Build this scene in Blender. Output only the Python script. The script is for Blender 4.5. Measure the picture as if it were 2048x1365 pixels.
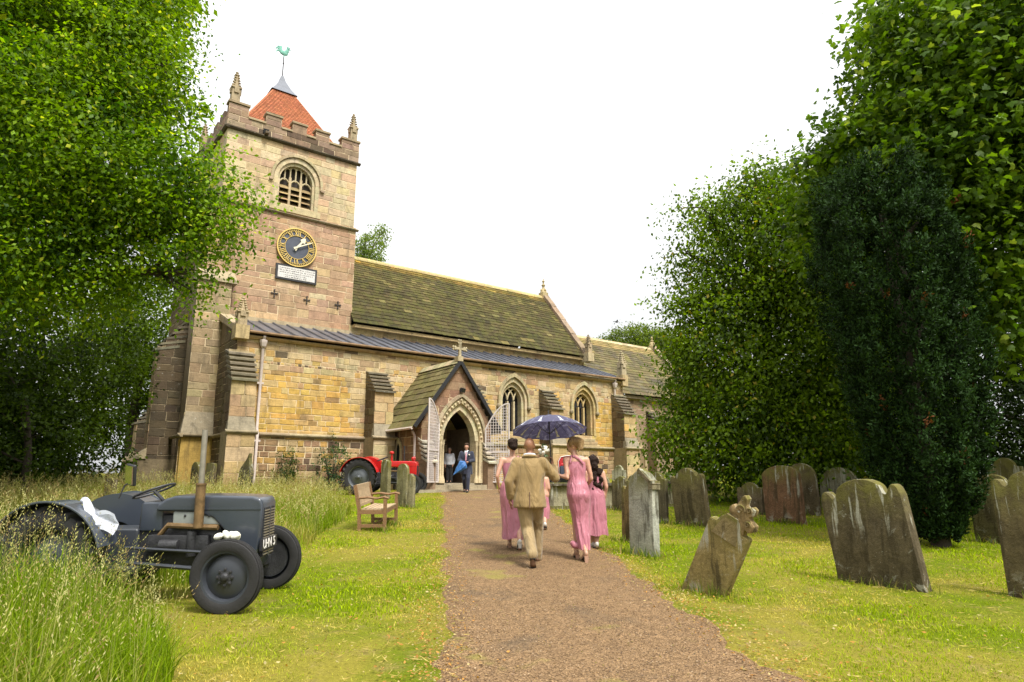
import bpy, bmesh, math, random
import numpy as np
from mathutils import Vector, Matrix, noise as mnoise
R = math.radians
scene = bpy.context.scene
for o in list(bpy.data.objects):
    bpy.data.objects.remove(o)
COL = scene.collection

# ------------------------------------------------------------------ camera
cam = bpy.data.cameras.new('camera'); camo = bpy.data.objects.new('camera', cam); COL.objects.link(camo)
cam.sensor_width = 36; cam.lens = 1340 / 2048 * 36; cam.clip_start = .05; cam.clip_end = 3000
camo.location = (0, 0, 1.65)
camo.rotation_euler = (math.pi / 2 + math.atan(282.5 / 1340), 0, 0)
scene.camera = camo
# ------------------------------------------------------------------ sky, sun, exposure
SUN_EL, SUN_AZ = R(58), math.atan2(.60, -.80)          # sun stands due south of the church (its wall faces .6,-.8)
w = bpy.data.worlds.new('World'); scene.world = w; w.use_nodes = True
nt = w.node_tree; nt.nodes.clear(); N = nt.nodes.new; L = nt.links.new
out = N('ShaderNodeOutputWorld'); bg = N('ShaderNodeBackground'); L(bg.outputs[0], out.inputs[0])
sky = N('ShaderNodeTexSky'); sky.sky_type = 'NISHITA'; sky.sun_disc = False; sky.sun_elevation = SUN_EL
sky.sun_rotation = math.atan2(.6, -.8); sky.dust_density = 6; sky.ozone_density = 1
hs = N('ShaderNodeHueSaturation'); hs.inputs['Saturation'].default_value = .15; L(sky.outputs[0], hs.inputs['Color'])
sc_ = N('ShaderNodeVectorMath'); sc_.operation = 'SCALE'; sc_.inputs['Scale'].default_value = .10; L(hs.outputs[0], sc_.inputs[0])
tc = N('ShaderNodeTexCoord'); sep = N('ShaderNodeSeparateXYZ'); L(tc.outputs['Generated'], sep.inputs[0])
mr = N('ShaderNodeMapRange'); mr.inputs[1].default_value = 0; mr.inputs[2].default_value = 1; mr.inputs[3].default_value = .36; mr.inputs[4].default_value = 1.0
L(sep.outputs['Z'], mr.inputs[0])
nz = N('ShaderNodeTexNoise'); nz.inputs['Scale'].default_value = 2.2; nz.inputs['Detail'].default_value = 4
L(tc.outputs['Generated'], nz.inputs['Vector'])
cr = N('ShaderNodeMapRange'); cr.inputs[1].default_value = .3; cr.inputs[2].default_value = .7; cr.inputs[3].default_value = .9; cr.inputs[4].default_value = 1.06
L(nz.outputs[0], cr.inputs[0])
mm = N('ShaderNodeMath'); mm.operation = 'MULTIPLY'; L(mr.outputs[0], mm.inputs[0]); L(cr.outputs[0], mm.inputs[1])
cc = N('ShaderNodeVectorMath'); cc.operation = 'SCALE'; cc.inputs[0].default_value = (.975, .985, 1.0); L(mm.outputs[0], cc.inputs['Scale'])
mx = N('ShaderNodeMix'); mx.data_type = 'RGBA'; mx.inputs[0].default_value = .82; L(sc_.outputs[0], mx.inputs[6]); L(cc.outputs[0], mx.inputs[7])
L(mx.outputs[2], bg.inputs[0]); bg.inputs[1].default_value = .6
sun = bpy.data.lights.new('sun', 'SUN'); sun.energy = 1.5; sun.angle = R(18); sun.color = (1, .965, .9)
suno = bpy.data.objects.new('sun', sun); COL.objects.link(suno); suno.location = (30, -40, 60)
sdir = Vector((.6 * math.cos(SUN_EL), -.8 * math.cos(SUN_EL), math.sin(SUN_EL)))
suno.rotation_euler = sdir.to_track_quat('Z', 'Y').to_euler()
vs = scene.view_settings; vs.view_transform = 'Standard'; vs.look = 'None'; vs.gamma = 1; vs.exposure = 1.98; vs.use_curve_mapping = False
scene.cycles.max_bounces = 6; scene.cycles.transparent_max_bounces = 8
scene.cycles.diffuse_bounces = 3; scene.cycles.glossy_bounces = 2; scene.cycles.transmission_bounces = 4

# ------------------------------------------------------------------ helpers
def GZ(x, y):
    """ground height"""
    z = .05 * y if y < 44 else 2.2 + 6 * (1 - math.exp(-(y - 44) * .05 / 6)) * .25
    if y < -5: z = -.25
    return z
def gz_np(x, y):
    z = np.where(y < 44, .05 * y, 2.2 + 1.5 * (1 - np.exp(-(np.maximum(y, 44) - 44) * .05 / 6)))
    return np.where(y < -5, -.25, z)
def tag(o, label=None, cat=None, group=None, kind=None):
    if label: o['label'] = label
    if cat: o['category'] = cat
    if group: o['group'] = group
    if kind: o['kind'] = kind
    return o
def thing(name, label, cat, loc=(0, 0, 0), rot=(0, 0, 0), group=None):
    o = bpy.data.objects.new(name, None); COL.objects.link(o); o.empty_display_size = .2
    o.location = loc; o.rotation_euler = rot
    return tag(o, label, cat, group)
def link(name, me, mat=None, parent=None):
    o = bpy.data.objects.new(name, me); COL.objects.link(o)
    if mat and not me.materials: me.materials.append(mat)
    if parent: o.parent = parent
    return o
V3 = Vector
class MB:
    def __init__(s): s.v = []; s.f = []; s.c = []
    def poly(s, pts, col=(1, 1, 1)):
        b = len(s.v); s.v += [tuple(p) for p in pts]; s.f.append(tuple(range(b, b + len(pts)))); s.c.append(col)
    def mesh(s, vs, fs, col=(1, 1, 1)):
        b = len(s.v); s.v += [tuple(p) for p in vs]
        for f in fs: s.f.append(tuple(i + b for i in f)); s.c.append(col)
    def hexa(s, p, col=(1, 1, 1)):   # 8 corners: 0-3 one face, 4-7 the opposite one
        s.mesh(p, [(3, 2, 1, 0), (4, 5, 6, 7), (0, 1, 5, 4), (1, 2, 6, 5), (2, 3, 7, 6), (3, 0, 4, 7)], col); return s
    def box(s, c, d, rot=None, col=(1, 1, 1)):
        hx, hy, hz = d[0] / 2, d[1] / 2, d[2] / 2
        p = [V3((x, y, z)) for z in (-hz, hz) for x, y in ((-hx, -hy), (hx, -hy), (hx, hy), (-hx, hy))]
        if rot is not None:
            m = rot if isinstance(rot, Matrix) else Matrix.Rotation(rot[2], 3, 'Z') @ Matrix.Rotation(rot[1], 3, 'Y') @ Matrix.Rotation(rot[0], 3, 'X')
            p = [m @ q for q in p]
        c = V3(c); return s.hexa([q + c for q in p], col)
    def bx(s, x0, x1, y0, y1, z0, z1, col=(1, 1, 1)):
        return s.box(((x0 + x1) / 2, (y0 + y1) / 2, (z0 + z1) / 2), (abs(x1 - x0), abs(y1 - y0), abs(z1 - z0)), None, col)
    def bar(s, a, b, wd, th, col=(1, 1, 1), up=(0, 0, 1)):
        a, b = V3(a), V3(b); t = (b - a).normalized(); u = V3(up)
        if abs(t.dot(u)) > .97: u = V3((1, 0, 0))
        sd = t.cross(u).normalized(); u = sd.cross(t)
        p = [q + sd * (i * wd / 2) + u * (j * th / 2) for q in (a, b) for i, j in ((-1, -1), (1, -1), (1, 1), (-1, 1))]
        return s.hexa(p, col)
    def tube(s, pts, rad, seg=8, col=(1, 1, 1), side=None, cap=True):
        """rad: number, list of numbers, or list of (a,b); side: axis for a"""
        pts = [V3(p) for p in pts]; n = len(pts)
        if not isinstance(rad, (list, tuple)): rad = [rad] * n
        b = len(s.v); prev = None
        for i, p in enumerate(pts):
            t = (pts[min(i + 1, n - 1)] - pts[max(i - 1, 0)]).normalized()
            if side is not None: sd = V3(side)
            else: sd = prev if prev is not None else (V3((1, 0, 0)) if abs(t.x) < .9 else V3((0, 1, 0)))
            sd = (sd - t * sd.dot(t)).normalized(); prev = sd; u = t.cross(sd)
            r = rad[i]; ra, rb = r if isinstance(r, (tuple, list)) else (r, r)
            for k in range(seg):
                a = 2 * math.pi * k / seg
                s.v.append(tuple(p + sd * (ra * math.cos(a)) + u * (rb * math.sin(a))))
        for i in range(n - 1):
            for k in range(seg):
                k2 = (k + 1) % seg
                s.f.append((b + i * seg + k, b + i * seg + k2, b + (i + 1) * seg + k2, b + (i + 1) * seg + k)); s.c.append(col)
        if cap:
            s.f.append(tuple(b + k for k in range(seg))[::-1]); s.c.append(col)
            s.f.append(tuple(b + (n - 1) * seg + k for k in range(seg))); s.c.append(col)
        return s
    def lathe(s, prof, c=(0, 0, 0), axis=(0, 0, 1), seg=16, col=(1, 1, 1), cap=False):
        """prof: (radius, height) pairs"""
        ax = V3(axis).normalized(); sd = (V3((1, 0, 0)) if abs(ax.x) < .9 else V3((0, 1, 0)))
        sd = (sd - ax * sd.dot(ax)).normalized(); u = ax.cross(sd); c = V3(c); b = len(s.v); n = len(prof)
        for r, h in prof:
            for k in range(seg):
                a = 2 * math.pi * k / seg; s.v.append(tuple(c + ax * h + (sd * math.cos(a) + u * math.sin(a)) * max(r, 1e-4)))
        for i in range(n - 1):
            for k in range(seg):
                k2 = (k + 1) % seg
                s.f.append((b + i * seg + k, b + i * seg + k2, b + (i + 1) * seg + k2, b + (i + 1) * seg + k)); s.c.append(col)
        if cap and prof[0][0] > 2e-4: s.f.append(tuple(b + k for k in range(seg))[::-1]); s.c.append(col)
        if cap and prof[-1][0] > 2e-4: s.f.append(tuple(b + (n - 1) * seg + k for k in range(seg))); s.c.append(col)
        return s
    def ell(s, c, r, seg=12, rings=8, rot=None, col=(1, 1, 1)):
        c = V3(c); b = len(s.v); m = rot
        for i in range(rings + 1):
            th = math.pi * i / rings
            for k in range(seg):
                a = 2 * math.pi * k / seg
                q = V3((r[0] * max(math.sin(th), 1e-3) * math.cos(a), r[1] * max(math.sin(th), 1e-3) * math.sin(a), -r[2] * math.cos(th)))
                if m is not None: q = m @ q
                s.v.append(tuple(q + c))
        for i in range(rings):
            for k in range(seg):
                k2 = (k + 1) % seg
                s.f.append((b + i * seg + k, b + i * seg + k2, b + (i + 1) * seg + k2, b + (i + 1) * seg + k)); s.c.append(col)
        s.f.append(tuple(b + k for k in range(seg))[::-1]); s.c.append(col)
        s.f.append(tuple(b + rings * seg + k for k in range(seg))); s.c.append(col)
        return s
    def prism(s, pts, fr, d0, d1, col=(1, 1, 1)):
        """outline pts (u,z) in frame fr, between depths d0 and d1"""
        n = len(pts); a = [fr(u, z, d0) for u, z in pts] + [fr(u, z, d1) for u, z in pts]
        s.mesh(a, [tuple(range(n))[::-1], tuple(range(n, 2 * n))] + [(i, (i + 1) % n, n + (i + 1) % n, n + i) for i in range(n)], col)
        return s
    def data(s, name, smooth=False, fix=True):
        me = bpy.data.meshes.new(name); me.from_pydata(s.v, [], s.f)
        if fix:
            bm = bmesh.new(); bm.from_mesh(me); bmesh.ops.recalc_face_normals(bm, faces=bm.faces); bm.to_mesh(me); bm.free()
        at = me.attributes.new('Col', 'FLOAT_COLOR', 'FACE')
        ar = np.ones((len(me.polygons), 4), 'f4')
        if len(s.c) == len(me.polygons): ar[:, :3] = np.array(s.c, 'f4').reshape(-1, 3)
        at.data.foreach_set('color', ar.ravel())
        if smooth:
            me.polygons.foreach_set('use_smooth', [True] * len(me.polygons))
            if smooth != 'all': me.set_sharp_from_angle(angle=R(smooth if isinstance(smooth, (int, float)) and smooth > 1 else 40))
        return me
    def build(s, name, mat, parent=None, smooth=False, fix=True):
        return link(name, s.data(name, smooth, fix), mat, parent)
def np_mesh(name, verts, faces_flat, nper, cols=None, smooth=False):
    me = bpy.data.meshes.new(name); nv = len(verts); nf = len(faces_flat) // nper
    me.vertices.add(nv); me.vertices.foreach_set('co', np.asarray(verts, 'f4').ravel())
    me.loops.add(len(faces_flat)); me.loops.foreach_set('vertex_index', np.asarray(faces_flat, 'i4'))
    me.polygons.add(nf); me.polygons.foreach_set('loop_start', np.arange(nf, dtype='i4') * nper)
    me.update(calc_edges=True)
    if cols is not None:
        at = me.attributes.new('Col', 'FLOAT_COLOR', 'FACE'); ar = np.ones((nf, 4), 'f4'); ar[:, :3] = cols
        at.data.foreach_set('color', ar.ravel())
    if smooth: me.polygons.foreach_set('use_smooth', [True] * nf)
    return me
def boxuv(me): pass

# ------------------------------------------------------------------ materials
class NT:
    def __init__(s, name):
        s.m = bpy.data.materials.new(name); s.m.use_nodes = True; s.t = s.m.node_tree; s.t.nodes.clear()
        s.o = s.n('ShaderNodeOutputMaterial')
    def n(s, k, **kw):
        x = s.t.nodes.new(k)
        for a, b in kw.items(): setattr(x, a, b)
        return x
    def l(s, a, b): s.t.links.new(a, b)
    def noise(s, scale, detail=4, rough=.55, vec=None, dist=0):
        x = s.n('ShaderNodeTexNoise'); x.inputs['Scale'].default_value = scale; x.inputs['Detail'].default_value = detail
        x.inputs['Roughness'].default_value = rough; x.inputs['Distortion'].default_value = dist
        if vec is not None: s.l(vec, x.inputs['Vector'])
        return x.outputs[0]
    def rng(s, v, a, b, c, d, smooth=False):
        x = s.n('ShaderNodeMapRange')
        if smooth: x.interpolation_type = 'SMOOTHSTEP'
        for i, q in enumerate((a, b, c, d)): x.inputs[i + 1].default_value = q
        s.l(v, x.inputs[0]); return x.outputs[0]
    def mix(s, f, a, b, mode='MIX'):
        x = s.n('ShaderNodeMix', data_type='RGBA', blend_type=mode)
        for i, q in ((0, f), (6, a), (7, b)):
            if hasattr(q, 'is_linked') or hasattr(q, 'links'): s.l(q, x.inputs[i])
            elif i == 0: x.inputs[0].default_value = q
            else: x.inputs[i].default_value = (*q, 1)
        return x.outputs[2]
    def math(s, op, a, b=None):
        x = s.n('ShaderNodeMath', operation=op)
        for i, q in ((0, a), (1, b)):
            if q is None: continue
            if hasattr(q, 'links'): s.l(q, x.inputs[i])
            else: x.inputs[i].default_value = q
        return x.outputs[0]
    def pos(s): return s.n('ShaderNodeNewGeometry').outputs['Position']
    def col(s): return s.n('ShaderNodeAttribute', attribute_name='Col').outputs['Color']
    def bump(s, h, st, dist=.02):
        x = s.n('ShaderNodeBump'); x.inputs['Strength'].default_value = st; x.inputs['Distance'].default_value = dist
        s.l(h, x.inputs['Height']); return x.outputs[0]
    def bsdf(s, color, rough=.8, metal=0, normal=None, **kw):
        b = s.n('ShaderNodeBsdfPrincipled'); 
        if hasattr(color, 'links'): s.l(color, b.inputs['Base Color'])
        else: b.inputs['Base Color'].default_value = (*color, 1)
        if hasattr(rough, 'links'): s.l(rough, b.inputs['Roughness'])
        else: b.inputs['Roughness'].default_value = rough
        b.inputs['Metallic'].default_value = metal
        if normal is not None: s.l(normal, b.inputs['Normal'])
        for k, v in kw.items(): b.inputs[k.replace('_', ' ')].default_value = v
        return b.outputs[0]
    def done(s, sh): s.l(sh, s.o.inputs[0]); return s.m
def plain(name, color, rough=.6, metal=0, var=.12, scale=6, bump=.0, **kw):
    m = NT(name); p = m.pos(); nz = m.noise(scale, 5, .6, p)
    c = m.mix(1.0, color, m.rng(nz, .25, .75, 1 - var, 1 + var), 'MULTIPLY')
    nrm = m.bump(m.noise(scale * 6, 3, .6, p), bump) if bump else None
    return m.done(m.bsdf(c, rough, metal, nrm, **kw))
def vec_scale(m, v, sc):
    x = m.n('ShaderNodeMapping'); x.inputs['Scale'].default_value = sc; m.l(v, x.inputs[0]); return x.outputs[0]
def stone_mat(name, tint=(1, 1, 1), stain=.45, lichen=.0, bumpst=.55, streak=True, algae=0.0, objcol=False):
    m = NT(name); p = m.pos(); 
    if objcol: c = m.n('ShaderNodeObjectInfo').outputs['Color']
    else: c = m.col()
    c = m.mix(1.0, c, tint, 'MULTIPLY')
    fine = m.noise(26, 5, .7, p); mid = m.noise(5, 5, .65, p); big = m.noise(.9, 5, .6, p, .6)
    c = m.mix(1.0, c, m.rng(fine, .2, .8, .72, 1.26), 'MULTIPLY')
    c = m.mix(1.0, c, m.rng(mid, .25, .75, .78, 1.2), 'MULTIPLY')
    st = m.noise(1.6, 6, .7, vec_scale(m, p, (1.4, 1.4, .35)), .5) if streak else big
    c = m.mix(m.rng(st, .5, .72, 0, stain, True), c, (.05, .042, .03))
    if algae:
        ag = m.math('MULTIPLY', m.rng(m.noise(2.4, 5, .65, p, .4), .42, .62, 0, algae, True), 1.0)
        c = m.mix(ag, c, (.10, .105, .018))
    if lichen:
        lw = m.rng(m.noise(11, 4, .75, p, .6), .62, .70, 0, lichen, True)
        gate = m.rng(m.noise(1.9, 3, .5, p), .45, .6, 0, 1, True)
        c = m.mix(m.math('MULTIPLY', lw, gate), c, (.58, .58, .52))
    bed = m.noise(3.0, 4, .6, vec_scale(m, p, (1, 1, 14)), .3)
    c = m.mix(1.0, c, m.rng(bed, .25, .75, .84, 1.12), 'MULTIPLY')
    pit = m.rng(m.noise(7, 6, .8, p, .8), .63, .71, 0, .55, True)
    c = m.mix(pit, c, (.10, .07, .035))
    h = m.math('ADD', m.math('ADD', m.math('MULTIPLY', fine, .5), mid), m.math('MULTIPLY', bed, .4))
    return m.done(m.bsdf(c, .92, 0, m.bump(h, bumpst, .03), Specular_IOR_Level=.2))
def leaf_mat(name, tint=(1, 1, 1), trans=.45, rough=.45, spec=.22):
    m = NT(name); c = m.mix(1.0, m.col(), tint, 'MULTIPLY')
    b = m.bsdf(c, rough, Specular_IOR_Level=spec); t = m.n('ShaderNodeBsdfTranslucent')
    m.l(m.mix(1.0, c, (1.25, 1.3, .4), 'MULTIPLY'), t.inputs[0])
    x = m.n('ShaderNodeMixShader'); x.inputs[0].default_value = trans; m.l(b, x.inputs[1]); m.l(t.outputs[0], x.inputs[2])
    return m.done(x.outputs[0])
M = {}
M['stone'] = stone_mat('wall_stone', stain=.5, lichen=.15)
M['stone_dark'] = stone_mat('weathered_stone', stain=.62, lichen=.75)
M['dressed'] = stone_mat('dressed_stone', stain=.5, lichen=.35, bumpst=.35)
M['mortar'] = plain('lime_mortar', (.58, .46, .29), .95, var=.25, scale=4, bump=.4)
M['slate'] = stone_mat('stone_slate', stain=.5, lichen=.08, streak=False, algae=.35)
def headstone_mat():
    m = NT('headstone'); tcn = m.n('ShaderNodeTexCoord'); gen, p = tcn.outputs['Generated'], m.pos(); oi = m.n('ShaderNodeObjectInfo')
    off = m.n('ShaderNodeVectorMath', operation='ADD'); m.l(p, off.inputs[0]); m.l(oi.outputs['Location'], off.inputs[1]); q = off.outputs[0]
    sp = m.n('ShaderNodeSeparateXYZ'); m.l(gen, sp.inputs[0]); gz = sp.outputs['Z']
    fine = m.noise(30, 5, .72, q); mid = m.noise(4.5, 6, .68, q, .4); strk = m.noise(5, 5, .6, vec_scale(m, q, (1.6, 1.6, .22)), .3)
    c = m.mix(1.0, oi.outputs['Color'], m.rng(fine, .2, .8, .6, 1.4), 'MULTIPLY')
    c = m.mix(1.0, c, m.rng(mid, .25, .75, .6, 1.4), 'MULTIPLY')
    c = m.mix(m.rng(strk, .50, .64, 0, .75, True), c, (.045, .035, .018))
    c = m.mix(m.rng(m.math('ADD', strk, m.math('MULTIPLY', fine, .2)), .42, .34, 0, .5, True), c, (.19, .16, .085))
    moss = m.math('MULTIPLY', m.rng(gz, .62, 1.0, 0, 1, True), m.rng(mid, .36, .6, .15, 1, True)); c = m.mix(moss, c, (.13, .12, .028))
    drip = m.math('MULTIPLY', m.rng(m.noise(7, 4, .6, vec_scale(m, q, (1.8, 1.8, .16)), .2), .57, .64, 0, .8, True), m.rng(m.math('ADD', gz, m.math('MULTIPLY', mid, .5)), .78, 1.0, 0, 1, True)); c = m.mix(drip, c, (.36, .35, .28))
    lic = m.math('MULTIPLY', m.rng(m.noise(2.6, 6, .78, q, .5), .60, .68, 0, .75, True), m.rng(fine, .35, .6, 0, 1)); c = m.mix(lic, c, (.36, .36, .30))
    foot = m.math('MULTIPLY', m.rng(gz, .40, .24, 0, 1, True), m.rng(mid, .54, .61, 0, .8, True)); c = m.mix(foot, c, (.34, .32, .25))
    spk = m.rng(m.noise(42, 2, .5, q), .74, .78, 0, .7, True); c = m.mix(spk, c, (.5, .5, .44))
    return m.done(m.bsdf(c, .93, 0, m.bump(m.math('ADD', m.math('MULTIPLY', fine, .5), mid), .8, .035), Specular_IOR_Level=.15))
M['headstone'] = headstone_mat()
M['tile'] = stone_mat('clay_tile', stain=.12, streak=False)
M['lead'] = plain('lead_sheet', (.115, .12, .14), .36, .35, .4, 2, .05)
M['gate_paint'] = plain('gate_paint', (.56, .50, .47), .6, var=.15, scale=20)
M['black_paint'] = plain('black_paint', (.02, .02, .022), .5)
M['white_paint'] = plain('white_paint', (.74, .70, .67), .5, var=.08, scale=20)
M['pipe'] = plain('pale_pipe_paint', (.52, .44, .39), .5, var=.1, scale=9)
M['rust'] = plain('rusty_gutter', (.20, .12, .055), .8, var=.5, scale=3, bump=.2)
M['dark_inside'] = plain('dark_interior', (.05, .04, .032), .9)
M['wood_dark'] = plain('dark_oak', (.07, .045, .028), .7, var=.4, scale=5)
m_ = NT('dark_glass'); pz = m_.pos()
M['glass'] = m_.done(m_.bsdf((.012, .013, .016), .18, 0, m_.bump(m_.noise(9, 2, .5, pz), .3)))
M['gold'] = plain('gilt', (.75, .53, .16), .35, .6, .15, 20)
M['clock_blue'] = plain('clock_dial', (.055, .062, .085), .55, var=.25, scale=3)
M['iron'] = plain('wrought_iron', (.035, .03, .028), .7, .3)
M['copper'] = plain('verdigris', (.12, .32, .25), .7, var=.3, scale=12)
M['plaque_white'] = plain('plaque_white', (.55, .53, .50), .7, var=.3, scale=18)
# ------------------------------------------------------------------ ground
GR = []
def build_ground():
    xs = np.unique(np.concatenate([np.linspace(-400, -40, 19), np.linspace(-40, 40, 121), np.linspace(40, 400, 19)]))
    ys = np.unique(np.concatenate([np.linspace(-60, -5, 8), np.linspace(-5, 50, 100), np.linspace(50, 700, 27)]))
    X, Y = np.meshgrid(xs, ys); Z = gz_np(X, Y)
    Z = Z + np.where((np.abs(X) < 40) & (Y < 50), .018 * np.sin(X * 1.9 + Y * .6) * np.sin(Y * 1.3 - X * .4), 0)
    v = np.stack([X, Y, Z], -1).reshape(-1, 3); nx, ny = len(xs), len(ys)
    i = (np.arange(ny - 1)[:, None] * nx + np.arange(nx - 1)[None]).ravel()
    f = np.stack([i, i + 1, i + 1 + nx, i + nx], -1).ravel()
    m = NT('lawn'); p = m.pos()
    a = m.noise(.55, 5, .62, p, .4); b = m.noise(3.2, 5, .65, p); c3 = m.noise(38, 3, .7, p)
    c = m.mix(m.rng(a, .38, .62, 0, 1, True), (.10, .135, .003), (.20, .175, .025))
    c = m.mix(m.rng(b, .48, .72, 0, .7, True), c, (.20, .155, .05))
    c = m.mix(1.0, c, m.rng(c3, .2, .8, .6, 1.3), 'MULTIPLY')
    mat = m.done(m.bsdf(c, .95, 0, m.bump(c3, .8, .03), Specular_IOR_Level=.1))
    o = link('lawn', np_mesh('lawn', v, f, 4, smooth=True), mat); tag(o, 'mown churchyard lawn with green and straw coloured patches', 'lawn', kind='structure')
build_ground()
PATH_L = [(-.50, 2.0), (-.52, 3.5), (-.58, 5.16), (-.72, 6.8), (-.85, 8.3), (-1.15, 11), (-1.5, 14.5), (-1.85, 18), (-2.18, 22.0), (-2.6, 24.6), (-2.75, 26.6)]
PATH_R = [(2.7, 2.0), (2.4, 3.5), (2.08, 5.16), (1.87, 7.0), (1.78, 8.5), (1.68, 10), (1.43, 12), (1.30, 14.5), (1.15, 18), (.8, 22), (.35, 25.2), (-.2, 27.9)]
def interp(tab, y):
    if y <= tab[0][1]: return tab[0][0]
    for (x0, y0), (x1, y1) in zip(tab, tab[1:]):
        if y <= y1: return x0 + (x1 - x0) * (y - y0) / (y1 - y0)
    return tab[-1][0]
def build_path():
    ys = np.linspace(2, 27.3, 180); nu = 25; v = []
    for y in ys:
        l, r = interp(PATH_L, y), interp(PATH_R, y)
        l += .20 * mnoise.noise((y * 1.1, 3.3, 0)) + .12 * mnoise.noise((y * 3.7, 8.2, 0)) + .05 * mnoise.noise((y * 11, 2.2, 0)); r += .20 * mnoise.noise((y * 1.1, 30.3, 0)) + .12 * mnoise.noise((y * 3.6, 60.4, 0)) + .05 * mnoise.noise((y * 10, 5.2, 0))
        for k in range(nu):
            x = l + (r - l) * k / (nu - 1); edge = min(k, nu - 1 - k)
            z = GZ(x, y) + .012 + .02 * min(edge / 4, 1) + .010 * mnoise.noise((x * 1.5, y * 1.5, 5)) - (.03 if edge == 0 else 0) + .018 * math.sin(x * 1.9 + y * .6) * math.sin(y * 1.3 - x * .4)
            v.append((x, y, z))
    ny = len(ys); i = (np.arange(ny - 1)[:, None] * nu + np.arange(nu - 1)[None]).ravel()
    f = np.stack([i, i + 1, i + 1 + nu, i + nu], -1).ravel()
    m = NT('gravel_path'); p = m.pos()
    g = m.n('ShaderNodeTexVoronoi'); g.inputs['Scale'].default_value = 90; m.l(p, g.inputs['Vector'])
    cell = m.n('ShaderNodeSeparateColor'); m.l(g.outputs['Color'], cell.inputs[0])
    big = m.noise(.8, 6, .65, p, .5); fine = m.noise(110, 3, .7, p); mid = m.noise(9, 5, .7, p)
    c = m.mix(m.rng(cell.outputs[0], .05, .95, 0, 1), (.10, .058, .029), (.35, .225, .115))
    c = m.mix(1.0, c, m.rng(fine, .2, .8, .5, 1.4), 'MULTIPLY')
    c = m.mix(1.0, c, m.rng(mid, .3, .7, .74, 1.18), 'MULTIPLY')
    c = m.mix(m.rng(big, .54, .68, 0, .55, True), c, (.10, .075, .05))
    c = m.mix(m.rng(m.noise(1.1, 5, .6, p), .60, .72, 0, .55, True), c, (.27, .25, .05))
    mat = m.done(m.bsdf(c, .95, 0, m.bump(m.math('ADD', g.outputs['Distance'], fine), .9, .012), Specular_IOR_Level=.15))
    o = link('path', np_mesh('path', v, f, 4, smooth=True), mat); tag(o, 'brown gravel path leading up to the church porch', 'path', kind='structure')
build_path()

# ------------------------------------------------------------------ church (local axes: x east along the nave, y north, z up)
church = thing('church', 'stone parish church with clock tower, red tiled tower roof, south aisle and gabled porch', 'church', (0, 0, 0), (0, 0, math.atan2(.6, .8)))
def C2W(e, n, z=0): return (.8 * e - .6 * n, .6 * e + .8 * n, z)
def FS(n0): return lambda u, z, d: V3((u, n0 - d, z))          # south-facing plane, d outward
def FW(e0): return lambda u, z, d: V3((e0 - d, u, z))          # west-facing plane, u runs north
rnd = random.Random(5)
def vary(c, a, r=rnd):
    k = 1 + r.uniform(-a, a); return tuple(max(.01, x * k * (1 + r.uniform(-.05, .05))) for x in c)
def stone_geo(mb, fr, u0, u1, z0, z1, d, col, ch=.012, r=rnd):
    jt = min(.016, (z1 - z0) * .06); j = lambda: r.uniform(-jt, jt)
    a = [(u0 + j(), z0 + j()), (u1 + j(), z0 + j()), (u1 + j(), z1 + j()), (u0 + j(), z1 + j())]
    cu, cz = (u0 + u1) / 2, (z0 + z1) / 2
    i_ = [(u + (ch if u < cu else -ch), z + (ch if z < cz else -ch)) for u, z in a]
    P = [fr(u, z, -.02) for u, z in a] + [fr(u, z, d - ch * .8) for u, z in a] + [fr(u, z, d + r.uniform(-.003, .004)) for u, z in i_]
    F = [(k, (k + 1) % 4, 4 + (k + 1) % 4, 4 + k) for k in range(4)] + [(4 + k, 4 + (k + 1) % 4, 8 + (k + 1) % 4, 8 + k) for k in range(4)] + [(8, 9, 10, 11)]
    mb.mesh(P, F, col)
def wall(name, fr, z0, z1, iv, course, width, colfn, indiv=0, sname='stone', mat='stone', mortar='mortar', proud=(.006, .02), gap=.015, parent=None, seed=1, back=True):
    r = random.Random(seed); z = z0; st = []; bk = MB()
    while z < z1 - .02:
        h = r.uniform(*course) if not callable(course) else course(z, r)
        if z + h > z1 - course_min(course): h = z1 - z
        zm = z + h / 2
        for a, b in iv(zm):
            if b - a < .03: continue
            bk.poly([fr(a, z, 0), fr(b, z, 0), fr(b, z + h, 0), fr(a, z + h, 0)])
            u = a
            while u < b - .01:
                wd = (r.uniform(*width) if not callable(width) else width(z, r))
                if u + wd > b - .14: wd = b - u
                st.append((u + gap / 2, u + wd - gap / 2, z + gap / 2, z + h - gap / 2, r.uniform(*proud), colfn(u + wd / 2, zm, r))); u += wd
        z += h
    part = bk.build(name, M[mortar], parent or church, fix=False)
    st.sort(key=lambda s: -(s[1] - s[0]) * (s[3] - s[2]))
    for s in st[:indiv]:
        mb = MB(); stone_geo(mb, fr, *s, r=r); mb.build(sname, M[mat], part)
    if st[indiv:]:
        mb = MB()
        for s in st[indiv:]: stone_geo(mb, fr, *s, r=r)
        o = mb.build(sname + 's_small' if indiv else 'masonry', M[mat], part); o['kind'] = 'stuff'
    return part
def course_min(c): return .1 if callable(c) else c[0] * .6
def sub_iv(iv, a, b):
    res = []
    for p, q in iv:
        if b <= p or a >= q: res.append((p, q)); continue
        if a > p: res.append((p, a))
        if b < q: res.append((b, q))
    return res
def half_w(pts, z):
    """half-open interval of an outline at height z"""
    us = []
    n = len(pts)
    for i in range(n):
        (u0, z0), (u1, z1) = pts[i], pts[(i + 1) % n]
        if (z0 - z) * (z1 - z) < 0: us.append(u0 + (u1 - u0) * (z - z0) / (z1 - z0))
    return (min(us), max(us)) if len(us) > 1 else None
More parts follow.
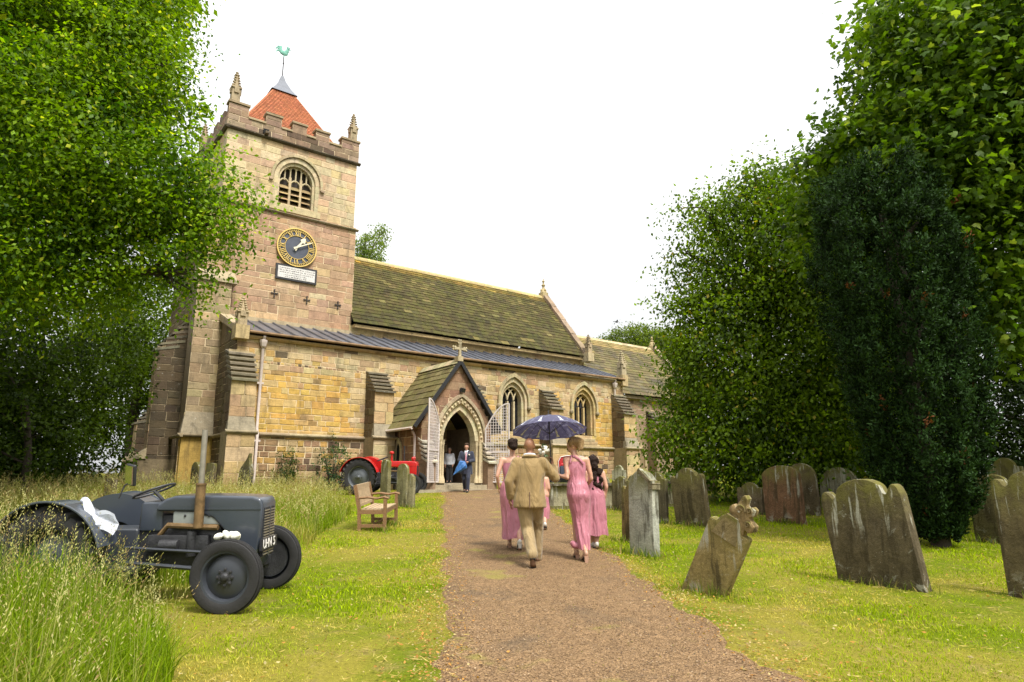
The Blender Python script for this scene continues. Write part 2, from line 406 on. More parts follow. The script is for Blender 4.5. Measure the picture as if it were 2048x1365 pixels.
def ptarch(c, w, z0, zs, za, n=8):
    """pointed arch outline, bottom-left round to bottom-right"""
    h = za - zs; hw = w / 2; k = (h * h - hw * hw) / (2 * hw); rad = hw + k      # centres at +-k past the axis
    L = []; a1 = math.atan2(h, k)
    for i in range(n + 1):
        a = a1 * i / n; L.append((c + k - rad * math.cos(a), zs + rad * math.sin(a)))
    Rr = [(2 * c - u, z) for u, z in L[::-1]][1:]
    return [(c - hw, z0)] + L + Rr + [(c + hw, z0)]
def rdarch(c, w, z0, zs, n=14, squash=1.0):
    return [(c - w / 2, z0)] + [(c - w / 2 * math.cos(math.pi * i / n), zs + squash * w / 2 * math.sin(math.pi * i / n)) for i in range(n + 1)] + [(c + w / 2, z0)]
def ring(name, outer, inner, fr, d0, d1, mat, parent, col, jamb=.38, gap=.006, seed=3, cv=.12):
    """dressed blocks between two matching outlines"""
    r = random.Random(seed); n = len(outer); rt = parent
    segs = []
    for i in range(n - 1):
        (a, b), (c, d) = outer[i], outer[i + 1]; (a2, b2), (c2, d2) = inner[i], inner[i + 1]
        m = max(1, round(math.hypot(c - a, d - b) / jamb))
        for k in range(m):
            t0, t1 = k / m, (k + 1) / m; lp = lambda p, q, t: p + (q - p) * t
            segs.append(((lp(a, c, t0), lp(b, d, t0)), (lp(a, c, t1), lp(b, d, t1)), (lp(a2, c2, t1), lp(b2, d2, t1)), (lp(a2, c2, t0), lp(b2, d2, t0))))
    for q in segs:
        cu, cz = sum(p[0] for p in q) / 4, sum(p[1] for p in q) / 4
        q = [(cu + (u - cu) * (1 - gap / .3), cz + (z - cz) * (1 - gap / .3)) for u, z in q]
        mb = MB(); dd = d1 + r.uniform(-.004, .004); mb.prism(q, fr, d0, dd, vary(col, cv, r)); mb.build(name, M[mat], rt)
YEL, BUF, PNK, BRN, DRK, PAL = (.54, .33, .075), (.49, .37, .19), (.38, .235, .145), (.22, .13, .075), (.10, .07, .048), (.54, .44, .27)
def pick(r, *cw):
    t = r.uniform(0, sum(w for _, w in cw))
    for c, w in cw:
        t -= w
        if t <= 0: break
    W_ = sum(w for _, w in cw); av = [sum(q[i] * w for q, w in cw) / W_ for i in range(3)]
    k = .42 if c[0] > .12 else .12
    return vary(tuple(a * (1 - k) + b * k for a, b in zip(c, av)), .11, r)
def col_aisle(u, z, r):
    if z < 3.3: return pick(r, (BRN, 4), (PNK, 2), (YEL, 2), (BUF, 3), (DRK, .8), ((.16, .085, .055), 1.5))
    if z > 6.5: return pick(r, (BUF, 4), (PNK, 2), (BRN, 1), (PAL, 2), (DRK, .5))
    if z > 5.9: return pick(r, (BUF, 4), (PAL, 3), (YEL, 2), (PNK, 2), (DRK, .8), (BRN, 1))
    if u < 11.0: return pick(r, (YEL, 9 if z < 5.4 else 5), ((.46, .33, .13), 4), (BUF, 2.5), (PNK, .7), (BRN, .4))
    if u > 24.6: return pick(r, (YEL, 9), ((.46, .33, .13), 3), (BUF, 1))
    return pick(r, (YEL, 1.6), (BUF, 4), (PAL, 3), ((.40, .30, .15), 4), (PNK, 1), (BRN, .8))
def col_tower(u, z, r):
    if z > 13.6: return pick(r, (PAL, 5), (BUF, 3), ((.44, .29, .18), 3), ((.40, .33, .22), 2))
    return pick(r, (PNK, 6), ((.42, .27, .17), 4), (BUF, 2.2), ((.30, .19, .125), 3), (PAL, .8))
def col_par(u, z, r): return pick(r, ((.28, .19, .13), 5), ((.22, .15, .10), 3), (DRK, 1.5), ((.35, .26, .17), 2))
def col_west_shade(u, z, r): return pick(r, ((.145, .105, .058), 5), ((.11, .08, .045), 4), ((.18, .135, .075), 3), ((.10, .068, .04), 2))  # west-facing stone, darkened to carry the shade of the woods
def col_porch(u, z, r): return pick(r, ((.27, .155, .10), 5), ((.22, .13, .085), 3), ((.33, .24, .14), 2), ((.36, .20, .10), 1.5))

# --- tower
TW0, TW1, TN0, TN1 = 6.15, 12.2, 29.0, 35.05
core = MB(); core.bx(TW0 + .1, TW1 - .02, TN0 + .5, TN1, .5, 17.4, (.3, .22, .15)); core.build('tower_core', M['dressed'], church)
belf_o = rdarch(9.32, 2.1, 13.86, 15.25, squash=1.06); belf_m = rdarch(9.32, 1.74, 13.95, 15.25, squash=1.04); belf_i = rdarch(9.32, 1.52, 14.0, 15.25, squash=1.0)
def iv_tower(z):
    iv = [(5.68 if z < 13.55 else TW0, TW1 + (.12 if z < 13.55 else 0))]
    if 13.9 < z < 16.3:
        h = half_w(belf_o, z)
        if h: iv = sub_iv(iv, h[0] + .12, h[1] - .12)
    return iv
wall('tower_south_wall', FS(TN0), 7.9, 16.92, iv_tower, (.24, .40), (.42, 1.0), col_tower, 260, 'ashlar_block', seed=11, gap=.016)
wall('tower_west_wall', FW(TW0), 13.6, 16.92, lambda z: [(TN0, TN1)], (.26, .40), (.45, .95), col_tower, 0, seed=12)
wall('tower_west_wall', FW(5.68), 1.2, 13.5, lambda z: [(28.4 if z < 9.9 else TN0, TN1)], (.24, .38), (.4, .9), col_west_shade, 0, mat='stone_dark', seed=13)
eb = MB(); eb.bx(TW1 - .02, TW1, TN0 + .01, TN1, 7, 17.4, PNK); eb.build('tower_east_wall', M['stone'], church)
ring('voussoir', belf_o, belf_m, FS(TN0), -.12, .035, 'dressed', church, (.50, .41, .26), seed=4)
ring('voussoir', belf_m, belf_i, FS(TN0), -.36, -.06, 'dressed', church, (.50, .42, .27), seed=6)
hood_o = rdarch(9.32, 2.42, 15.05, 15.25, squash=1.04); hood_i = rdarch(9.32, 2.18, 15.05, 15.25, squash=1.05)
ring('hood_mould', hood_o, hood_i, FS(TN0), .02, .11, 'dressed', church, (.42, .35, .21), seed=7)
mb = MB(); mb.bx(8.2, 8.05, TN0 - .12, TN0, 15.02, 15.12, (.4, .3, .2)); mb.bx(10.45, 10.62, TN0 - .12, TN0, 15.0, 15.1, (.3, .22, .15)); mb.build('hood_stop', M['dressed'], church)
mb = MB(); mb.bx(8.15, 10.5, TN0 - .05, TN0 + .4, 13.68, 13.97, (.46, .38, .22)); mb.build('belfry_sill', M['dressed'], church)
mb = MB(); mb.prism(belf_i, FS(TN0), -.48, -.45); mb.build('belfry_backing', M['dark_inside'], church)
for cu in (8.56 + .507, 8.56 + 1.013):
    mb = MB(); mb.bx(cu - .055, cu + .055, TN0 + .17, TN0 + .33, 13.97, 15.45, (.46, .36, .22)); mb.build('mullion', M['dressed'], church)
trac = MB(); fs = FS(TN0)
for k in range(3):
    c0 = 8.56 + .2533 + k * .5067
    pts = [fs(c0 - .25 + .5 * t, 15.12 + .22 * math.sin(math.pi * t) ** .8, -.22) for t in [i / 8 for i in range(9)]]
    trac.tube(pts, .042, 6, (.48, .40, .25))
for k in range(1, 6):
    cu = 8.56 + .2533 * k; zt = 15.25 + .76 * math.sqrt(max(0, 1 - ((cu - 9.32) / .76) ** 2))
    trac.tube([fs(cu, 15.28, -.22), fs(cu, zt, -.22)], .036, 6, (.48, .40, .25))
for k in range(6):
    cu = 8.56 + .2533 * (k + .5); zt = 15.25 + .76 * math.sqrt(max(0, 1 - ((cu - 9.32) / .76) ** 2)) - .12
    if k in (0, 5): continue
    trac.tube([fs(cu - .125 + .25 * t, zt + .09 * math.sin(math.pi * t), -.22) for t in [i / 6 for i in range(7)]], .035, 6, (.48, .40, .25))
trac.build('belfry_tracery', M['dressed'], church, smooth=True)
for k in range(3):
    for j in range(4):
        c0 = 8.56 + .2533 + k * .5067; z = 14.02 + j * .27
        mb = MB(); a = .205; q = [fs(c0 - a, z, -.10), fs(c0 + a, z, -.10), fs(c0 + a, z + .25, -.34), fs(c0 - a, z + .25, -.34)]
        mb.hexa([p for p in q] + [p + V3((0, .05, .03)) for p in q], vary((.30, .21, .10), .3)); mb.build('louvre', M['stone_dark'], church)
def string(name, e0, e1, n, z, h=.14, p=.13, col=(.24, .19, .12), mat='stone_dark', prof=None):
    mb = MB(); k = 0; u = e0
    while u < e1 - .01:
        v = min(u + rnd.uniform(.7, 1.2), e1)
        pr = [(-.02, z - h / 2), (p * .55, z - h / 2), (p, z - h * .1), (p, z + h * .15), (-.02, z + h / 2)]
        a = [V3((u + .004, n - d, q)) for d, q in pr]; b = [V3((v - .004, n - d, q)) for d, q in pr]; m_ = len(pr)
        mb.mesh(a + b, [tuple(range(m_)), tuple(range(m_, 2 * m_))[::-1]] + [(i, (i + 1) % m_, m_ + (i + 1) % m_, m_ + i) for i in range(m_)], vary(col, .2)); u = v
    return mb.build(name, M[mat], church)
def string_w(name, n0, n1, e, z, h=.14, p=.13, col=(.24, .19, .12)):
    mb = MB(); pr = [(-.02, z - h / 2), (p * .55, z - h / 2), (p, z - h * .1), (p, z + h * .15), (-.02, z + h / 2)]; m_ = len(pr)
    a = [V3((e - d, n0, q)) for d, q in pr]; b = [V3((e - d, n1, q)) for d, q in pr]
    mb.mesh(a + b, [tuple(range(m_)), tuple(range(m_, 2 * m_))[::-1]] + [(i, (i + 1) % m_, m_ + (i + 1) % m_, m_ + i) for i in range(m_)], col)
    return mb.build(name, M['stone_dark'], church)
string('string_course', TW0 - .12, TW1 + .15, TN0, 16.98, .16, .16, (.10, .08, .055)); string_w('string_course', TN0 - .14, TN1, TW0, 16.981, .16, .16, (.10, .08, .055))
string('string_course', 5.6, TW1 + .22, TN0, 13.56, .14, .13, (.26, .21, .13)); string_w('string_course', TN0 - .12, TN1, 5.72, 13.561, .14, .13, (.26, .21, .13))
# parapet with merlons
PT = TN0 - .05
merl = [(TW0 - .05, 6.95, 18.22), (7.98, 8.72, 18.16), (9.1, 9.78, 18.12), (10.2, 10.9, 18.08), (11.5, TW1 + .05, 18.2)]
merl = [(6.1, 6.95, 18.25), (7.72, 8.42, 18.2), (8.93, 9.6, 18.17), (10.05, 10.72, 18.15), (11.35, 12.25, 18.18)]
def iv_par(z):
    if z < 17.62: return [(6.1, 12.25)]
    return [(a, b) for a, b, t in merl]
wall('parapet', FS(PT), 17.05, 18.12, iv_par, (.26, .3), (.45, .85), col_par, 40, 'parapet_stone', mat='stone', seed=14)
pb = MB(); pb.bx(6.12, 12.23, PT + .012, PT + .38, 17.05, 17.6, (.22, .15, .1))
for a, b, t in merl: pb.bx(a + .01, b - .01, PT + .012, PT + .37, 17.6, 18.1, (.22, .15, .1))
pb.bx(6.12, 6.45, PT + .38, TN1 + .05, 17.05, 17.6, (.22, .15, .1)); pb.bx(11.9, 12.22, PT + .38, TN1 + .05, 17.05, 17.6, (.22, .15, .1)); pb.bx(6.45, 11.9, TN1 - .3, TN1 + .05, 17.05, 17.6, (.22, .15, .1))
for i, (a, b) in enumerate([(29.8, 30.6), (31.0, 31.75), (32.25, 33.0), (33.5, 34.2), (34.5, 35.05)]):
    pb.bx(6.10, 6.42, a, b, 17.6, 18.1, (.17, .12, .085)); pb.bx(11.9, 12.2, a, b, 17.6, 18.1, (.17, .12, .085)); pb.bx(a - 23, b - 23, TN1 - .28, TN1 + .04, 17.6, 18.1, (.17, .12, .085))
pb.build('parapet_core', M['stone'], church)
wall('parapet', FW(6.09), 17.05, 17.62, lambda z: [(PT, TN1)], (.26, .3), (.45, .85), col_par, 0, seed=15)
for a, b, t in merl:
    mb = MB(); mb.bx(a - .04, b + .04, PT - .06, PT + .42, t - .1, t, (.30, .23, .14)); mb.build('merlon_coping', M['stone_dark'], church)
edges = [6.95, 7.72, 8.42, 8.93, 9.6, 10.05, 10.72, 11.35]
for a, b in zip(edges[::2], edges[1::2]):
    mb = MB(); mb.bx(a + .0, b - .0, PT - .06, PT + .42, 17.60, 17.69, (.36, .28, .17)); mb.build('crenel_coping', M['dressed'], church)
mb = MB(); mb.bx(7.62, 7.86, PT - .09, PT - .02, 17.1, 17.32, (.02, .02, .02)); mb.bx(7.66, 7.82, PT - .32, PT, 17.02, 17.12, (.12, .09, .06)); mb.build('gargoyle_spout', M['stone_dark'], church)
def pinnacle(e, n, z0, h, w, name='pinnacle', col=(.34, .27, .17)):
    mb = MB(); hb = h * .5; a = w / 2
    mb.bx(e - a, e + a, n - a, n + a, z0, z0 + hb, col)
    mb.bx(e - a * 1.25, e + a * 1.25, n - a * 1.25, n + a * 1.25, z0 + hb * .92, z0 + hb * 1.02, col)
    for sx, sy in ((0, -1), (0, 1), (1, 0), (-1, 0)):   # gablets
        mb.box((e + sx * a * 1.05, n + sy * a * 1.05, z0 + hb * .78), (a * (1.1 if sy else .5), a * (1.1 if sx else .5), hb * .3), (0, 0, 0), col)
    zs = z0 + hb; hs = h * .5
    mb.lathe([(a * .95, zs), (a * .75, zs + hs * .2), (a * .3, zs + hs * .85), (.02, zs + hs)], (e, n, 0), seg=8, col=col)
    for k in range(5):
        z = zs + hs * (.12 + .17 * k); rr = a * (1.0 - .15 * k) + .01
        for q in range(4):
            an = math.pi / 4 + q * math.pi / 2
            mb.ell((e + rr * math.cos(an), n + rr * math.sin(an), z), (a * .34, a * .34, a * .26), 6, 4, col=vary(col, .15))
    mb.ell((e, n, zs + hs * .97), (a * .42, a * .42, a * .32), 6, 4, col=col)
    return mb.build(name, M['stone_dark'], church)
pinnacle(6.36, 29.2, 18.2, 1.6, .36); pinnacle(11.98, 29.2, 18.15, 1.55, .34); pinnacle(6.3, 34.85, 18.1, 1.7, .36); pinnacle(11.98, 34.85, 18.1, 1.6, .34)
# pyramid roof in courses of clay tiles
AP = V3((9.15, 32.0, 21.9)); BZ, HB = 17.25, 2.62
sh = MB(); bc = [V3((9.15 + sx * HB, 32 + sy * HB, BZ)) for sx, sy in ((-1, -1), (1, -1), (1, 1), (-1, 1))]
for i in range(4): sh.poly([bc[i], bc[(i + 1) % 4], AP])
roofp = sh.build('tower_roof', M['dark_inside'], church)
tl = MB()
for i in range(4):
    a, b = bc[i], bc[(i + 1) % 4]; mid = (a + b) / 2; nrm = (b - a).cross(AP - a).normalized()
    if nrm.z < 0: nrm = -nrm
    rows = 44
    for k in range(rows):
        t0, t1 = k / rows, min((k + 1.15) / rows, 1); wk = (b - a).length * (1 - t0); m = max(1, int(wk / .17))
        for q in range(m):
            s0, s1 = q / m, (q + .94) / m
            p = [a.lerp(AP, t0).lerp(b.lerp(AP, t0), s) for s in (s0, s1)] + [a.lerp(AP, t1).lerp(b.lerp(AP, t1), s) for s in (s1, s0)]
            p[0] = p[0] + nrm * .045; p[1] = p[1] + nrm * .045; p[2] = p[2] + nrm * .012; p[3] = p[3] + nrm * .012
            c = vary((.40, .145, .07), .16); tl.poly(p, c); tl.poly([p[0], p[1], p[1] - nrm * .035, p[0] - nrm * .035], tuple(x * .8 for x in c))
o = tl.build('clay_tiles', M['tile'], roofp, fix=False); o['kind'] = 'stuff'
for i in range(4):
    mb = MB(); mb.tube([bc[i].lerp(AP, t) for t in (0, .3, .6, .9)], .06, 6, (.36, .14, .07)); mb.build('hip_tile_row', M['tile'], roofp)
mb = MB(); cp = [(.66, 20.98), (.62, 21.02), (.40, 21.35), (.16, 21.85), (.06, 22.2)]
for (r0, z0), (r1, z1) in zip(cp, cp[1:]):
    for q in range(4):
        s0, s1 = ((-1, -1), (1, -1), (1, 1), (-1, 1))[q], ((-1, -1), (1, -1), (1, 1), (-1, 1))[(q + 1) % 4]
        mb.poly([(9.15 + s0[0] * r0, 32 + s0[1] * r0, z0), (9.15 + s1[0] * r0, 32 + s1[1] * r0, z0), (9.15 + s1[0] * r1, 32 + s1[1] * r1, z1), (9.15 + s0[0] * r1, 32 + s0[1] * r1, z1)])
mb.build('lead_cap', plain('lead_cap', (.13, .14, .165), .65, 0), roofp)
vane = MB(); vane.tube([(9.15, 32, 22.1), (9.15, 32, 23.35)], .028, 6); vane.ell((9.15, 32, 22.95), (.05, .05, .05), 6, 4)
vo = vane.build('weather_vane', M['iron'], roofp)
mb = MB(); ce, cn_, cz = 9.15, 32, 23.42
mb.ell((ce - .02, cn_, cz + .12), (.23, .05, .14), 12, 8); mb.ell((ce + .14, cn_, cz + .27), (.10, .04, .16), 10, 8, Matrix.Rotation(R(15), 3, 'Y')); mb.ell((ce + .19, cn_, cz + .43), (.085, .04, .075), 10, 6)
mb.mesh([(ce + .26, cn_ - .02, cz + .45), (ce + .26, cn_ + .02, cz + .45), (ce + .36, cn_, cz + .40), (ce + .25, cn_, cz + .38)], [(0, 1, 2), (0, 2, 3), (1, 3, 2)])
for q in range(3): mb.ell((ce + .13 + .06 * q, cn_, cz + .515), (.035, .02, .05), 6, 5)
for q, (u, z) in enumerate(((-.36, .20), (-.40, .34), (-.33, .46), (-.22, .50))): mb.tube([(ce - .14, cn_, cz + .12), (ce + u * .8, cn_, cz + z * .9), (ce + u, cn_, cz + z - .05), (ce + u - .05, cn_, cz + z - .16)], [(.06, .03), (.06, .03), (.045, .02), (.01, .01)], 8, side=(0, 0, 1))
mb.tube([(ce, cn_, cz - .12), (ce, cn_, cz + .05)], .03, 6)
mb.build('weathercock', M['copper'], roofp, smooth=50)
# clock
ck_e, ck_z, ck_r = 9.5, 12.05, .88
fc = lambda u, z, d: V3((ck_e + u, TN0 - .03 - d, ck_z + z))
mb = MB(); mb.lathe([(ck_r, 0), (ck_r, .06), (ck_r * .5, .075), (.001, .075)], (ck_e, TN0 - .02, ck_z), (0, -1, 0), 48); clk = mb.build('clock', M['clock_blue'], church)
def cring(r0, r1, d0, d1, nm):
    mb = MB(); n = 64; P = [fc(r * math.cos(2 * math.pi * k / n), r * math.sin(2 * math.pi * k / n), d) for r, d in ((r0, d0), (r1, d0), (r1, d1), (r0, d1)) for k in range(n)]
    mb.mesh(P, [(j * n + k, j * n + (k + 1) % n, ((j + 1) % 4) * n + (k + 1) % n, ((j + 1) % 4) * n + k) for j in range(4) for k in range(n)]); mb.build(nm, M['gold'], clk)
cring(ck_r * .975, ck_r * 1.03, .02, .11, 'clock_rim'); cring(ck_r * .865, ck_r * .88, .06, .095, 'minute_ring'); cring(ck_r * .61, ck_r * .63, .06, .095, 'chapter_ring')
mb = MB()
for k in range(60):
    a = 2 * math.pi * k / 60; mb.bar(fc(ck_r * .88 * math.sin(a), ck_r * .88 * math.cos(a), .085), fc(ck_r * .95 * math.sin(a), ck_r * .95 * math.cos(a), .085), .022, .02, up=(0, 1, 0))
mb.build('minute_marks', M['gold'], clk)
NUM = {1: 'I', 2: 'II', 3: 'III', 4: 'IIII', 5: 'V', 6: 'VI', 7: 'VII', 8: 'VIII', 9: 'IX', 10: 'X', 11: 'XI', 12: 'XII'}
for k, s in NUM.items():
    a = 2 * math.pi * k / 12; mb = MB(); wd = {'I': .075, 'V': .15, 'X': .14}; tot = sum(wd[c] for c in s); x = -tot / 2
    def pt(x, y, a=a):  # x tangential (clockwise), y radial
        rr = ck_r * .635 + y; return fc(rr * math.sin(a) + x * math.cos(a), rr * math.cos(a) - x * math.sin(a), .085)
    hgt = ck_r * .215
    for c in s:
        cw = wd[c]; xm = x + cw / 2
        if c == 'I': mb.bar(pt(xm, 0), pt(xm, hgt), .03, .02, up=(0, 1, 0))
        if c == 'V': mb.bar(pt(x + .02, hgt), pt(xm, 0), .034, .02, up=(0, 1, 0)); mb.bar(pt(x + cw - .02, hgt), pt(xm, 0), .016, .021, up=(0, 1, 0))
        if c == 'X': mb.bar(pt(x + .02, hgt), pt(x + cw - .02, 0), .034, .02, up=(0, 1, 0)); mb.bar(pt(x + cw - .02, hgt), pt(x + .02, 0), .016, .021, up=(0, 1, 0))
        x += cw
    mb.build('numeral', M['gold'], clk)
def hand(ang, ln, wd, nm, d):
    a = R(ang); s_, c_ = math.sin(a), math.cos(a); P = lambda t, q: (t * s_ + q * c_, t * c_ - q * s_); mb = MB()
    pts = [P(-.2, wd * .9), P(-.17, 0), P(-.2, -wd * .9), P(0, -wd * .6), P(ln * .55, -wd * .5), P(ln * .62, -wd * (1.7 if nm == 'hour_hand' else .5)), P(ln * .78, -wd * (1.3 if nm == 'hour_hand' else .5)), P(ln, 0), P(ln * .78, wd * (1.3 if nm == 'hour_hand' else .5)), P(ln * .62, wd * (1.7 if nm == 'hour_hand' else .5)), P(ln * .55, wd * .5), P(0, wd * .6)]
    mb.prism(pts, fc, d, d + .02); mb.build(nm, M['white_gilt'], clk)
M['white_gilt'] = plain('pale_gilt', (.72, .66, .48), .4, .2)
hand(36, .60, .075, 'hour_hand', .12); hand(63, .80, .05, 'minute_hand', .15)
# inscription board below the clock
pq = MB(); pq.bx(8.64, 10.5, TN0 - .10, TN0 - .015, 10.47, 11.17); pqo = pq.build('inscription_board', M['black_paint'], church)
pq = MB(); pq.bx(8.73, 10.41, TN0 - .112, TN0 - .09, 10.55, 11.08); pq.build('inscription_panel', M['plaque_white'], pqo)
mb = MB(); rr = random.Random(3)
for row, zc in enumerate((11.0, 10.90, 10.80, 10.70, 10.61)):
    x = 8.8 + (.0 if row < 3 else .25)
    while x < 10.35 - (.0 if row < 3 else .3):
        l = rr.uniform(.03, .10); mb.bx(x, x + l, TN0 - .1145, TN0 - .111, zc - .022, zc + rr.uniform(.0, .024)); x += l + rr.uniform(.015, .05)
mb.build('worn_lettering', plain('faded_letters', (.16, .15, .145), .8), pqo)['kind'] = 'stuff'
for e, z in ((8.67, 9.78), (10.13, 9.71), (11.6, 9.71)):   # wall-tie crosses
    mb = MB(); mb.bar((e, TN0 - .05, z - .15), (e, TN0 - .05, z + .15), .035, .03, up=(0, 1, 0)); mb.bar((e - .12, TN0 - .051, z), (e + .12, TN0 - .051, z), .035, .03, up=(0, 1, 0))
    for dx, dz in ((-.12, 0), (.12, 0), (0, .15), (0, -.15)): mb.box((e + dx, TN0 - .05, z + dz), (.06, .035, .06), (0, R(45), 0))
    mb.build('wall_tie', M['iron'], church)
# --- tower lower south-west buttress block and west buttresses
def slabs(e0, e1, nw, nf, zt, zb, n, parent=None, west=False, col=(.17, .145, .10), mat='stone_dark'):
    """stepped weathering: n overlapping slabs climbing from (nf,zb) to (nw,zt)"""
    for k in range(n):
        t0, t1 = k / n, (k + 1) / n; a = nf + (nw - nf) * t0; b = nf + (nw - nf) * (t1 + .5); z0 = zb + (zt - zb) * t0; z1 = zb + (zt - zb) * t1
        th = (zt - zb) / n * .46; mb = MB(); ov = .11
        sg_ = 1 if nw > nf else -1; P = [(a - ov * sg_, z0 - .02), (b, z0 + (z1 - z0) * .75), (b, z0 + (z1 - z0) * .75 + th), (a - ov * sg_, z0 - .02 + th * .8)]
        if west: q0 = [V3((u, e0 - .03, z)) for u, z in P]; q1 = [V3((u, e1 + .03, z)) for u, z in P]
        else: q0 = [V3((e0 - .03, u, z)) for u, z in P]; q1 = [V3((e1 + .03, u, z)) for u, z in P]
        mb.hexa(q0 + q1, vary(col, .25)); mb.build('weathering_slab', M[mat], parent or church)
wall('tower_buttress_face', FS(28.4), 1.2, 9.75, lambda z: [(5.45 + (.0 if z > 4.3 else -.12 * (4.3 - z) / .9 if z > 3.4 else -.12), 6.75)], (.28, .42), (.4, .8), lambda u, z, r: pick(r, ((.34, .26, .15), 5), ((.29, .21, .12), 3), (BUF, 1)) if z > 3.4 else pick(r, (YEL, 3), ((.42, .26, .06), 2)), 0, seed=16)
mb = MB(); mb.bx(5.5, 6.72, 28.42, 29.6, .8, 9.75, (.25, .19, .12)); mb.build('tower_buttress', M['stone_dark'], church)
mb = MB(); mb.hexa([V3((5.4, 28.3, 9.72)), V3((6.95, 28.3, 9.72)), V3((6.95, 29.1, 9.72)), V3((5.4, 29.1, 9.72)), V3((5.42, 28.32, 9.86)), V3((6.93, 28.32, 9.86)), V3((6.93, 29.1, 10.5)), V3((5.42, 29.1, 10.5))], (.33, .27, .17)); mb.build('weathering_slab', M['stone_dark'], church)
mb = MB(); mb.hexa([V3((5.30, 28.12, 3.42)), V3((6.75, 28.12, 3.42)), V3((6.75, 28.5, 3.42)), V3((5.30, 28.5, 3.42)), V3((5.46, 28.37, 4.35)), V3((6.75, 28.37, 4.35)), V3((6.75, 28.5, 4.35)), V3((5.46, 28.5, 4.35))], (.30, .25, .17)); mb.build('weathering_slab', M['stone_dark'], church)
mb = MB(); mb.bx(5.36, 6.76, 28.18, 28.42, .8, 3.42, (.44, .29, .08)); mb.build('tower_plinth', M['stone'], church)
string('string_course', 5.2, 6.8, 28.14, 3.42, .15, .12); string_w('string_course', 28.0, 30.5, 5.36, 3.421, .15, .12, (.33, .26, .16))
def wbutt(n0, n1, e0, ztop, zlow, col, steps, name):
    pr = [(5.75, .8), (e0, .8), (e0, zlow), (5.75, ztop)]
    mb = MB(); mb.mesh([V3((u, n0, z)) for u, z in pr] + [V3((u, n1, z)) for u, z in pr], [(0, 1, 2, 3), (7, 6, 5, 4), (0, 4, 5, 1), (1, 5, 6, 2), (2, 6, 7, 3), (3, 7, 4, 0)], col); o = mb.build(name, M['stone_dark'], church)
    slabs(n0, n1, 5.7, e0, ztop, zlow, steps, west=True)
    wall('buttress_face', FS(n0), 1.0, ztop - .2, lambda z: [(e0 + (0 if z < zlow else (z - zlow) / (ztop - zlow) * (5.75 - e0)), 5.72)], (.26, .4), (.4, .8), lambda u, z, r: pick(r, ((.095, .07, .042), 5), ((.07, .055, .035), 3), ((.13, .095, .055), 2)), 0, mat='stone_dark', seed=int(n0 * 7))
    wall('buttress_face', FW(e0), 1.0, zlow, lambda z: [(n0, n1)], (.26, .4), (.4, .8), lambda u, z, r: pick(r, ((.42, .31, .18), 3), ((.36, .24, .14), 2)), 0, seed=int(n0 * 9))
    mb = MB(); mb.hexa([V3((e0 - .34, n0 - .1, 2.55)), V3((e0, n0 - .1, 2.55)), V3((e0, n1 + .1, 2.55)), V3((e0 - .34, n1 + .1, 2.55)), V3((e0 - .3, n0 - .06, 2.68)), V3((e0, n0 - .06, 2.98)), V3((e0, n1 + .06, 2.98)), V3((e0 - .3, n1 + .06, 2.68))], (.36, .29, .18)); mb.build('weathering_slab', M['stone_dark'], church)
    mb = MB(); mb.bx(e0 - .28, 5.7, n0 - .05, n1 + .05, .8, 2.55, (.22, .17, .1)); mb.build('buttress_plinth', M['stone_dark'], church)
wbutt(30.0, 30.75, 4.5, 8.4, 6.9, (.22, .17, .1), 6, 'west_buttress'); wbutt(34.0, 34.75, 4.62, 5.6, 4.2, (.20, .16, .1), 6, 'west_buttress')
# --- south aisle
AN, AE0, AE1, AZ = 25.8, 6.5, 27.0, 7.12
def win_out(c): return ptarch(c, 1.66, 4.0, 5.5, 6.62)
def win_mid(c): return ptarch(c, 1.40, 4.04, 5.5, 6.42)
def win_in(c): return ptarch(c, 1.14, 4.08, 5.5, 6.20)
WIN = (19.42, 24.03); PORCH = (12.95, 16.0)
def iv_aisle(z):
    iv = [(AE0, AE1)]
    for c in WIN:
        if 4.0 < z < 6.6:
            h = half_w(win_out(c), z)
            if h: iv = sub_iv(iv, h[0] + .1, h[1] - .1)
    if z < 4.6: iv = sub_iv(iv, 13.8, 15.2)
    return iv
def crs(z, r):
    if 5.95 < z < 6.1: return r.uniform(.09, .11)
    return r.uniform(.16, .30)
def wid(z, r):
    if 5.9 < z < 6.12: return r.uniform(.10, .18)
    return r.uniform(.22, .68)
wall('aisle_south_wall', FS(AN), 3.42, AZ, iv_aisle, crs, wid, col_aisle, 300, 'wall_stone', seed=21, gap=.016)
wall('aisle_plinth_wall', FS(AN - .07), .7, 3.36, lambda z: sub_iv([(AE0, AE1)], 13.8, 15.2), lambda z, r: r.uniform(.2, .32), lambda z, r: r.uniform(.25, .6), col_aisle, 120, 'plinth_stone', seed=22, gap=.034, proud=(.01, .035))
wall('aisle_west_wall', FW(AE0), 1.0, 7.1, lambda z: [(AN, 29.0)], (.2, .3), (.3, .7), col_west_shade, 0, mat='stone_dark', seed=23)
string('string_course', AE0 - .1, 12.7, AN - .07, 3.40, .17, .13, (.36, .29, .18)); string('string_course', 16.2, AE1 + .05, AN - .07, 3.40, .17, .13, (.36, .29, .18)); string_w('string_course', AN - .15, 28.3, AE0, 3.401, .17, .13, (.34, .27, .17))
string('cornice', AE0 - .1, AE1 + .1, AN, 7.06, .18, .16, (.42, .30, .15), 'dressed')
mb = MB(); mb.tube([(AE0 + .35, AN - .26, 7.2), (AE1 - .05, AN - .26, 7.2)], .055, 8); mb.build('gutter', M['rust'], church, smooth=True)
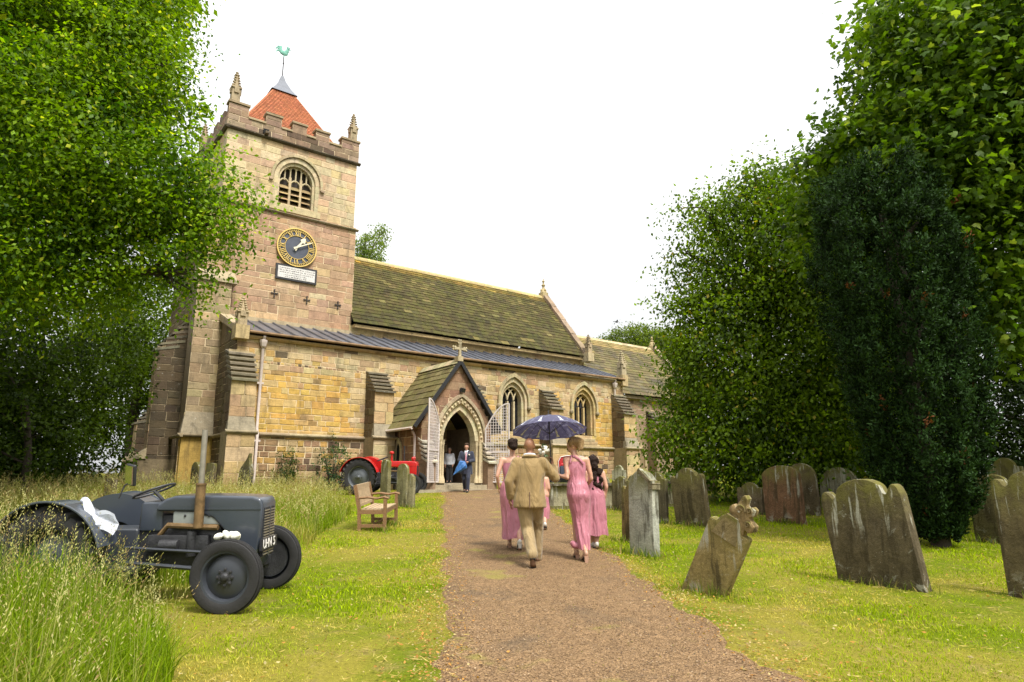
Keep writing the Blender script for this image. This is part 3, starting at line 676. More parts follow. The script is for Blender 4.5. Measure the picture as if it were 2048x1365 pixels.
# lead roof of the aisle: sheets and rolls
lr = MB(); lr.hexa([V3((AE0 + .3, AN - .2, 7.16)), V3((AE1, AN - .2, 7.16)), V3((AE1, 29.0, 8.38)), V3((AE0 + .3, 29.0, 8.38)), V3((AE0 + .3, AN - .22, 7.22)), V3((AE1, AN - .22, 7.22)), V3((AE1, 29.0, 8.44)), V3((AE0 + .3, 29.0, 8.44))]); lro = lr.build('aisle_lead_roof', M['lead'], church)
nr = 34
for k in range(nr + 1):
    e = AE0 + .45 + (AE1 - AE0 - .6) * k / nr + rnd.uniform(-.03, .03); mb = MB()
    mb.tube([(e, AN - .2, 7.25), (e + .0, 28.98, 8.46)], .045, 6); mb.build('lead_roll', M['lead'], lro, smooth=True)
mb = MB(); mb.bx(AE0 + .3, TW1 + .1, 28.86, 28.99, 8.38, 8.56, (.40, .32, .2)); mb.build('roof_flashing', M['dressed'], church)
# aisle corner copings and pinnacles
mb = MB(); mb.hexa([V3((AE0 - .12, AN - .25, 7.1)), V3((AE0 + .32, AN - .25, 7.1)), V3((AE0 + .32, 28.9, 8.3)), V3((AE0 - .12, 28.9, 8.3)), V3((AE0 - .12, AN - .25, 7.35)), V3((AE0 + .32, AN - .25, 7.35)), V3((AE0 + .32, 28.9, 8.6)), V3((AE0 - .12, 28.9, 8.6))], (.38, .30, .19)); mb.build('aisle_coping', M['stone_dark'], church)
mb = MB(); mb.hexa([V3((AE0 + .0, AN, 7.0)), V3((AE0 + .3, AN, 7.0)), V3((AE0 + .3, 28.95, 7.0)), V3((AE0 + .0, 28.95, 7.0)), V3((AE0 + .0, AN, 7.3)), V3((AE0 + .3, AN, 7.3)), V3((AE0 + .3, 28.95, 8.4)), V3((AE0 + .0, 28.95, 8.4))], (.2, .15, .09)); mb.build('aisle_west_parapet', M['stone_dark'], church)
mb = MB(); mb.bx(AE0 - .16, AE0 + .34, AN - .28, AN + .25, 6.9, 7.42, (.46, .35, .18)); mb.build('kneeler', M['dressed'], church)
pinnacle(AE0 + .08, AN, 7.42, 1.1, .34, col=(.42, .33, .2))
mb = MB(); mb.bx(AE1 - .22, AE1 + .2, AN - .25, AN + .25, 6.85, 7.45, (.42, .32, .17)); mb.build('kneeler', M['dressed'], church)
pinnacle(AE1 - .02, AN, 7.45, 1.35, .36, col=(.40, .33, .21))
def sbutt(e0, e1, zt, zb, nf, name='buttress', cols=None, steps=6, lowp=.14, zl=3.95):
    cf = cols or (lambda u, z, r: pick(r, (BUF, 4), ((.40, .29, .14), 3), (PAL, 1), (YEL, 1.2), (PNK, .8)))
    mb = MB(); pr = [(AN, .7), (nf, .7), (nf, zb), (AN, zt)]
    mb.mesh([V3((e0, u, z)) for u, z in pr] + [V3((e1, u, z)) for u, z in pr], [(0, 1, 2, 3), (7, 6, 5, 4), (0, 4, 5, 1), (1, 5, 6, 2), (2, 6, 7, 3), (3, 7, 4, 0)], (.30, .235, .13)); b = mb.build(name, M['stone'], church)
    slabs(e0, e1, AN, nf, zt, zb, steps, parent=b)
    wall('buttress_front', FS(nf), zl, zb, lambda z: [(e0, e1)], (.3, .5), (.3, .8), cf, 0, seed=int(e0 * 13))
    wall('buttress_side', FW(e0), 3.4, zb + .4, lambda z: [(nf, AN)] if z < zb else [(nf + (AN - nf) * (z - zb) / (zt - zb), AN)], (.25, .4), (.3, .6), col_west_shade, 0, mat='stone_dark', seed=int(e0 * 17))
    mb = MB(); mb.hexa([V3((e0 - .05, nf - lowp - .04, 3.42)), V3((e1 + .05, nf - lowp - .04, 3.42)), V3((e1 + .05, nf + .1, 3.42)), V3((e0 - .05, nf + .1, 3.42)), V3((e0 - .0, nf - .02, zl)), V3((e1 + .0, nf - .02, zl)), V3((e1, nf + .1, zl)), V3((e0, nf + .1, zl))], (.27, .23, .16)); mb.build('weathering_slab', M['stone_dark'], b)
    mb = MB(); mb.bx(e0 - .04, e1 + .04, nf - lowp + .03, AN - .08, .7, 3.42, (.3, .23, .13)); mb.build('buttress_base', M['stone'], b)
    wall('buttress_base_front', FS(nf - lowp), .7, 3.34, lambda z: [(e0 - .04, e1 + .04)], (.35, .6), (.4, .9), cf, 0, seed=int(e0 * 19))
    string('string_course', e0 - .12, e1 + .12, nf - lowp, 3.40, .15, .11, (.33, .27, .17))
sbutt(6.22, 7.1, 6.5, 5.25, 25.0); sbutt(11.75, 12.6, 6.25, 5.25, 24.9); sbutt(16.5, 17.3, 6.2, 5.1, 24.9); sbutt(21.05, 21.85, 6.25, 5.15, 24.9); sbutt(26.1, 27.0, 6.4, 5.2, 24.9, steps=7)
# aisle windows
def arc_pts(cx, rad, a0, a1, zs, n=10, sgn=1):
    return [(cx + sgn * rad * math.cos(a0 + (a1 - a0) * i / n), zs + rad * math.sin(a0 + (a1 - a0) * i / n)) for i in range(n + 1)]
fa = FS(AN)
for wi, c in enumerate(WIN):
    colr = (.50, .41, .25) if wi == 0 else (.49, .36, .17)
    mb = MB(); mb.prism(win_in(c), fa, -.44, -.40); wn = mb.build('window', M['glass'], church)
    ring('window_surround', win_out(c), win_mid(c), fa, -.14, .03, 'dressed', wn, colr, seed=30 + wi)
    ring('window_reveal', win_mid(c), win_in(c), fa, -.42, -.09, 'dressed', wn, colr, seed=40 + wi)
    ho, hi = ptarch(c, 1.92, 5.28, 5.5, 6.86), ptarch(c, 1.70, 5.28, 5.5, 6.66)
    ring('hood_mould', ho, hi, fa, .02, .13, 'dressed', wn, (.40, .33, .19), seed=50 + wi)
    for s in (-1, 1):
        mb = MB(); mb.ell(fa(c + s * .92, 5.2, .08), (.11, .11, .13), 8, 6, col=(.27, .22, .14)); mb.build('label_stop', M['stone_dark'], wn)
    hw = 1.14 / 2; h = .70; k = (h * h - hw * hw) / (2 * hw); rad = hw + k
    for s in (-1, 1):
        um = c + s * 1.14 / 6; mb = MB(); mb.bx(um - .045, um + .045, AN + .18, AN + .32, 4.08, 5.5, colr); mb.build('mullion', M['dressed'], wn)
    mb = MB(); lim = lambda p: (half_w(win_in(c), p[1]) or (9, -9))[0] - .01 <= p[0] <= (half_w(win_in(c), p[1]) or (9, -9))[1] + .01
    for um in (c - 1.14 / 6, c + 1.14 / 6):
        for s in (-1, 1):
            pp = [(um + s * (rad - rad * math.cos(t)), 5.5 + rad * math.sin(t)) for t in [.0 + i * .08 for i in range(16)]]
            pp = [p for p in pp if lim(p)]
            if len(pp) > 2: mb.tube([fa(u, z, -.24) for u, z in pp], .042, 6, colr)
    mb.build('window_tracery', M['dressed'], wn, smooth=True)
    mb = MB()
    for q in range(14): zq = 4.12 + q * .15; hh = half_w(win_in(c), zq); mb.bar(fa(hh[0], zq, -.395), fa(hh[1], zq, -.395), .006, .008)
    for q in range(1, 12): uq = c - .57 + q * .095; mb.bar(fa(uq, 4.1, -.394), fa(uq, 5.5, -.394), .006, .008)
    mb.build('leading', M['iron'], wn)
    for q, (dz, p) in enumerate(((3.84, .06), (3.67, .12), (3.5, .18))):
        mb = MB(); x = .72 + q * .13; mb.hexa([fa(c - x, dz - .11, p), fa(c + x, dz - .11, p), fa(c + x, dz - .11, -.3), fa(c - x, dz - .11, -.3), fa(c - x, dz + .02, p), fa(c + x, dz + .02, p), fa(c + x, dz + .15, -.3), fa(c - x, dz + .15, -.3)], vary((.40, .31, .17), .1)); mb.build('window_sill', M['stone_dark'], wn)
# rainwater pipes
for e, zh in ((7.42, 7.1), (15.95 + .35, 7.1), (26.25, 7.1)):
    mb = MB(); n = AN - .13
    zb = 1.2 if e != 16.3 else 4.6
    mb.tube([(e, n - .1, zh), (e, n, zh - .18), (e, n, 3.62), (e + .0, n - .12, 3.4), (e, n - .12, zb)], .055, 8); pp = mb.build('downpipe', M['pipe'], church, smooth=True)
    mb = MB(); mb.lathe([(.06, 0), (.1, .05), (.14, .2), (.15, .28), (.12, .3)], (e, n - .02, zh - .45), seg=8); mb.build('hopper', M['pipe'], pp)
    for z in (5.3, 3.15): mb = MB(); mb.bx(e - .12, e + .12, n - (.0 if z > 3.4 else .12) - .03, n + .1, z - .035, z + .035); mb.build('pipe_bracket', M['pipe'], pp)
# --- nave
NE0, NE1, NS, NRN, NRZ, NEZ = 12.25, 26.75, 28.62, 32.45, 13.4, 8.95
wall('nave_south_wall', FS(28.95), 8.3, 8.85, lambda z: [(12.2, NE1)], (.2, .28), (.3, .6), lambda u, z, r: pick(r, (BUF, 4), ((.47, .35, .16), 3), (PNK, .6)), 0, seed=31)
mb = MB(); mb.bx(12.2, NE1, 28.98, 36, 1, 8.85, (.4, .3, .18)); mb.build('nave_core', M['stone'], church)
mb = MB(); mb.bx(12.35, NE1, 28.66, 28.98, 8.72, 8.86, (.45, .33, .16)); mb.build('eaves_course', M['dressed'], church)
mb = MB(); mb.bx(NE1 - .02, NE1 + .3, 28.9, 36, 1, 8.9, BUF); mb.prism([(28.9, 8.9), (36, 8.9), (NRN, NRZ)], lambda u, z, d: V3((NE1 + d, u, z)), 0, .3, BUF); mb.build('nave_east_gable', M['stone'], church)
def slate_roof(name, e0, e1, n0, z0, n1, z1, expo, wr, palette, indiv, seed, sname='stone_slate', fr=None, th=.03):
    r = random.Random(seed); f3 = fr or (lambda e, n, z: V3((e, n, z))); L_ = math.hypot(n1 - n0, z1 - z0); un, uz = (n1 - n0) / L_, (z1 - z0) / L_; nn, nz_ = -uz, un
    if nz_ < 0: nn, nz_ = uz, -un
    mb = MB(); mb.poly([f3(e0, n0, z0), f3(e1, n0, z0), f3(e1, n1, z1), f3(e0, n1, z1)], (.05, .045, .03)); part = mb.build(name, M['dark_inside'], church, fix=False)
    items = []; s = -.06; row = 0
    while s < L_ - .02:
        ex = expo * (1.25 - .5 * s / L_); e = e0 - r.uniform(0, .2)
        while e < e1:
            wd = r.uniform(*wr) * (1.2 - .4 * s / L_); a, b = max(e, e0), min(e + wd - .008, e1)
            if b - a > .05: items.append((a, b, s, min(s + ex * 1.35, L_ + .05), r))
            e += wd
        s += ex; row += 1
    def geo(mb, it):
        a, b, s0, s1, r = it; lift = .035 + r.uniform(-.006, .010); j = r.uniform(-.012, .012); sk = r.uniform(-.006, .006)
        P = []
        for e, s, h in ((a, s0 + j, lift), (b, s0 + j + sk, lift), (b, s1, .006), (a, s1, .006)): P.append(f3(e, n0 + un * s + nn * h, z0 + uz * s + nz_ * h))
        T = []
        for e, s, h in ((a, s0 + j, lift + th), (b, s0 + j + sk, lift + th), (b, s1, .006 + th), (a, s1, .006 + th)): T.append(f3(e, n0 + un * s + nn * h, z0 + uz * s + nz_ * h))
        mb.hexa(P + T, palette(a, s0 / L_, r))
    items.sort(key=lambda i: -(i[1] - i[0]))
    for it in items[:indiv]: m2 = MB(); geo(m2, it); m2.build(sname, M['slate'], part)
    m2 = MB()
    for it in items[indiv:]: geo(m2, it)
    if items[indiv:]: o = m2.build(sname + 's', M['slate'], part); o['kind'] = 'stuff'
    return part
def pal_roof(e, t, r):
    b = mnoise.noise((e * .5, t * 5, 1)) * .5 + mnoise.noise((e * 2.1, t * 9, 4)) * .35 + (t - .5) * .5
    c = (.064 + .05 * b, .051 + .036 * b, .019 + .012 * b)
    if r.random() < .06 + max(0, b) * .2: c = (.125, .10, .036)
    if t > .86: c = (c[0] * 1.8, c[1] * 1.55, c[2] * 1.0)
    if t > .9 and r.random() < .12: c = (.33, .19, .03)
    return vary(c, .26, r)
slate_roof('nave_roof', NE0, NE1 + .02, NS, NEZ, NRN, NRZ, .245, (.26, .52), pal_roof, 300, 41)
mb = MB(); mb.poly([V3((NE0, NRN, NRZ)), V3((NE1, NRN, NRZ)), V3((NE1, 36.3, NEZ)), V3((NE0, 36.3, NEZ))]); mb.build('nave_north_roof', M['dark_inside'], church)
u = NE0
while u < NE1 - .1:
    v = min(u + .55, NE1); mb = MB(); mb.prism([(NRN - .2, NRZ - .12), (NRN - .17, NRZ - .02), (NRN, NRZ + .12), (NRN + .17, NRZ - .02), (NRN + .2, NRZ - .12)], lambda a, z, d, u=u: V3((u + d, a, z)), .004, v - u - .004, vary((.42, .33, .15), .15)); mb.build('ridge_stone', M['dressed'], church); u = v
def coping(e0, e1, n0, z0, n1, z1, k, col, name='gable_coping'):
    L_ = math.hypot(n1 - n0, z1 - z0); un, uz = (n1 - n0) / L_, (z1 - z0) / L_
    for i in range(k):
        a, b = L_ * i / k + .004, L_ * (i + 1) / k - .004; mb = MB(); c = vary(col, .2); h = .14 + .02 * (i % 2)
        q = [V3((e, n0 + un * s - uz * hh, z0 + uz * s + un * hh)) for hh in (-.05, h) for e, s in ((e0, a), (e1, a), (e1, b), (e0, b))]
        mb.hexa(q, c); mb.build(name, M['stone_dark'], church)
coping(NE1 - .02, NE1 + .4, NS - .15, NEZ - .1, NRN, NRZ + .18, 9, (.26, .185, .125))
mb = MB(); mb.bx(NE1 - .05, NE1 + .42, NS - .45, NS + .1, 8.6, 9.1, (.42, .34, .2)); mb.build('kneeler', M['dressed'], church)
pinnacle(NE1 + .18, NS - .25, 9.1, 1.1, .3, col=(.40, .31, .19))
def finial(e, n, z, h, col=(.40, .32, .17)):
    mb = MB(); mb.bx(e - .22, e + .22, n - .22, n + .22, z - .3, z + .12, col)
    mb.lathe([(.24, 0), (.2, .12), (.1, .3), (.07, .45 * h), (.12, .5 * h), (.13, .56 * h), (.05, .62 * h), (.05, .75 * h), (.1, .8 * h), (.04, .88 * h), (.015, h)], (e, n, z + .1), seg=8, col=col)
    for q in range(4): an = q * math.pi / 2; mb.ell((e + .17 * math.cos(an), n + .17 * math.sin(an), z + .28), (.08, .08, .1), 6, 4, col=col)
    mb.build('finial', M['stone_dark'], church)
finial(NE1 + .15, NRN, NRZ + .2, 1.0)
# --- chancel
CE1, CS = 36.8, 28.55
wall('chancel_south_wall', FS(CS), 1.2, 6.85, lambda z: sub_iv([(26.9, CE1)], *((30.55, 31.75) if z < 3.9 else (90, 91))), (.26, .38), (.4, .8), lambda u, z, r: pick(r, ((.27, .195, .12), 4), ((.33, .25, .15), 3), ((.22, .15, .1), 2)), 120, 'chancel_stone', seed=51)
mb = MB(); mb.bx(26.9, CE1, CS + .02, 35.9, 1, 6.85, (.25, .18, .1)); mb.build('chancel_core', M['stone'], church)
mb = MB(); mb.bx(26.9, CE1, CS - .28, CS + .02, 6.68, 6.86, (.22, .17, .11)); mb.build('eaves_course', M['stone_dark'], church)
slate_roof('chancel_roof', 26.9, CE1, CS - .35, 6.92, 32.2, 11.1, .27, (.32, .6), lambda e, t, r: vary(((.125 + .06 * mnoise.noise((e, t * 6, 2))), .10 + .045 * mnoise.noise((e, t * 6, 2)), .052), .28, r) if t < .82 else vary((.25, .185, .075), .2, r), 200, 52, 'chancel_slate')
mb = MB(); mb.poly([V3((26.9, 32.2, 11.1)), V3((CE1, 32.2, 11.1)), V3((CE1, 36.2, 6.9)), V3((26.9, 36.2, 6.9))]); mb.prism([(CS, 6.8), (35.9, 6.8), (32.2, 11.05)], lambda u, z, d: V3((CE1 + d, u, z)), -.1, .25, (.3, .22, .14)); mb.build('chancel_east_gable', M['stone'], church)
u = 27.1
while u < CE1 - .1:
    v = min(u + .55, CE1); mb = MB(); mb.prism([(32.02, 11.02), (32.2, 11.22), (32.38, 11.02)], lambda a, z, d, u=u: V3((u + d, a, z)), .004, v - u - .004, vary((.42, .34, .19), .15)); mb.build('ridge_stone', M['dressed'], church); u = v
coping(CE1 - .05, CE1 + .32, CS - .45, 6.85, 32.2, 11.3, 8, (.33, .25, .16))
finial(CE1 + .13, 32.2, 11.25, .75)
sb = MB(); sb.bx(31.9, 32.6, CS - .7, CS, 1, 5.2, (.26, .19, .12)); bo = sb.build('buttress', M['stone'], church); slabs(31.9, 32.6, CS, CS - .7, 6.1, 5.2, 4, parent=bo)
dr = ptarch(31.15, .9, 1.5, 3.0, 3.75); dro = ptarch(31.15, 1.3, 1.5, 3.0, 4.05)
mb = MB(); mb.prism(dr, FS(CS), -.3, -.26); pdo = mb.build('priest_door', M['wood_dark'], church); ring('door_surround', dro, dr, FS(CS), -.28, .05, 'dressed', pdo, (.44, .35, .2), seed=61)
string('string_course', 26.9, 30.4, CS, 3.35, .15, .12, (.3, .24, .15)); string('string_course', 31.9, CE1, CS, 3.35, .15, .12, (.24, .19, .12))
# --- porch
PS, PC, PW0, PW1, PFL = 22.8, 14.38, 12.75, 16.0, 1.62
px0, px1 = PC - 1.62, PC + 1.62
arch_o, arch_m, arch_i = ptarch(PC + .12, 2.2, PFL, 3.25, 5.0), ptarch(PC + .12, 1.86, PFL, 3.25, 4.78), ptarch(PC + .12, 1.5, PFL, 3.25, 4.5)
def iv_porch(z):
    iv = [(px0, px1)] if z < 3.95 else [(px0 + (z - 3.95) * .64, px1 - (z - 3.95) * .64)]
    h = half_w(arch_o, z)
    if h: iv = sub_iv(iv, h[0] + .1, h[1] - .1)
    return iv
wall('porch_front_wall', FS(PS), 1.25, 6.3, iv_porch, (.26, .36), (.35, .7), col_porch, 110, 'porch_stone', seed=71)
mb = MB(); fpc = FS(PS - .001)
for q in ([(px0 + .02, 3.95), (px0 + .42, 3.95), (px0 + 1.05, 5.1), (px0 + .72, 5.1)], [(px1 - .02, 3.95), (px1 - .42, 3.95), (px1 - 1.05, 5.1), (px1 - .72, 5.1)], [(px0 + .70, 5.1), (px1 - .70, 5.1), (PC + .02, 6.42), (PC - .02, 6.42)]): mb.prism(q, fpc, -.2, .004, (.25, .145, .092))
mb.build('porch_gable', M['stone'], church)
wall('porch_west_wall', FW(px0), 1.0, 3.9, lambda z: [(PS, AN)], (.24, .34), (.3, .6), col_porch, 0, seed=72)
wi_ = MB(); wi_.bx(px0 + .01, px0 + .3, PS + .02, AN, 1, 3.9, (.2, .15, .1)); wi_.bx(px1 - .3, px1 - .01, PS + .02, AN, 1, 3.9, (.2, .15, .1)); wi_.build('porch_side_walls', M['stone'], church)
mb = MB(); mb.bx(px0 - .02, px1 + .02, PS - .03, AN, .7, PFL, (.33, .28, .2)); mb.build('porch_floor', M['stone'], church)
for k, (p, z) in enumerate(((.38, 1.55), (.75, 1.38))):
    mb = MB(); mb.bx(PC - 1.9 - .2 * k, PC + 1.6 + .2 * k, PS - p, PS - p + .42, .8, z, vary((.36, .31, .21), .1)); mb.build('porch_step', M['dressed'], church)
mb = MB(); mb.prism(ptarch(PC, 1.5, PFL, 3.2, 4.2), FS(AN), -.3, -.2); mb.build('inner_door', M['wood_dark'], church)
ring('inner_door_surround', ptarch(PC, 2.0, PFL, 3.2, 4.5), ptarch(PC, 1.5, PFL, 3.2, 4.2), FS(AN), -.25, .06, 'dressed', church, (.38, .3, .18), seed=77)
for s in (-1, 1):
    mb = MB(); mb.bx(PC + s * 1.0, PC + s * 1.3, PS + .5, AN - .2, PFL, PFL + .45, (.2, .14, .09)); mb.build('porch_bench', M['wood_dark'], church)
fp = FS(PS)
ring('arch_moulding', arch_o, arch_m, fp, -.1, .06, 'dressed', church, (.52, .42, .25), seed=73)
ring('arch_moulding', arch_m, arch_i, fp, -.42, -.04, 'dressed', church, (.55, .46, .29), seed=74)
ring('hood_mould', ptarch(PC + .12, 2.46, 3.2, 3.25, 5.16), ptarch(PC + .12, 2.22, 3.2, 3.25, 5.02), fp, .03, .14, 'dressed', church, (.38, .31, .2), seed=75)
mo = ptarch(PC + .12, 2.0, PFL, 3.25, 4.88, 11)
for k, (u, z) in enumerate(mo[1:-1]): mb = MB(); mb.ell(fp(u, z, .08), (.05, .05, .055), 6, 4, col=(.58, .48, .30)); mb.build('ballflower', M['dressed'], church)
for s in (-1, 1):
    for q in (0, 1):
        mb = MB(); u = PC + .12 + s * (.79 + .13 * q); mb.lathe([(.1, 0), (.1, .12), (.07, .2), (.05, .3), (.05, 1.45), (.075, 1.52), (.06, 1.56), (.1, 1.66)], (u, PS - .02 - .05 * q, PFL), seg=8, col=(.55, .45, .28)); mb.build('shaft', M['dressed'], church, smooth=True)
# porch roof: both slopes, slates
PE, PEZ, PRZ = 2.0, 3.72, 6.45
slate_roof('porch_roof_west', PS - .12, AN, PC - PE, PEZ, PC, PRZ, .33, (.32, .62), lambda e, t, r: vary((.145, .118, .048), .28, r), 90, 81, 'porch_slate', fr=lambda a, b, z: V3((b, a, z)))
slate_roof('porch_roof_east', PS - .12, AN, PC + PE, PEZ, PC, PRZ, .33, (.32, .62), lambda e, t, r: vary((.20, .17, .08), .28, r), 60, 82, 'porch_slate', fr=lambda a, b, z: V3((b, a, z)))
for s in (-1, 1):
    mb = MB(); mb.bar((PC + s * (PE + .02), PS - .16, PEZ + .0), (PC + s * .0, PS - .16, PRZ + .0), .07, .14, up=(0, 0, 1)); mb.build('bargeboard', M['black_paint'], church)
    mb = MB(); mb.tube([(PC + s * (PE + .1), PS - .1, PEZ - .05), (PC + s * (PE + .1), AN - .1, PEZ - .05)], .06, 6); mb.build('porch_gutter', M['pipe'], church)
u = PS - .14
while u < AN - .1:
    v = min(u + .5, AN); mb = MB(); mb.prism([(PC - .2, PRZ - .1), (PC, PRZ + .13), (PC + .2, PRZ - .1)], lambda a, z, d, u=u: V3((a, u + d, z)), .004, v - u - .004, vary((.36, .30, .17), .15)); mb.build('ridge_stone', M['dressed'], church); u = v
mb = MB(); cz = PRZ + .1
mb.bx(PC - .14, PC + .1, PS - .2, PS + .1, cz - .1, cz + .1, (.42, .34, .2)); mb.bx(PC - .05, PC + .05, PS - .13, PS - .04, cz, cz + .72, (.45, .38, .24)); mb.bx(PC - .26, PC + .26, PS - .128, PS - .042, cz + .38, cz + .48, (.45, .38, .24))
for du, dz in ((-.26, .43), (.26, .43), (0, .72)):
    for a, b in ((-.05, -.05), (.05, -.05), (-.05, .05), (.05, .05)): mb.ell((PC + du + a, PS - .085, cz + dz + b), (.05, .04, .05), 6, 4, col=(.45, .38, .24))
mb.build('gable_cross', M['stone_dark'], church)
mb = MB(); mb.box((PC + .12, PS - .16, 5.28), (.2, .13, .17), (R(25), 0, R(20))); mb.bx(PC + .06, PC + .14, PS - .1, PS, 5.3, 5.36); fl = mb.build('floodlight', M['black_paint'], church)
mb = MB(); mb.box((PC + .10, PS - .226, 5.25), (.15, .012, .12), (R(25), 0, R(20))); mb.build('lens', M['glass'], fl)
# small corner buttress of the porch
mb = MB(); mb.bx(px0 - .02, px0 + .42, PS - .42, PS, .8, 2.5, (.25, .17, .11)); pbt = mb.build('porch_buttress', M['stone'], church); slabs(px0 - .02, px0 + .42, PS, PS - .42, 3.3, 2.4, 5, parent=pbt, col=(.46, .42, .33))
mb = MB(); mb.bx(px1 - .42, px1 + .02, PS - .42, PS, .8, 2.5, (.25, .17, .11)); pbt = mb.build('porch_buttress', M['stone'], church); slabs(px1 - .42, px1 + .02, PS, PS - .42, 3.3, 2.4, 5, parent=pbt, col=(.40, .35, .26))
mb = MB(); mb.tube([(px0 - .22, PS + .35, 3.6), (px0 - .1, PS + .35, 3.4), (px0 - .1, PS + .35, 1.4)], .05, 8); mb.build('downpipe', M['pipe'], church, smooth=True)
mb = MB(); mb.prism(ptarch(24.6, .3, 2.0, 2.9, 3.2), FW(px0), -.06, .035); mb.build('porch_side_window', M['glass'], church); ring('window_surround', ptarch(24.6, .62, 1.8, 2.9, 3.4), ptarch(24.6, .3, 2.0, 2.9, 3.2), FW(px0), 0, .06, 'dressed', church, (.46, .38, .22), seed=90)
# lattice gates, hinged on the porch jambs and folded back
def gate(hinge, free, zt_h, zt_f, name='gate'):
    h, f_ = V3((*hinge, 0)), V3((*free, 0)); d = f_ - h; Lg = d.length
    top = lambda t: zt_h + (zt_f - zt_h) * math.sin(min(1, t * 1.02) * math.pi / 2) ** .9
    P = lambda t, z: V3((h.x + d.x * t, h.y + d.y * t, z))
    mb = MB(); z0 = PFL + .02
    mb.bar(P(0, z0), P(0, top(0)), .05, .05); mb.bar(P(1, z0), P(1, top(1)), .05, .05); mb.bar(P(0, z0 + .03), P(1, z0 + .03), .05, .06); mb.bar(P(0, z0 + 1.2), P(1, z0 + 1.2), .05, .05)
    for i in range(10): mb.bar(P(i / 10, top(i / 10)), P((i + 1) / 10, top((i + 1) / 10)), .05, .05)
    g = mb.build(name, M['gate_paint'], church)
    nv = 9
    for i in range(1, nv): t = i / nv; b = MB(); b.bar(P(t, z0), P(t, top(t)), .013, .02); b.build('lattice_bar', M['gate_paint'], g)
    z = z0 + .12; k = 0
    while z < zt_f - .08:
        t0 = 0
        while t0 < 1 and top(t0) < z: t0 += .02
        b = MB(); b.bar(P(t0, z), P(1, z), .012, .018); b.build('lattice_bar', M['gate_paint'], g); z += (.075 if z < z0 + 1.2 else .115); k += 1
gate((13.42, 22.62), (12.62, 22.02), 3.9, 4.75); gate((15.62, 22.62), (16.3, 21.95), 3.75, 4.8)
# ------------------------------------------------------------------ headstones
YAW = -math.atan2(.8, .6)
def top_profile(kind, W, H):
    n = 40; P = []
    for i in range(n + 1):
        u = -1 + 2 * i / n; a = abs(u)
        if kind == 'round': z = H - W * .5 * (1 - math.sqrt(max(0, 1 - u * u)))
        elif kind == 'low_round': z = H - W * .28 * (1 - math.sqrt(max(0, 1 - .96 * u * u)))
        elif kind == 'scallop':
            if a < .58: z = H - .17 * W * (1 - math.sqrt(max(0, 1 - (a / .58) ** 2)))
            elif a < .70: z = H - .17 * W - .05 * W * math.sin((a - .58) / .12 * math.pi)
            else: z = H - .19 * W + .085 * W * math.sin((a - .70) / .30 * math.pi) - (.05 * W if a > .97 else 0)
        elif kind == 'ogee':
            if a < .45: z = H - .10 * W * (a / .45) ** 2
            elif a < .72: t = (a - .45) / .27; z = H - .10 * W - .13 * W * (.5 - .5 * math.cos(t * math.pi)) 
            else: z = H - .23 * W + .05 * W * math.sin((a - .72) / .28 * math.pi) ** .7
        elif kind == 'gothic': z = H - W * .62 * (1 - math.sqrt(max(0, 1 - ((a + .25) / 1.25) ** 2))) + W * .62 * (1 - math.sqrt(1 - .04))
        elif kind == 'shoulder':
            z = H - W * .36 * (1 - math.sqrt(max(0, 1 - (a / .66) ** 2))) if a < .64 else H - W * .36 * .80 - (0 if a < .98 else .02)
        elif kind == 'broken': z = H - (.05 if u > 0 else .16) - .06 * math.sin(u * 9) - .22 * max(0, u - .3)
        elif kind == 'spike': z = H - .75 * a ** .8 * W + (.05 if a < .1 else 0)
        else: z = H - .02 * a
        P.append((u * W / 2, z))
    return P
def bevel(me, off, seg=2, ang=30):
    bm = bmesh.new(); bm.from_mesh(me); ed = [e for e in bm.edges if len(e.link_faces) == 2 and e.calc_face_angle(0) > R(ang)]
    bmesh.ops.bevel(bm, geom=ed, offset=off, segments=seg, profile=.6, affect='EDGES', clamp_overlap=True)
    bm.to_mesh(me); bm.free()
    me.polygons.foreach_set('use_smooth', [True] * len(me.polygons)); me.set_sharp_from_angle(angle=R(35))
def headstone(label, x, y, W, H, T, kind, color, lean=0, tilt=0, dyaw=0, group=None, extra=None, z=None):
    pts = [(W / 2, -.35)] + top_profile(kind, W, H)[::-1] + [(-W / 2, -.35)]
    me_b = MB(); me_b.prism(pts, lambda u, q, d: V3((u, -d, q)), -T / 2, T / 2); me = me_b.data('headstone'); bevel(me, .018)
    o = link('headstone', me, M['headstone']); o.location = (x, y, GZ(x, y) if z is None else z)
    o.rotation_euler = Matrix.Rotation(YAW + R(dyaw), 3, 'Z').to_4x4().to_euler()
    o.rotation_euler = (Matrix.Rotation(YAW + R(dyaw), 3, 'Z') @ Matrix.Rotation(R(lean), 3, 'Y') @ Matrix.Rotation(R(tilt), 3, 'X')).to_euler()
    o.color = (*color, 1); tag(o, label, 'headstone', group or 'headstones in the churchyard')
    if extra: extra(o, W, H, T)
    return o
HB_, HG_, HR_, HD_ = (.13, .105, .06), (.36, .36, .30), (.22, .13, .075), (.09, .075, .045)
def cap_extra(o, W, H, T):
    mb = MB(); mb.bar((-.03, .0, H + .005), (W / 2 + .02, .0, H - .24), T + .03, .05, up=(0, 0, 1)); c = mb.build('coping', M['headstone'], o); c.color = (.17, .14, .085, 1)
    mb = MB(); mb.box((W / 2 - .02, 0, H - .24), (.09, T + .03, .13)); c = mb.build('corner_block', M['headstone'], o, smooth=True); c.color = (.2, .17, .1, 1)
headstone('tall grey lichen-covered pointed headstone beside the path with sloping stone coping', 2.07, 10.9, .50, 1.30, .15, 'gothic', (.33, .33, .27), 0, -1, 0, extra=cap_extra)
headstone('brown headstone with scalloped mossy top just behind the tall grey pointed one', 2.16, 12.3, .50, 1.02, .12, 'scallop', (.17, .115, .05), 2)
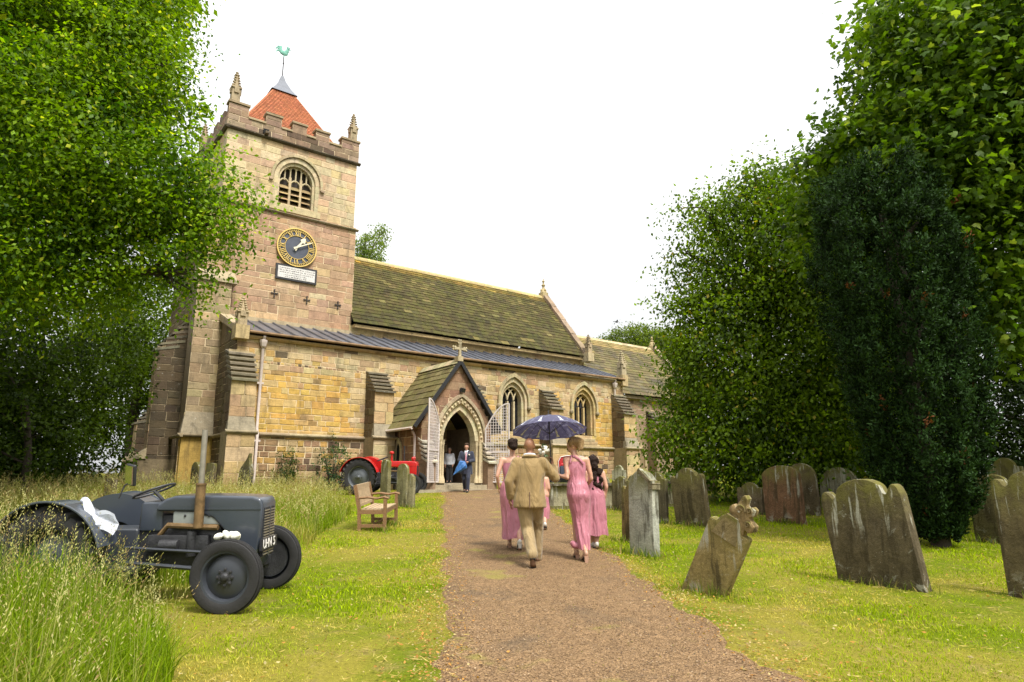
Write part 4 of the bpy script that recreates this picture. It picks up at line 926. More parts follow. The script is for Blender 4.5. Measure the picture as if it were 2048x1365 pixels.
headstone('slim dark headstone standing behind the coping of the tall grey pointed headstone', 3.28, 15.5, .5, 1.10, .12, 'shoulder', HD_, 1)
headstone('dark brown headstone with ogee shoulders at the end of the chest tomb', 2.9, 18.2, .62, .9, .12, 'ogee', HB_, 1)
headstone('broad leaning brown headstone with wavy scalloped top and pale streaks, grass at foot', 3.89, 14.82, .84, 1.22, .15, 'ogee', (.115, .09, .045), -4, 3)
headstone('small weathered brown headstone half hidden in shade behind the broad wavy one', 7.52, 25.9, .55, .85, .12, 'ogee', HB_, -2)
headstone('round-topped grey-green headstone near the chancel wall under the drooping tree', 8.4, 33.5, 1.0, 1.05, .14, 'round', (.17, .16, .10))
def lean_extra(o, W, H, T):
    cr_ = [(-.23, -.16), (-.20, -.06), (-.12, -.04), (-.10, .03), (-.17, .05), (-.20, .11), (-.15, .16), (-.08, .14), (-.07, .20), (-.04, .30), (.0, .335), (.05, .31), (.06, .22), (.10, .20), (.14, .245), (.20, .22), (.21, .15), (.15, .11), (.20, .07), (.27, .05), (.28, -.03), (.22, -.07), (.16, -.05), (.18, -.16)]
    mb = MB(); mb.prism([(u * (.85 if u > 0 else .6) + .03, H + z * .9 - .02) for u, z in cr_], lambda u, z, d: V3((u, -d, z)), -T * .42, T * .42); me = mb.data('carved_crest'); bevel(me, .02, 2, 20)
    bm = bmesh.new(); bm.from_mesh(me); bmesh.ops.triangulate(bm, faces=bm.faces); bmesh.ops.subdivide_edges(bm, edges=[e for e in bm.edges if e.calc_length() > .05], cuts=2, use_grid_fill=True)
    for v in bm.verts: v.co += mnoise.noise_vector(v.co * 14) * .010
    bm.to_mesh(me); bm.free(); c = link('carved_crest', me, M['headstone'], o); c.color = (.24, .17, .08, 1)
    for u, z, r in ((.04, .11, .06), (.14, .15, .035), (.18, .0, .04)):
        mb = MB(); mb.tube([V3((u + r * (1 - t / 9) * math.cos(t), -T * .45, H + z + r * (1 - t / 9) * math.sin(t))) for t in np.linspace(0, 8, 26)], .012, 5); c = mb.build('carved_scroll', M['headstone'], o); c.color = (.2, .15, .07, 1)
    mb = MB(); mb.mesh([(-.16, -T / 2 - .02, H * .72), (.16, -T / 2 - .02, H * .72), (.07, -T / 2 - .02, H), (-.07, -T / 2 - .02, H)] + [(-.16, T / 2, H * .72), (.16, T / 2, H * .72), (.07, T / 2, H), (-.07, T / 2, H)], [(0, 1, 2, 3), (7, 6, 5, 4), (0, 4, 5, 1), (1, 5, 6, 2), (2, 6, 7, 3), (3, 7, 4, 0)]); c = mb.build('neck', M['headstone'], o); c.color = (.22, .17, .08, 1)
headstone('steeply tilting ochre headstone with carved scroll crest leaning over beside the path', 2.22, 8.15, .50, 1.00, .13, 'shoulder', (.25, .19, .075), 29, 4, 8, extra=lean_extra)
headstone('low dark carved headstone directly behind the steeply tilting ochre one', 6.04, 17.4, .7, .78, .14, 'ogee', (.12, .09, .055), 0)
headstone('round-topped headstone with reddish brown face and bright moss along its rim', 6.09, 15.39, .89, 1.25, .16, 'low_round', (.16, .088, .048), -2)
headstone('plain dark round-topped headstone standing right behind the reddish moss-rimmed one', 7.31, 17.19, .75, 1.26, .15, 'round', (.095, .072, .04), -2)
headstone('wide pale-lichened round headstone behind the big three-lobed one', 8.85, 18.5, 1.06, 1.12, .16, 'round', (.24, .22, .16), 0)
headstone('very small dark headstone in deep shade between round headstones and yew', 10.4, 23.1, .45, .55, .1, 'shoulder', HD_)
headstone('massive dark three-lobed headstone leaning to one side with white drips and pale foot', 4.49, 8.53, 1.0, 1.27, .19, 'scallop', (.095, .075, .042), -7, 2)
headstone('dark green lobed headstone behind the path-side row beyond the yew trunk', 8.53, 12.11, .78, 1.18, .16, 'scallop', (.105, .09, .04), -2)
headstone('tall brown scallop-topped headstone with rounded shoulders right of the massive leaning one', 5.88, 7.66, .82, 1.40, .2, 'scallop', (.11, .085, .042), -1)
headstone('tall headstone with stepped top rising behind the scallop-topped brown one', 10.2, 14.1, .6, 1.44, .16, 'shoulder', (.17, .15, .075), 0)
headstone('pale cream rounded headstone close to the church wall', 4.51, 28.8, .72, .92, .12, 'shoulder', (.52, .50, .36))
headstone('little pale round headstone near the cream one by the church wall', 3.9, 28.6, .42, .46, .1, 'round', (.48, .42, .3))
headstone('squat pale stone with lichen beside the ivy tomb', 6.6, 28.6, .6, .66, .12, 'spike', (.42, .40, .30))
headstone('low pale weathered headstone behind the dark ogee-shouldered headstone', 5.1, 28.8, .55, .5, .12, 'round', (.40, .36, .25))
headstone('tall narrow green-grey headstone with jagged top beside the bench', -4.17, 22.6, .36, 1.25, .14, 'scallop', (.19, .17, .085), 0, 0, 14)
headstone('green-grey round-headed headstone behind the bench arm', -3.1, 19.47, .40, 1.2, .11, 'round', (.21, .19, .10), 0, 0, 18)
headstone('short shouldered headstone with moulded edge leaning against the round-headed one', -2.86, 19.35, .26, .92, .11, 'shoulder', (.26, .23, .13), 0, 0, 22)
headstone('small square brown headstone in tall grass behind the grey tractor', -11.3, 19.3, .7, .80, .13, 'flat', (.19, .14, .09), 1, 0, 10)
headstone('dark headstone sunk in tall grass in front of the tower buttress', -11.2, 24.2, .6, 1.15, .13, 'round', HD_, 0, 0, 10)
headstone('thin upright headstone in tall grass near the corner of the aisle', -10.6, 24.0, .6, 1.12, .12, 'flat', (.16, .13, .08), 2, 0, 12)
headstone('broken jagged dark headstone leaning in tall grass by the left downpipe', -9.2, 23.4, .75, 1.45, .12, 'spike', (.12, .105, .065), 14, 0, 14)
headstone('grey headstone at the edge of the wood beyond the tall grass', -20.2, 26.5, .8, 1.5, .15, 'low_round', (.30, .28, .24), 0, 0, 20)
def chest_tomb(label, x, y, L_, W, H, yaw, ivy=False):
    t = thing('chest_tomb', label, 'tomb', (x, y, GZ(x, y)), (0, 0, yaw), 'chest tombs in the churchyard')
    mb = MB(); mb.bx(-L_ / 2, L_ / 2, -W / 2, W / 2, H - .09, H); me = mb.data('ledger_slab'); bevel(me, .02); o = link('ledger_slab', me, M['headstone'], t); o.color = (.14, .12, .085, 1)
    mb = MB(); mb.bx(-L_ / 2 + .1, L_ / 2 - .1, -W / 2 + .1, W / 2 - .1, -.3, H - .09); o = mb.build('chest_panels', M['headstone'], t); o.color = (.30, .27, .17, 1)
    for sx in (-1, 1):
        for sy in (-1, 1): mb = MB(); mb.bx(sx * (L_ / 2 - .16), sx * (L_ / 2 - .06), sy * (W / 2 - .16), sy * (W / 2 - .06), -.3, H - .09); o = mb.build('corner_pilaster', M['headstone'], t); o.color = (.17, .15, .1, 1)
    mb = MB(); mb.bx(-L_ / 2 - .0, L_ / 2 + .0, -W / 2 - .0, W / 2 + .0, -.3, .06); o = mb.build('plinth', M['headstone'], t); o.color = (.2, .17, .1, 1)
    return t
chest_tomb('long stone chest tomb with dark ledger slab behind the wedding party', 1.95, 19.2, 2.0, .9, .68, R(4)); CT2 = chest_tomb('short chest tomb smothered in ivy between the headstones', 4.75, 19.9, 1.0, .8, .70, R(10))

# ------------------------------------------------------------------ bench
M['teak'] = None
mt = NT('weathered_teak'); p_ = mt.pos(); g_ = mt.noise(4, 6, .7, vec_scale(mt, p_, (12, 2, 12)))
M['teak'] = mt.done(mt.bsdf(mt.mix(mt.rng(g_, .3, .7, 0, 1), (.12, .058, .022), (.26, .145, .06)), .75, 0, mt.bump(g_, .3, .01)))
M['teak_pale'] = plain('silvered_teak', (.36, .26, .15), .8, var=.3, scale=14, bump=.2)
def bench():
    x, y = -2.80, 14.55; t = thing('bench', 'weathered wooden slatted bench with arms on the grass beside the path', 'bench', (x, y, GZ(x, y)), (R(2.86), 0, 0))
    hl, dp = .66, .50
    for s in (-1, 1):
        mb = MB(); mb.bar((-dp / 2, s * hl, -.04), (-dp / 2 - .02, s * hl, .42), .065, .065); mb.bar((-dp / 2 - .02, s * hl, .42), (-dp / 2 - .12, s * hl, .9), .065, .065); mb.build('back_leg', M['teak'], t)
        mb = MB(); mb.bar((dp / 2, s * hl, -.04), (dp / 2, s * hl, .64), .065, .065); mb.build('front_leg', M['teak'], t)
        mb = MB(); mb.tube([(-dp / 2 - .05, s * hl, .64), (-.1, s * hl, .66), (.08, s * hl, .635), (dp / 2 - .02, s * hl, .665), (dp / 2 + .07, s * hl, .64)], [(.04, .026)] * 5, 6, side=(0, 1, 0)); mb.build('armrest', M['teak'], t)
        mb = MB(); mb.bar((-dp / 2, s * hl, .1), (dp / 2, s * hl, .1), .045, .06); mb.bar((-dp / 2, s * hl, .37), (dp / 2, s * hl, .37), .045, .08); mb.build('side_rail', M['teak'], t)
    mb = MB(); mb.bar((dp / 2 - .01, -hl, .37), (dp / 2 - .01, hl, .37), .03, .07); mb.bar((0, -hl, .1), (0, hl, .1), .045, .05); mb.build('front_rail', M['teak'], t)
    for k in range(6): mb = MB(); xx = -dp / 2 + .06 + k * .082; mb.bx(xx - .034, xx + .034, -hl, hl, .415 - .012 * math.sin(k / 5 * math.pi), .44 - .012 * math.sin(k / 5 * math.pi)); mb.build('seat_slat', M['teak_pale'], t)
    mb = MB(); mb.bar((-dp / 2 - .115, -hl + .03, .85), (-dp / 2 - .115, hl - .03, .85), .035, .10); mb.build('back_rail', M['teak_pale'], t)
    mb = MB(); mb.bar((-dp / 2 - .035, -hl + .03, .50), (-dp / 2 - .035, hl - .03, .50), .03, .06); mb.build('back_rail', M['teak_pale'], t)
    for k in range(14): yy = -hl + .08 + k * (2 * hl - .16) / 13; mb = MB(); mb.bar((-dp / 2 - .04, yy, .52), (-dp / 2 - .108, yy, .81), .045, .016, up=(1, 0, 0)); mb.build('back_slat', M['teak_pale'], t)
bench()

# ------------------------------------------------------------------ tractors
M['grey_enamel'] = plain('grey_enamel', (.040, .048, .062), .30, 0, .10, 3, Coat_Weight=.5, Coat_Roughness=.15)
M['red_enamel'] = plain('red_enamel', (.50, .012, .012), .25, 0, .08, 3, Coat_Weight=.6, Coat_Roughness=.1)
M['rubber'] = plain('tyre_rubber', (.018, .017, .017), .75, var=.3, scale=8, bump=.2)
M['rim_grey'] = plain('rim_grey', (.034, .038, .046), .4, 0, .15, 6)
M['rim_silver'] = plain('rim_dark_silver', (.13, .14, .15), .35, .4, .2, 6)
M['engine'] = plain('oily_engine', (.03, .03, .032), .55, .2, .5, 9, .3)
M['rocker'] = plain('rocker_grey', (.23, .25, .23), .5)
M['exhaust'] = plain('exhaust_rust', (.20, .125, .055), .5, .5, .5, 14)
M['steel'] = plain('dull_steel', (.33, .30, .25), .4, .6, .2, 14)
M['chrome'] = plain('mirror_glass', (.5, .52, .55), .08, 1.0, .02)
M['ribbon'] = NT('white_ribbon'); mm_ = M['ribbon']; tr_ = mm_.n('ShaderNodeBsdfTranslucent'); tr_.inputs[0].default_value = (.75, .78, .85, 1); tp_ = mm_.n('ShaderNodeBsdfTransparent')
x1_ = mm_.n('ShaderNodeMixShader'); x1_.inputs[0].default_value = .4; mm_.l(mm_.bsdf((.72, .75, .82), .4), x1_.inputs[1]); mm_.l(tr_.outputs[0], x1_.inputs[2]); M['ribbon'] = mm_.done(x1_.outputs[0])
M['cream_cloth'] = plain('cream_bow', (.72, .70, .58), .8)
def beveled(mb, name, mat, parent, off=.02, seg=3, ang=30):
    me = mb.data(name); bevel(me, off, seg, ang); return link(name, me, mat, parent)
def wheel(parent, x, y, z, Rr, w, rim_r, rimmat, lugs, side, name, steer=0):
    """axis along local y; side=-1: outer face towards -y"""
    h = bpy.data.objects.new(name, None); COL.objects.link(h); h.parent = parent; h.location = (x, y, z); h.rotation_euler = (0, 0, steer)
    ax = (0, side, 0); hw = w / 2; mb = MB()
    pr = [(rim_r, -hw * .75), (rim_r + (Rr - rim_r) * .4, -hw), (Rr * .965, -hw * .85), (Rr - .008, -hw * .55), (Rr, 0), (Rr - .008, hw * .55), (Rr * .965, hw * .85), (rim_r + (Rr - rim_r) * .4, hw), (rim_r, hw * .75), (rim_r, -hw * .75)]
    if lugs: pr = [(r - .03 if r > Rr * .9 else r, q) for r, q in pr]
    mb.lathe(pr, (0, 0, 0), ax, 48); ty = mb.build('tyre', M['rubber'], h, smooth=50)
    if lugs:
        lg = MB(); n = 20
        for k in range(n):
            for s in (-1, 1):
                a0 = 2 * math.pi * (k + (.5 if s > 0 else 0)) / n; P = []
                for t in (0, .33, .66, 1.0):
                    a = a0 + t * .22; q = s * (hw * (.05 + .95 * t)) ; rr = Rr - .03 - .035 * (t > .9); P.append((V3((math.cos(a) * rr, q, math.sin(a) * rr)), a))
                for (p0, a), (p1, b) in zip(P, P[1:]):
                    d0, d1 = V3((math.cos(a), 0, math.sin(a))), V3((math.cos(b), 0, math.sin(b))); t0, t1 = V3((-d0.z, 0, d0.x)) * .022, V3((-d1.z, 0, d1.x)) * .022
                    lg.hexa([p0 - t0 - d0 * .03, p0 + t0 - d0 * .03, p1 + t1 - d1 * .03, p1 - t1 - d1 * .03, p0 - t0 + d0 * .034, p0 + t0 + d0 * .034, p1 + t1 + d1 * .034, p1 - t1 + d1 * .034])
        o = lg.build('tread_lugs', M['rubber'], ty)
    else:
        lg = MB()
        for q in (-.03, 0, .03): lg.lathe([(Rr - .004, q - .006), (Rr + .006, q - .004), (Rr + .006, q + .004), (Rr - .004, q + .006)], (0, 0, 0), ax, 48)
        lg.build('tread_ribs', M['rubber'], ty)
    mb = MB(); mb.lathe([(rim_r + .012, hw * .80), (rim_r + .012, hw * .72), (rim_r - .02, hw * .6), (rim_r - .035, hw * .1), (rim_r * .86, -.02), (rim_r * .55, hw * .25), (rim_r * .3, hw * .45), (rim_r * .24, hw * .48), (.001, hw * .48)], (0, 0, 0), ax, 40); rm = mb.build('rim', M[rimmat], h, smooth=40)
    mb = MB(); mb.lathe([(rim_r * .27, hw * .40), (rim_r * .27, hw * .60), (rim_r * .17, hw * .66), (rim_r * .13, hw * 1.0), (rim_r * .10, hw * 1.08), (.001, hw * 1.1)], (0, 0, 0), ax, 24)
    for k in range(8 if not lugs else 8): a = 2 * math.pi * k / 8; mb.ell((math.cos(a) * rim_r * .30, side * hw * .55, math.sin(a) * rim_r * .30), (.018, .018, .018), 6, 4)
    mb.build('hub', M['engine'] if not lugs else M[rimmat], rm, smooth=40)
    mb = MB(); mb.lathe([(rim_r * .86, -hw * .3), (rim_r * .3, -hw * .2), (.001, -hw * .2)], (0, 0, 0), ax, 32); mb.build('back_disc', M['engine'], rm)
    return h
def text_mesh(s, size, name, mat, parent, M4):
    cu = bpy.data.curves.new(name, 'FONT'); cu.body = s; cu.size = size; cu.align_x = 'CENTER'; cu.align_y = 'CENTER'; cu.extrude = .0015; cu.offset = .0015
    o = bpy.data.objects.new(name, cu); COL.objects.link(o); dg = bpy.context.evaluated_depsgraph_get(); me = bpy.data.meshes.new_from_object(o.evaluated_get(dg)); bpy.data.objects.remove(o)
    me.materials.clear(); r = link(name, me, mat, parent); r.matrix_local = M4; return r
def fender(parent, y0, y1, R_, zc, mat, a0=15, a1=175, name='mudguard'):
    mb = MB(); n = 18; th = .012
    for surf, d in ((R_, 0), (R_ - th, 1)):
        for k in range(n):
            A, B = R(a0 + (a1 - a0) * k / n), R(a0 + (a1 - a0) * (k + 1) / n); P = [V3((math.cos(a) * surf, y, zc + math.sin(a) * surf)) for a, y in ((A, y0), (B, y0), (B, y1), (A, y1))]
            mb.poly(P)
    yi = y1   # inner skirt
    for k in range(n):
        A, B = R(a0 + (a1 - a0) * k / n), R(a0 + (a1 - a0) * (k + 1) / n)
        mb.poly([V3((math.cos(A) * R_, yi, zc + math.sin(A) * R_)), V3((math.cos(B) * R_, yi, zc + math.sin(B) * R_)), V3((math.cos(B) * R_ * .45, yi, zc + math.sin(B) * R_ * .45)), V3((math.cos(A) * R_ * .45, yi, zc + math.sin(A) * R_ * .45))])
    # rolled outer edge
    mb.tube([V3((math.cos(R(a)) * R_, y0, zc + math.sin(R(a)) * R_)) for a in np.linspace(a0, a1, n + 1)], .012, 6)
    me = mb.data(name, smooth=45, fix=False); return link(name, me, mat, parent)
def tractor(kind, label, x, y, yaw=0):
    gr = kind == 'grey'; body = M['grey_enamel'] if gr else M['red_enamel']; rim = 'rim_grey' if gr else 'rim_silver'
    t = thing('tractor', label, 'tractor', (x, y, GZ(x, y)), (R(2.86), 0, yaw), 'vintage tractors')
    RR, RF, WB, TR = (.53, .362, 1.78, .62) if gr else (.63, .37, 1.83, .62)
    for s in (-1, 1):
        wheel(t, 0, s * .63, RR, RR, .27, RR * .60, rim, True, s, 'rear_wheel'); wheel(t, WB, s * TR, RF, RF, .125, RF * .70, rim, False, s, 'front_wheel', R(-3 if gr else 4))
        fender(t, s * (.80 if gr else .78), s * .46, RR + .05, RR, body, 14, 165)
    ez = RF
    mb = MB(); mb.bx(-.3, .62, -.2, .2, .38, .78); mb.bx(.0, .2, -.55, .55, RR - .1, RR + .1); beveled(mb, 'transmission', M['rim_grey'] if gr else M['engine'], t, .03)
    mb = MB(); mb.bx(.6, 1.5, -.15, .15, .36, .92); mb.bx(.75, 1.4, -.24, -.15, .55, .72); mb.tube([(.9, -.26, .62), (1.1, -.26, .62)], .06, 10); mb.tube([(1.22, -.22, .5), (1.22, -.22, .76)], .055, 10); mb.bx(.95, 1.45, .15, .24, .5, .75); beveled(mb, 'engine_block', M['engine'], t, .012, 2)
    mb = MB(); mb.tube([(1.5, -.24, .80), (.95, -.22, .82), (.85, -.2, .7)], .03, 8); mb.build('manifold', M['exhaust'], t, smooth=True)
    if gr: mb = MB(); mb.bx(.98, 1.52, -.20, -.12, .82, .97); o = beveled(mb, 'rocker_cover', M['rocker'], t, .03); [ (lambda b: b.build('stud', M['engine'], o))(MB().ell((xx, -.205, .92), (.014, .01, .014), 6, 4)) for xx in (1.12, 1.38)]
    # bonnet and nose: side profile with the arch over the engine
    zt = 1.13 if gr else 1.16
    prof = [(.80, .97), (.82, 1.04), (.90, zt - .03), (1.0, zt), (1.45, zt + .005), (1.84, zt - .005), (1.93, zt - .03), (1.955, zt - .09), (1.945, .70), (1.90, .40), (1.86, .35), (1.66, .35), (1.625, .42), (1.62, .58), (1.56, .76), (1.42, .90), (1.2, .955), (1.0, .965)]
    mb = MB(); mb.prism(prof, lambda u, z, d: V3((u, d, z)), -.215, .215); bo = beveled(mb, 'bonnet', body, t, .05, 4, 25)
    mb = MB(); mb.bx(.83, 1.94, -.221, -.2155, .985, 1.0); mb.bx(.83, 1.94, .2155, .221, .985, 1.0); mb.build('bonnet_seam', body, bo)
    mb = MB(); mb.bx(1.925, 1.962, -.15, .15, .48, 1.0); mb.build('grille_recess', M['engine'], bo)
    for k in range(17): mb = MB(); z = .50 + k * .029; mb.bx(1.955, 1.972, -.15, .15, z, z + .012); mb.build('grille_bar', M['steel'] if gr else M['engine'], bo)
    mb = MB(); mb.bx(1.955, 1.974, -.012, .012, .48, 1.0); mb.build('grille_bar', body, bo)
    mb = MB(); mb.lathe([(.025, 0), (.025, .012), (.012, .014), (.001, .014)], (1.74, -.215, .44), (0, -1, 0), 12); mb.build('bonnet_catch', M['engine'], bo)
    if not gr:
        for s in (-1, 1): mb = MB(); mb.lathe([(.02, -.06), (.06, -.03), (.075, .03), (.07, .04), (.001, .045)], (1.80, s * .13, zt + .09), (1, 0, 0), 14); mb.bx(1.77, 1.82, s * .13 - .015, s * .13 + .015, zt - .02, zt + .05); mb.build('headlamp', body, bo, smooth=40)
        mb = MB(); mb.tube([(1.02, -.1, zt - .02), (1.02, -.1, zt + .30)], .035, 8); mb.lathe([(.02, 0), (.085, .01), (.09, .06), (.03, .1), (.001, .1)], (1.02, -.1, zt + .26), seg=14); mb.build('air_intake', body, t, smooth=40)
        mb = MB(); mb.tube([(1.42, .16, .9), (1.42, .16, zt + .55)], .028, 8); mb.build('exhaust_stack', M['engine'], t)
    else:
        mb = MB(); mb.tube([(1.30, -.27, .80), (1.30, -.27, 1.25)], .05, 12); mb.lathe([(.052, 0), (.056, .01), (.052, .03)], (1.30, -.27, 1.24), seg=12); ex = mb.build('exhaust_stack', M['exhaust'], t, smooth=40)
        mb = MB(); mb.tube([(1.30, -.27, 1.25), (1.302, -.27, 1.84)], .03, 10); mb.build('upper_pipe', M['steel'], ex, smooth=40)
        mb = MB(); mb.bx(1.955, 1.985, -.235, .215, .555, .675); np_ = mb.build('number_plate', M['black_paint'], t)
        for ch_, cy_ in (('U', -.165), ('H', -.085), ('N', -.002), ('5', .125)): text_mesh(ch_, .135, 'plate_character', M['white_paint'], np_, Matrix.Translation((1.9865, cy_, .615)) @ Matrix(((0, 0, 1, 0), (1, 0, 0, 0), (0, 1, 0, 0), (0, 0, 0, 1))))
        mb = MB(); mb.tube([(.62, -.62, 1.13), (.66, -.60, 1.26), (.72, -.60, 1.30)], .009, 6); mi = mb.build('mirror_arm', M['engine'], t)
        mb = MB(); mb.box((.72, -.60, 1.37), (.035, .135, .22), (R(8), R(-8), R(62))); beveled(mb, 'mirror_housing', M['black_paint'], mi, .02, 3); mb = MB(); mb.box((.708, -.622, 1.37), (.012, .11, .19), (R(8), R(-8), R(62))); mb.build('mirror_glass', M['chrome'], mi)
        # white ribbons for the wedding
        mb = MB(); rows = []
        for k in range(13):
            q = k / 12; rows.append([V3((.18 + .42 * q, -.50 - .16 * math.sin(q * 2.6), 1.08 - .22 * q + .03 * math.sin(q * 9) + w_ * (.055 + .05 * q))) + V3((0, -.05 * math.sin(w_ * 3 + q * 5), 0)) for w_ in (-1, -.5, 0, .5, 1)])
        for a_, b_ in zip(rows, rows[1:]):
            for k in range(4): mb.poly([a_[k], a_[k + 1], b_[k + 1], b_[k]])
        mb.build('ribbon', M['ribbon'], t, smooth='all', fix=False)
        mb = MB(); rr = random.Random(2)
        for k in range(7): mb.ell((1.70 + rr.uniform(-.09, .09), -.46 + rr.uniform(-.03, .03), .735 + rr.uniform(-.02, .03)), (.055, .035, .035), 8, 5, Matrix.Rotation(rr.uniform(-1, 1), 3, 'Y'))
        mb.build('bow', M['cream_cloth'], t, smooth=True)
    mb = MB(); mb.bar((WB, -TR + .1, ez), (WB, TR - .1, ez), .09, .09); mb.bx(WB - .1, WB + .1, -.12, .12, ez - .05, ez + .12)
    for s in (-1, 1): mb.tube([(WB, s * (TR - .12), ez - .1), (WB, s * (TR - .12), ez + .22)], .035, 8)
    mb.build('front_axle', M['engine'], t)
    for s in (-1, 1):
        mb = MB(); mb.tube([(.55, s * .30, .60), (WB + .02, s * (TR - .14), ez + .2)], .016, 6); mb.tube([(.55, s * .26, .44), (WB, s * (TR - .16), ez + .02)], .024, 6); mb.build('drag_link', M['rim_grey'] if gr else M['engine'], t)
    mb = MB(); mb.bx(.62, .86, -.18, .18, .75, 1.06); beveled(mb, 'dashboard', body, t, .03)
    cz = 1.17 if gr else 1.24; cx_ = .66; mb = MB(); mb.tube([(.86, 0, .98), (cx_, 0, cz)], .02, 8); stc = mb.build('steering_column', M['engine'], t)
    mb = MB(); ax = V3((-.36, 0, .93)).normalized(); sd = V3((0, 1, 0)); up = ax.cross(sd); mb.tube([V3((cx_, 0, cz)) + (sd * math.cos(a) + up * math.sin(a)) * .215 for a in np.linspace(0, 2 * math.pi, 29)], .013, 6)
    for k in range(3): a = 2 * math.pi * k / 3 + .4; mb.tube([V3((cx_, 0, cz)), V3((cx_, 0, cz)) + (sd * math.cos(a) + up * math.sin(a)) * .215], .01, 6)
    mb.build('steering_wheel', M['black_paint'], stc, smooth=True)
    mb = MB(); mb.lathe([(.001, 0), (.15, .015), (.21, .05), (.22, .11), (.215, .11), (.20, .06), (.14, .03), (.001, .02)], (-.15, 0, .80), seg=20); mb.bar((-.15, 0, .8), (.0, 0, .7), .06, .02); mb.build('seat', body, t, smooth=40)
    mb = MB(); mb.tube([(-.3, .25, .45), (-.85, .3, .40)], .025, 6); mb.tube([(-.3, -.25, .45), (-.85, -.3, .40)], .025, 6); mb.tube([(-.3, 0, .72), (-.8, 0, .62)], .022, 6); mb.build('hitch_arms', M['engine'], t)
    for s in (-1, 1): mb = MB(); mb.bx(.35, .75, s * .24, s * .44, .38, .41); mb.build('footplate', M['engine'], t)
    return t
tractor('grey', 'grey vintage tractor half hidden in tall grass with white ribbons and tall exhaust', -4.66, 7.74)
tractor('red', 'bright red vintage tractor parked by the church porch', -5.35, 24.75, R(-3))

# ------------------------------------------------------------------ carriage seen between the people
M['navy'] = plain('navy_paint', (.012, .016, .03), .3, Coat_Weight=.4); M['red_leather'] = plain('red_leather', (.42, .015, .02), .5)
def carriage():
    x, y = 1.75, 21.6; t = thing('carriage', 'small navy open carriage with red buttoned seat trimmed in white, behind the umbrella', 'carriage', (x, y, GZ(x, y)), (R(2.8), 0, R(12)))
    mb = MB(); mb.prism([(-.55, .45), (.75, .45), (.85, .62), (.6, .66), (-.25, .68), (-.4, 1.05), (-.58, 1.1), (-.66, .7)], lambda u, z, d: V3((d, u, z)), -.42, .42); beveled(mb, 'body', M['navy'], t, .04)
    mb = MB(); mb.bx(-.38, .38, -.36, .12, .66, .80); beveled(mb, 'seat_cushion', M['red_leather'], t, .04)
    back = [(-.42, .72), (.42, .72), (.46, 1.22), (.38, 1.36), (.2, 1.40), (-.2, 1.40), (-.38, 1.36), (-.46, 1.22)]
    mb = MB(); mb.prism(back, lambda u, z, d: V3((u, -.46 - d, z)), -.06, .06); bk = beveled(mb, 'seat_back', M['red_leather'], t, .03)
    mb = MB(); mb.tube([V3((u, -.53, z)) for u, z in back[2:] + []] + [], .011, 6); mb.tube([V3((-.42, -.53, .75)), V3((-.46, -.53, 1.22))], .011, 6); mb.tube([V3((.42, -.53, .75)), V3((.46, -.53, 1.22))], .011, 6); mb.build('piping', M['white_paint'], bk)
    for r_ in range(4):
        for c in range(6): mb = MB(); mb.ell((-.33 + c * .13 + (.06 if r_ % 2 else 0), -.515, .86 + r_ * .13), (.055, .03, .055), 8, 5); mb.build('buttoned_tuft', M['red_leather'], bk, smooth=True)
    for sy, rr in ((-.35, .42), (.75, .32)):
        for s in (-1, 1):
            h = bpy.data.objects.new('wheel', None); COL.objects.link(h); h.parent = t; h.location = (s * .55, sy, rr)
            mb = MB(); n = 32; mb.tube([V3((0, rr * .97 * math.cos(a), rr * .97 * math.sin(a))) for a in np.linspace(0, 2 * math.pi, n + 1)], .022, 6); mb.build('tyre', M['rubber'], h)
            for k in range(12): a = 2 * math.pi * k / 12; m2 = MB(); m2.tube([V3((0, 0, 0)), V3((0, rr * .95 * math.cos(a), rr * .95 * math.sin(a)))], .011, 5); m2.build('spoke', M['navy'], h)
            m2 = MB(); m2.lathe([(.05, -.06), (.06, 0), (.05, .06)], (0, 0, 0), (1, 0, 0), 10); m2.build('hub', M['navy'], h)
        m2 = MB(); m2.tube([(-.55, sy, rr), (.55, sy, rr)], .022, 6); m2.bx(-.3, .3, sy - .02, sy + .02, rr, .47); m2.build('axle', M['black_paint'], t)
carriage()
# ------------------------------------------------------------------ people
def skin_mat(name, c):
    m = NT(name); p = m.pos(); return m.done(m.bsdf(m.mix(1.0, c, m.rng(m.noise(30, 3, .6, p), .3, .7, .9, 1.1), 'MULTIPLY'), .5, 0, m.bump(m.noise(120, 3, .6, p), .08), Subsurface_Weight=.08, Subsurface_Scale=.01))
M['skin_fair'] = skin_mat('skin_fair', (.50, .27, .18)); M['skin_tan'] = skin_mat('skin_tan', (.30, .14, .075))
def cloth(name, c, fold=.8, scale=7, rough=.8, sheen=.2, stretch=(1, 1, .35)):
    m = NT(name); p = m.pos(); f1 = m.noise(scale, 3, .5, vec_scale(m, p, stretch), .7); f2 = m.noise(260, 2, .5, p)
    col = m.mix(1.0, c, m.rng(f1, .25, .75, .78, 1.16), 'MULTIPLY')
    return m.done(m.bsdf(col, rough, 0, m.bump(m.math('ADD', m.math('MULTIPLY', f1, 3.0), m.math('MULTIPLY', f2, .12)), fold, .02), Sheen_Weight=sheen))
M['linen'] = cloth('tan_linen', (.25, .165, .06), 1.1); M['chino'] = cloth('tan_trousers', (.27, .19, .085), 1.1); M['satin'] = cloth('pink_satin', (.42, .15, .19), .7, 8, .40, .1, (1.5, 1.5, .4))
M['navy_wool'] = cloth('navy_wool', (.016, .02, .042), .4); M['black_cloth'] = cloth('black_cloth', (.012, .012, .014), .4); M['white_cotton'] = cloth('white_cotton', (.72, .74, .80), .4)
